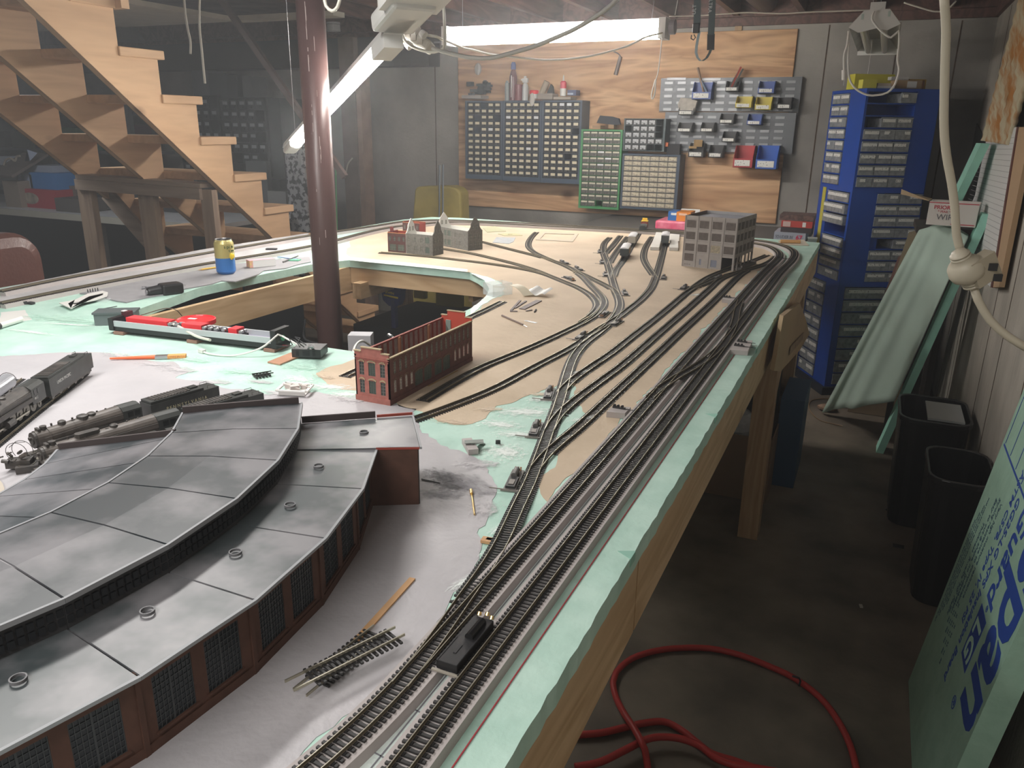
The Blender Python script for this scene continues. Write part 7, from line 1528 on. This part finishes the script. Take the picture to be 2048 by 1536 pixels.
# mail box
zm = onY(1870, 468, 4.22).z
mb_o = V(onY(1848, 468, 4.14).x, 4.14, zc_ + .035); rz_ = -.16
M = FR(mb_o, rz_); Wm_, Hm_ = .20, .105
mx = thing('mail_box', 'white and red postal carton marked WIRE with open flaps, on top of the mint cloth', 'box', mb_o)
g = MB(); g.box(0, 0, 0, Wm_, .003, Hm_, M); g.box(0, .12, 0, Wm_, .123, Hm_, M); g.box(0, .003, 0, .003, .12, Hm_, M); g.box(Wm_ - .003, .003, 0, Wm_, .12, Hm_, M); g.box(.003, .003, 0, Wm_ - .003, .12, .003, M); g.build('carton', mat('postal_white', (.72, .69, .65), .6), mx)
redp = mat('postal_red', (.55, .04, .07), .5); g = MB(); g.box(0, -.0012, Hm_ - .007, Wm_, -.0002, Hm_ - .003, M); g.box(Wm_ - .10, -.0012, .006, Wm_ - .005, -.0002, .010, M); g.box(-.0012, 0, .02, -.0002, .12, .024, M); g.build('red_band', redp, mx)
MT = M @ Matrix.Translation((.022, -.0006, .072)) @ Matrix.Rotation(math.pi / 2, 4, 'X'); text('print', 'PRIORITY', .024, MT, redp, mx, .0004, bold=.0004); text('print', '* MAIL *', .015, M @ Matrix.Translation((.040, -.0006, .056)) @ Matrix.Rotation(math.pi / 2, 4, 'X'), redp, mx, .0004)
text('handwriting', 'WIRE', .036, M @ Matrix.Translation((.038, -.0006, .025)) @ Matrix.Rotation(math.pi / 2, 4, 'X'), mat('ink_grey', (.14, .14, .16), .7), mx, .0004)
kraft = mat('kraft', (.42, .31, .19), .8)
g = MB(); g.add([M @ Vector(v) for v in [(-.005, .0, Hm_), (-.004, .12, Hm_), (-.14, .14, Hm_ + .012), (-.13, .03, Hm_ + .022), (-.005, .0, Hm_ + .003), (-.004, .12, Hm_ + .003), (-.14, .14, Hm_ + .030), (-.13, .03, Hm_ + .045)]], [(3, 2, 1, 0), (4, 5, 6, 7), (0, 1, 5, 4), (1, 2, 6, 5), (2, 3, 7, 6), (3, 0, 4, 7)]); g.build('flap', kraft, mx)
# black bins on the floor
def tub(cx, cy, w, d, h, label, name='storage_tub', rz=.0, extra=None):
    M = FR(V(cx, cy, 0), rz); o = thing(name, label, 'tub', V(cx, cy, 0)); g = MB()
    def ring(s, z, r_=.06): 
        out = []
        for sx, sy, a0 in ((1, 1, 0), (-1, 1, 90), (-1, -1, 180), (1, -1, 270)):
            for k in range(5): a = math.radians(a0 + k * 22.5); out.append(M @ Vector((sx * (w / 2 * s - r_) + r_ * math.cos(a), sy * (d / 2 * s - r_) + r_ * math.sin(a), z)))
        return out
    rings = [ring(.84, .002), ring(1.0, h), ring(1.05, h), ring(1.05, h + .02), ring(.97, h + .02), ring(.95, h - .03), ring(.80, .03)]; n = 20
    g.add([p for r_ in rings for p in r_], [[j * n + i, j * n + (i + 1) % n, (j + 1) * n + (i + 1) % n, (j + 1) * n + i] for j in range(len(rings) - 1) for i in range(n)] + [list(range(n - 1, -1, -1)), list(range((len(rings) - 1) * n, len(rings) * n))])
    g.build('tub', mat('tub_black', (.014, .014, .016), .35), o, smooth=False, bevel=.004); return o, M
o, M = tub(.335, 3.46, .25, .34, .46, 'black storage tub on the floor by the wall, farther of the two')
MB().box(-.03, -.15, .478, .10, .08, .486, M).build('paper_on_tub', mat('dim_paper', (.36, .38, .38), .7), o)
o, M = tub(.385, 2.86, .19, .32, .46, 'black storage tub behind the printed foam board, nearer of the two')
# printed foam insulation board leaning on the wall
FBx, FBz = .288, 0.0; topX = .430
b0, b1 = V(.288, 2.26, .002), V(.288, 1.42, .002); up = (V(topX, 0, 1.10) - V(.288, 0, 0)).normalized(); Lup = 1.15
fb = thing('insulation_board', 'mint green printed insulation board leaning on the right-hand wall in the foreground', 'insulation board', b0)
nrm = V(-up.z, 0, up.x)
ydir = V(0, -1, 0)   # towards the camera
MF = Matrix.Translation(b0) @ Matrix((ydir, up, -nrm)).transposed().to_4x4()
MF = Matrix.Translation(b0) @ Matrix((ydir, up, ydir.cross(up))).transposed().to_4x4()   # x toward camera, y up the slope, z off the face
sgn = 1 if (ydir.cross(up)).x < 0 else -1
Wd = .662
MB().box(0, 0, -.05 if sgn > 0 else 0, Wd, Lup, 0 if sgn > 0 else .05, MF).build('board', mat('mint_board_print', (.36, .56, .44), .6, rgb2=(.30, .49, .38), scale=18, bump=.25, bscale=30), fb)
blue_ink = mat('blue_ink', (.02, .07, .35), .6)
print('board z sign', sgn, ydir.cross(up))
# the lettering reads down the slope (towards the floor); its tops point towards the camera
def ft(s, x, y, size, m=blue_ink, bold=0.0, nm='print', sx=1.0, al='RIGHT'):
    # local text x -> -up (down the slope), text y -> +ydir (towards camera)
    N = MF @ Matrix.Translation((x, y, .0006 * sgn)) @ Matrix(((0, 1, 0, 0), (-1, 0, 0, 0), (0, 0, 1, 0), (0, 0, 0, 1)))
    return text(nm, s, size, N, m, fb, .0003, al, bold, sx)
ft('Kingspan', .510, .330, .285, bold=.007, sx=.86)
ft('®', .455, .285, .045)
ft('GreenGuard', .392, .545, .105, bold=.002, sx=.95); ft('®', .420, .528, .022)
MB().box(.378, .378, .0002, .462, .520, .0008, MF).build('print_block', blue_ink, fb); ft('LG', .392, .388, .088, mat('mint_print', (.5, .75, .6), .6), bold=.002, nm='block_letters')
for o_ in [c for c in fb.children if c.name.startswith('block_letters')]: o_.location += (MF.to_3x3() @ Vector((0, 0, .0006)))
ft('GG25-LG XPS Insulation Board', .318, .262, .040, bold=.0006); ft('ASTM C578, Type IV, 25 PSI', .272, .405, .036, bold=.0004)
gi = mat('grey_ink', (.06, .12, .17), .6)
for i, s_ in enumerate(['Very high moisture resistance', 'Strong resistance to compression', 'Easy to cut & shape, no loose beads', 'Thickness  R-value  PSI  Metric']): ft(s_, .205 - .028 * i, .43 - .035 * i, .023, gi)
for i in range(6): ft('25    5.0    0.9    4.6   (25)', .235 - .020 * i, .24 + .02 * i, .012, gi)
for i in range(4): ft('Keep away from open flame and direct heat. Cover within sixty days', .080 - .017 * i, .33 - .03 * i, .012, gi)
g = MB(); g.box(.02, .79, .0002, .66, .796, .0008, MF)
for k in range(7): g.box(.03 + .09 * k, .80, .0002, .034 + .09 * k, 1.12, .0008, MF)
g.build('print_line', blue_ink, fb)
# ================================================================ floor: red hose, box, litter
red_hose = mat('red_cord', (.42, .035, .03), .5)
h_ = [(1150, 1470), (1200, 1466), (1245, 1456), (1290, 1446), (1330, 1444), (1365, 1462), (1395, 1486), (1425, 1508), (1470, 1522), (1520, 1540), (1570, 1556)]
tag(MB().tube([onZ(x, y, .012) for x, y in h_], .0095, 8).build('air_hose', red_hose, smooth=True), 'red air hose running from under the table, farther strand crossing the loop', 'hose')
h_ = [(1150, 1534), (1200, 1524), (1250, 1500), (1290, 1480), (1320, 1474), (1360, 1477), (1400, 1492), (1430, 1515), (1470, 1530), (1510, 1536), (1560, 1545)]
tag(MB().tube([onZ(x, y, .030) for x, y in h_], .0095, 8).build('air_hose', red_hose, smooth=True), 'red air hose running from under the table, nearer strand crossing the loop', 'hose')
h_ = [(1298, 1560), (1295, 1530), (1290, 1500), (1270, 1460), (1250, 1430), (1232, 1395), (1226, 1365), (1232, 1345), (1262, 1318), (1310, 1302), (1360, 1296), (1420, 1297), (1480, 1310), (1540, 1333), (1590, 1357), (1640, 1395), (1675, 1440), (1700, 1490), (1716, 1550)]
hl = thing('red_hose', 'big open loop of red air hose on the dark floor', 'hose', onZ(1420, 1297, 0)); MB().tube([onZ(x, y, .011 + (.035 if 1420 < y < 1510 and x < 1300 else 0)) for x, y in h_], .0095, 8).build('hose', red_hose, hl, smooth=True)
MB().tube([onZ(1585, 1352, .028), onZ(1598, 1356, .030), onZ(1601, 1362, .020), onZ(1598, 1372, .012)], .003, 6).build('black_tie', black, hl)
cbm = mat('kraft_dark', (.24, .16, .10), .8, var=.08, scale=6)
# open carton under the table edge
cx0, cy0 = -.62, 2.52
oc = thing('open_carton', 'open cardboard carton with plastic bags in it on the floor under the table edge', 'box', V(-.45, 2.55, 0)); p = [onZ(1390, 1010, .002), onZ(1530, 1008, .002)]; x1 = p[1].x; y0_ = p[1].y
g = MB(); w_, d_, h_ = .50, .36, .30; X0, Y0 = x1 - w_, y0_
g.box(X0, Y0, .002, X0 + w_, Y0 + .005, h_); g.box(X0, Y0 + d_, .002, X0 + w_, Y0 + d_ + .005, h_); g.box(X0, Y0 + .005, .002, X0 + .005, Y0 + d_, h_); g.box(X0 + w_ - .005, Y0 + .005, .002, X0 + w_, Y0 + d_, h_); g.box(X0 + .005, Y0 + .005, .002, X0 + w_ - .005, Y0 + d_, .008); g.build('carton', cbm, oc)
g = MB(); g.add([(X0 + .02, Y0 + d_, h_), (X0 + w_ - .02, Y0 + d_, h_), (X0 + w_ - .05, Y0 + d_ + .12, h_ + .03), (X0 + .05, Y0 + d_ + .12, h_ + .03)], [(0, 1, 2, 3), (3, 2, 1, 0)]); g.build('flap', cbm, oc)
g = MB(); g.sphere(V(X0 + w_ * .55, Y0 + d_ * .5, h_ - .02), .13, 14, 8, (1.1, .9, .7)); o = g.build('plastic_bag', mat('bag_film', (.42, .42, .45), .25, var=.3, scale=9, bump=1, bscale=9)); tag(o, 'crumpled grey plastic bag in the open carton under the table', 'bag')
# flattened carton leaning at the table leg, blue thing behind
g = MB(); v = [onX(x, y, -.19) for x, y in [(1567, 632), (1600, 606), (1612, 640), (1619, 668), (1600, 700), (1562, 742), (1548, 742)]]; n = len(v)
g.add(v + [q + V(-.012, .01, 0) for q in v], [list(range(n)), list(range(2 * n - 1, n - 1, -1))] + [[i, n + i, n + (i + 1) % n, (i + 1) % n] for i in range(n)]); lf = g.build('leaning_carton', mat('kraft_lean', (.40, .29, .17), .8, var=.06, scale=5)); tag(lf, 'flattened brown carton hanging at the table edge before the blue tower', 'carton'); WLOC[lf.name] = lf.location.copy()
MB().bar(onX(1580, 702, -.186), onX(1606, 672, -.186), .0015, .028).build('printed_panel', mat('kraft_print', (.20, .14, .09), .8, rgb2=(.36, .26, .16), scale=70), lf)
on = MB().box(-.26, 3.50, .0, -.16, 3.85, .42).build('blue_bucket', mat('dull_blue', (.03, .08, .16), .6)); tag(on, 'dull blue crate on the floor behind the table leg', 'crate')
lit = thing('floor_paper', 'crumpled paper scrap on the floor near the foot of the mint cloth', 'paper', onZ(1655, 815, .0)); MB().sphere(onZ(1655, 815, .02), .045, 8, 5, (1.3, 1, .4)).build('paper', mat('dim_brown_paper', (.30, .20, .14), .9), lit)
tag(MB().tube([onZ(1685, 852, .004), onZ(1640, 840, .004), onZ(1620, 820, .004), onZ(1622, 802, .004), onZ(1650, 797, .004), onZ(1690, 802, .004)], .003, 6).build('floor_wire', mat('tan_wire', (.28, .18, .10), .6)), 'thin tan wire curling on the floor by the paper scrap', 'wire')
for i, (x, y, s, c__, lb) in enumerate(((1797, 1092, .022, (.02, .02, .02), 'dark leaf-like scrap on the floor below the farther tub'), (1780, 1020, .018, (.03, .03, .03), 'small dark scrap on the floor at the foot of the farther tub'), (1838, 1180, .012, (.45, .40, .33), 'pale tan scrap on the floor near the nearer tub'), (1722, 1212, .010, (.5, .46, .40), 'tiny pale scrap alone in the middle of the aisle floor'))): tag(MB().cbox(onZ(x, y, .004), (s * 1.8, s, .004), .6 * i).build('floor_scrap', mat('scrap_%d' % i, c__, .8)), lb, 'scrap')
# black storage under the table seen from the aisle, and things seen through the well
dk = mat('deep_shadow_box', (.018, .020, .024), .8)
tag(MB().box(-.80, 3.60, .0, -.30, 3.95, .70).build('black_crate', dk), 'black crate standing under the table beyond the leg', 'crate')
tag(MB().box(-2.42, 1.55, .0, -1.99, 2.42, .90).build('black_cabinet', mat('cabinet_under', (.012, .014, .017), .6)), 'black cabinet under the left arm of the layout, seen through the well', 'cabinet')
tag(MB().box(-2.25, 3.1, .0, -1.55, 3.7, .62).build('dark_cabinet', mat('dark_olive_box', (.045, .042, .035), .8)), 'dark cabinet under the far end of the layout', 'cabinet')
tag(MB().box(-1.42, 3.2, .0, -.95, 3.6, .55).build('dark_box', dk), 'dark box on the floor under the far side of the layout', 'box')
cm = thing('bar_clamp', 'blue bar clamp with yellow lettering hanging under the layout in the well', 'clamp', onY(783, 600, 2.75))
Yq = 2.75; g = MB(); pts_ = [onY(x, y, Yq) for x, y in [(764, 560), (790, 565), (802, 580), (800, 600), (795, 612), (778, 612), (766, 600), (762, 580)]]
n = len(pts_); g.add(pts_ + [q + V(0, .04, 0) for q in pts_], [list(range(n - 1, -1, -1)), list(range(n, 2 * n))] + [[i, (i + 1) % n, n + (i + 1) % n, n + i] for i in range(n)]); g.build('clamp_body', mat('clamp_blue', (.02, .03, .16), .5), cm)
MB().bar(onY(788, 600, Yq + .01), onY(790, 655, Yq + .01), .022, .02).build('clamp_bar', mat('clamp_bar', (.03, .035, .13), .5), cm)
MT = Matrix.Translation(onY(770, 586, Yq - .002)) @ Matrix.Rotation(math.pi / 2, 4, 'X') @ Matrix.Rotation(-.09, 4, 'Z'); yel = mat('clamp_yellow', (.75, .60, .05), .5)
text('lettering', 'IRWIN', .015, MT, yel, cm, .0004, bold=.0003); MB().bar(onY(768, 590, Yq - .002), onY(796, 596, Yq - .002), .002, .007).build('yellow_band', yel, cm); text('lettering', 'QUICK-GRIP', .0065, Matrix.Translation(onY(770.5, 593.5, Yq - .0035)) @ Matrix.Rotation(math.pi / 2, 4, 'X') @ Matrix.Rotation(-.16, 4, 'Z'), mat('ink_black', (.02, .02, .02), .6), cm, .0004)
ym = mat('yellow_panel', (.42, .32, .03), .6)
for x0, y0, x1, y1, lb in ((828, 562, 849, 596, 'upright yellow panel under the far side of the layout, seen through the well'), (872, 586, 923, 610, 'wide yellow panel under the far side of the layout, seen through the well')):
    a, b = onY(x0, y1, 3.6), onY(x1, y0, 3.6); tag(MB().box(a.x, 3.6, a.z, b.x, 3.63, b.z).build('yellow_board', ym), lb, 'panel')
g = MB(); a = onY(722, 662, 2.0); g.cbox(onY(722, 683, 1.95) + V(0, 0, 0), (.07, .05, .05), .4); tag(g.build('pale_gadget', mat('pale_gadget', (.45, .45, .48), .5)), 'pale boxy gadget below the edge of the well beside the brick factory', 'gadget')
tag(MB().tube([onY(704, 712, 1.75), onY(712, 690, 1.8), onY(725, 682, 1.85), onY(740, 690, 1.9)], .004, 6).build('white_cable', white), 'white cable arching up out of the well beside the brick factory', 'cable')
g = MB()
for a, b in (((776, 668), (792, 682)), ((782, 670), (790, 690)), ((778, 682), (796, 678))): g.bar(onY(*a, 2.0), onY(*b, 2.0), .010, .006)
tag(g.build('silver_hardware', steel), 'glinting silver hardware in the well above the brick factory wall', 'hardware')
tag(MB().tube([onY(610, 640, 2.4), onY(612, 680, 2.3), onY(680, 690, 2.2)], .004, 6).build('well_cable', blackm), 'black cable hanging in the well near the post foot', 'cable')
# ================================================================ stairs at the left
SX = -3.0; ST = thing('staircase', 'open timber staircase of three notched stringers and plain treads descending away at the left', 'staircase', V(SX - .45, 3, 0))
rise, run, y0s, z0s = .1835, .2005, 2.577, 1.55 + .300
def nose(k): return y0s + run * k, z0s - rise * k      # left (near) end of tread k on the near stringer, its top height
K0, K1 = -4, 9
def stringer(x, m):
    top_ = []
    for k in range(K0, K1 + 1):
        y, z = nose(k); zt_ = z - .038
        top_ += [(y, zt_), (y + run, zt_)] if True else []
    # under edge parallel to the slope
    y, z = nose(K1); low = []
    ya, za = top_[0]; yb, zb_ = top_[-1]
    slope = -rise / run
    off = -.255
    zl = lambda yy: z0s - .038 + slope * (yy - y0s) + off + .02
    poly = top_ + [(yb, max(0, zl(yb) + .0)), (ya, zl(ya))]
    poly = [(p_[0], max(0.0, p_[1])) for p_ in poly]
    M = Matrix(((0, 0, 1, x), (1, 0, 0, 0), (0, 1, 0, 0), (0, 0, 0, 1)))
    return MB().prism(poly, -.019, .019, M).build('stringer', m, ST)
stringer(SX - .019, stair_m); stringer(SX - .50, stair_m); stringer(SX - .98, stair_m)
for k in range(K0, K1 + 1):
    y, z = nose(k)
    if z < .05: continue
    MB().box(SX - 1.02, y - .004, z - .038, SX + .012, y + run + .032, z).build('tread', stair_m, ST, bevel=.004)
# timber railing frame under the stairs
fr_ = thing('timber_trestle', 'low timber frame with three posts standing under the stairs', 'timber frame', onX(280, 360, -3.2)); Yr = 3.02
a, b = onY(150, 352, Yr), onY(402, 371, Yr)
fm = wood('old_frame', (.27, .20, .15), (.18, .13, .10), axis=0, knots=False); fmz = wood('old_frame_z', (.27, .19, .13), (.18, .12, .09), axis=2)
a = onY(150, 353, Yr); b = onY(400, 372, Yr); MB().bar(V(a.x, Yr + .05, a.z), V(b.x, Yr + .05, b.z), .10, .022).build('top_rail', fm, fr_); MB().bar(V(a.x, Yr, a.z - .040), V(b.x, Yr, b.z - .040), .02, .055).build('top_rail', fm, fr_)
for x0, x1 in ((150, 176), (270, 300), (396, 419)):
    p = onY((x0 + x1) / 2, 380, Yr); hw = (onY(x1, 380, Yr).x - onY(x0, 380, Yr).x) / 2; MB().box(p.x - hw, Yr + .012, 0, p.x + hw, Yr + .05, p.z).build('post', fmz, fr_)
MB().bar(onY(212, 385, Yr + .2), onY(330, 520, Yr + .2), .02, .09).build('diagonal', fm, fr_)
# workbench and clutter beyond the stairs
wb = thing('workbench', 'cluttered workbench with pale edge beyond the stairs at the left', 'workbench', V(-5.5, 4.4, 0)); zW = 1.55 - .66
MB().box(-8.0, 4.05, zW - .03, -4.05, 4.85, zW).build('bench_top', mat('bench_top', (.42, .42, .43), .5, var=.15, scale=3), wb)
MB().box(-8.0, 4.03, zW - .045, -4.05, 4.05, zW).build('bench_edge', mat('bench_edge', (.34, .32, .27), .7), wb)
for x in (-7.9, -6.6, -5.3, -4.15): MB().box(x, 4.1, 0, x + .07, 4.17, zW - .031).build('leg', mat('bench_leg', (.08, .07, .06), .8), wb)
bd = MB(); bd.box(-7.9, 4.75, .0, -4.1, 4.8, zW - .04); bd.build('back_panel', mat('bench_dark', (.035, .037, .042), .8), wb)
def bench_box(x0, y0, x1, y1, Y, m, label, name='small_box', dep=.22, zb=None, cat='box'):
    a, b = onY(x0, y1, Y), onY(x1, y0, Y); z0_ = zb if zb is not None else zW + .0005; return tag(MB().box(a.x, Y, z0_, b.x, Y + dep, z0_ + (b.z - a.z)).build(name, m), label, cat), b.z - a.z
o, h1 = bench_box(32, 383, 110, 414, 4.2, mat('box_red', (.38, .035, .05), .5), 'red carton with a round picture on the workbench'); WLOC[o.name] = o.location.copy()
a = onY(61, 399, 4.2); pic = MB().add([V(a.x + .10 * math.cos(t), 4.199, zW + h1 * .5 + .045 * math.sin(t)) for t in [i * math.pi / 8 for i in range(16)]], [list(range(16))]).build('picture', mat('picture', (.30, .25, .20), .5, var=.5, scale=12), o)
o, h2 = bench_box(64, 357, 112, 386, 4.25, mat('box_bright_blue', (.04, .19, .48), .5), 'bright blue carton stacked on the red one on the workbench', zb=zW + h1 + .001); o, h3 = bench_box(40, 358, 63.5, 384, 4.25, mat('box_bluewhite', (.28, .33, .45), .5, var=.3, scale=12), 'pale blue patterned carton left of the bright blue one', zb=zW + h1 + .001)
bench_box(48, 347, 104, 357, 4.3, mat('papers_blue', (.35, .38, .46), .6), 'pale papers lying on the blue cartons', 'papers', zb=zW + h1 + h2 + .002, cat='papers')
bench_box(13, 362, 34, 412, 4.15, mat('card_brown', (.24, .19, .15), .8), 'tall brown carton left of the red one on the workbench'); bench_box(112, 361, 148, 402, 4.35, mat('card_brown2', (.17, .13, .11), .8), 'brown carton right of the blue one on the workbench')
bench_box(123, 338, 144, 356, 4.55, mat('box_blue_dark', (.03, .06, .22), .5), 'small dark blue carton farther back above the workbench', zb=zW + .2955, dep=.2); bench_box(112, 395, 160, 418, 4.12, mat('dim_clutter', (.08, .07, .065), .8), 'dark flat clutter at the right end of the workbench', 'clutter', cat='clutter')
tag(MB().box(-6.4, 4.50, zW + .0006, -4.6, 4.84, zW + .295).build('dark_crate', mat('bench_dark', (.035, .037, .042))), 'dark crate at the back of the workbench', 'crate')
g = MB(); g.bar(onY(0, 352, 4.1), onY(72, 308, 4.4), .35, .02); tag(g.build('tilted_panel', mat('tilted_brown', (.13, .10, .085), .8)), 'brown board tilted up above the workbench at the far left', 'board')
g = MB(); g.add([onY(50, 322, 4.2), onY(54, 299, 4.2), (onY(75, 306, 4.25)), onY(60, 322, 4.2)], [(0, 1, 2, 3), (3, 2, 1, 0)]); o = g.build('folded_paper', mat('bluish_paper', (.55, .62, .78), .7)); s = o.modifiers.new('s', 'SOLIDIFY'); s.thickness = .002; tag(o, 'folded white paper standing on the tilted board at the far left', 'paper')
g = MB(); g.tube([onY(x, y, 4.15) for x, y in [(8, 330), (12, 320), (22, 317), (30, 322), (34, 313), (40, 312)]], .008, 6); tag(g.build('pale_wire_coil', mat('coil_tan', (.35, .30, .24), .6)), 'pale wire coil above the workbench at the far left', 'wire')
bench_box(0, 313, 20, 330, 4.5, mat('bluish_paper2', (.40, .44, .52), .6), 'pale packet high at the left edge of the picture', 'packet', zb=onY(0, 330, 4.5).z, cat='packet')
# shelf with uprights at the far left
sf = thing('steel_shelving', 'dark shelving with pale uprights behind the workbench at the far left', 'shelving', V(-6.6, 5.2, 0))
for x in (-8.05, -6.9, -5.9): MB().box(x, 5.05, 0, x + .04, 5.09, 1.72).build('upright', mat('shelf_upright', (.13, .135, .145), .5), sf)
for z in (.9, 1.27, 1.60): MB().box(-8.05, 5.10, z, -5.86, 5.5, z + .025).build('shelf', mat('shelf_upright', (.13, .135, .145)), sf)
rs = random.Random(21); shl = ['dark carton on the shelving, leftmost', 'grey carton on the shelving near the left edge', 'dim carton in the middle of the shelving', 'dark jar-like box on the shelving', 'dusky carton on the shelving toward the stairs', 'small dim carton at the right of the shelving']
for i in range(6):
    x = -7.9 + i * .33; hh = rs.uniform(.12, .24); tag(MB().box(x, 5.15, 1.2955, x + .24, 5.4, 1.2955 + hh).build('small_box', mat('shelf_item_%d' % i, tuple(rs.uniform(.04, .16) for _ in range(3)), .7)), shl[i], 'box')
# dark cabinets of drawers against the far wall (between stairs and post)
dkc = mat('cabinet_black', (.016, .018, .022), .6); dcard = mat('dim_card', (.30, .32, .34), .6)
miss = lambda s: tuple(s)
cab('drawer_cabinet', 'dark drawer cabinet against the far wall behind the stairs, with small pale cards', [(446, 192), (532, 197), (446, 350), (540, 352)], 5.30, .33, 5, 7, dkc, dkc, dcard, missing=((4, 1), (4, 3), (1, 5), (0, 4), (0, 5), (0, 6), (1, 6), (2, 6), (3, 6), (4, 6), (4, 5)), m=(.02, .04, .02, .02), card_wh=(.55, .30))
cab('drawer_cabinet', 'dark drawer cabinet mostly hidden behind the stair treads', [(360, 190), (444, 192), (360, 350), (444, 350)], 5.31, .33, 5, 7, dkc, dkc, dcard, missing=((0, 1), (0, 0), (4, 0), (4, 2), (1, 2), (0, 4), (1, 4), (2, 4), (0, 5)), m=(.02, .04, .02, .02), card_wh=(.5, .30))
a, b = onY(360, 480, 5.30), onY(562, 352, 5.30); cb0 = thing('base_cabinet', 'black base cabinet under the dark drawer cabinets', 'cabinet', V(a.x, 5.3, 0)); MB().box(a.x, 5.28, 0, b.x, YW - .01, onY(446, 353, 5.3).z - .001).build('case', dkc, cb0); MB().box(a.x + .05, 5.272, .25, b.x - .05, 5.279, .60).build('door', mat('door_black', (.03, .03, .034), .5), cb0)
tag(MB().box(onY(542, 300, 5.32).x, 5.32, onY(446, 353, 5.3).z, onY(566, 300, 5.32).x, 5.62, onY(540, 196, 5.32).z).build('black_locker', mat('locker_black', (.020, .022, .026), .6)), 'narrow black locker right of the drawer cabinets', 'locker')
zt2 = onY(480, 194, 5.3).z
for x0, x1, y0, c__, lb in ((388, 415, 140, (.10, .11, .12), 'dim grey appliance on the drawer cabinets, left'), (418, 452, 146, (.07, .08, .085), 'dim box with a pale label on the drawer cabinets'), (455, 473, 150, (.06, .065, .07), 'narrow dim box on the drawer cabinets'), (487, 502, 152, (.16, .17, .17), 'upright pale carton at the right of the drawer cabinets')):
    a, b = onY(x0, 194, 5.34), onY(x1, y0, 5.34); tag(MB().box(a.x, 5.34, zt2 + .001, b.x, 5.52, b.z).build('dim_box', mat('dim_%d' % x0, c__, .7)), lb, 'box')
a, b = onY(498, 405, 5.1), onY(532, 323, 5.1); tag(MB().box(a.x, 5.1, 0.0, b.x, 5.15, b.z).build('grey_board', mat('dim_panel', (.11, .12, .12), .7)), 'dim grey panel leaning before the dark cabinets', 'panel')
a, b = onY(537, 412, 5.0), onY(571, 384, 5.0); tag(MB().box(a.x, 5.0, 0.0, b.x, 5.04, b.z).build('pale_board', mat('pale_panel', (.24, .24, .23), .7)), 'pale panel standing behind the lowest visible tread', 'panel')
g = MB(); a, b = onY(574, 415, 4.9), onY(606, 284, 4.9); g.box(a.x, 4.9, 0, b.x, 5.05, b.z); tag(g.build('camouflage_roll', mat('camo_cloth', (.28, .28, .29), .85, rgb2=(.03, .03, .032), scale=26, sharp=(.46, .52), detail=2), bevel=.03), 'upright roll of black and grey camouflage cloth left of the post', 'cloth roll')
tag(MB().box(onY(568, 430, 5.35).x, 5.36, 0, onY(640, 430, 5.35).x, 5.5, onY(600, 388, 5.35).z).build('maroon_box', mat('dim_maroon', (.07, .04, .04), .7)), 'dim maroon box behind the camouflage roll', 'box')
# hanging wires near the stairs, wooden block, leather chair
cord([(368, -5), (371, 30), (376, 60), (381, 84), (381, 108)], 3.4, .006, 'thin white wire with a small tip hanging at the upper left, shorter one'); cord([(399, -5), (399, 50), (404, 105), (410, 167)], 3.4, .006, 'thin white wire hanging at the upper left, longer one')
tag(MB().box(*onY(229, 20, 2.62), *onY(240, -8, 2.58)).build('wood_stub', stair_m), 'short wooden stub under the top visible tread', 'wood block')
p = onY(250, 48, 4.2); tag(MB().lathe([(.14, 0), (.05, .14), (.03, .2)], onY(252, 82, 4.6), 20).build('lamp_shade', mat('dim_shade', (.10, .105, .11), .6)), 'dim conical lampshade hanging behind the upper treads', 'lampshade')
lea = mat('brown_leather', (.12, .05, .04), .38, var=.08, scale=10, bump=.15, bscale=80)
ch = thing('leather_chair', 'rounded brown leather chair back at the left edge behind the layout', 'chair', V(-3.0, 2.0, 0))
c0, c1 = onX(0, 480, -2.95), onX(104, 540, -2.95); g = MB()
Yl0, Yr0 = 1.50, onX(103, 520, -2.95).y; ztp = onX(60, 466, -2.95).z
pf = []; rr = .11
ys = [(Yl0, .45), (Yr0, .45), (Yr0, ztp - rr)] + [(Yr0 - rr + rr * math.cos(a), ztp - rr + rr * math.sin(a)) for a in [math.radians(15 * i) for i in range(1, 6)]] + [(Yr0 - rr, ztp), (Yl0 + rr, ztp), (Yl0, ztp - rr)]
g.prism(ys, -.075, .075, Matrix(((0, 0, 1, -3.05), (1, 0, 0, 0), (0, 1, 0, 0), (0, 0, 0, 1)))); g.build('backrest', lea, ch, bevel=.05, smooth=False)
MB().box(-3.62, 1.5, .40, -3.13, 2.0, .52).build('seat', lea, ch, bevel=.03)
MB().cyl((-3.36, 1.75, .08), (-3.36, 1.75, .40), .03, n=14).build('gas_stem', steel, ch)
for k in range(5): a = k * 2 * math.pi / 5; MB().bar((-3.36, 1.75, .09), (-3.36 + .28 * math.cos(a), 1.75 + .28 * math.sin(a), .06), .04, .03).build('leg', blackm, ch); MB().cyl((-3.36 + .28 * math.cos(a), 1.735 + .28 * math.sin(a), .028), (-3.36 + .28 * math.cos(a), 1.765 + .28 * math.sin(a), .028), .027, n=12).build('caster', blackm, ch)
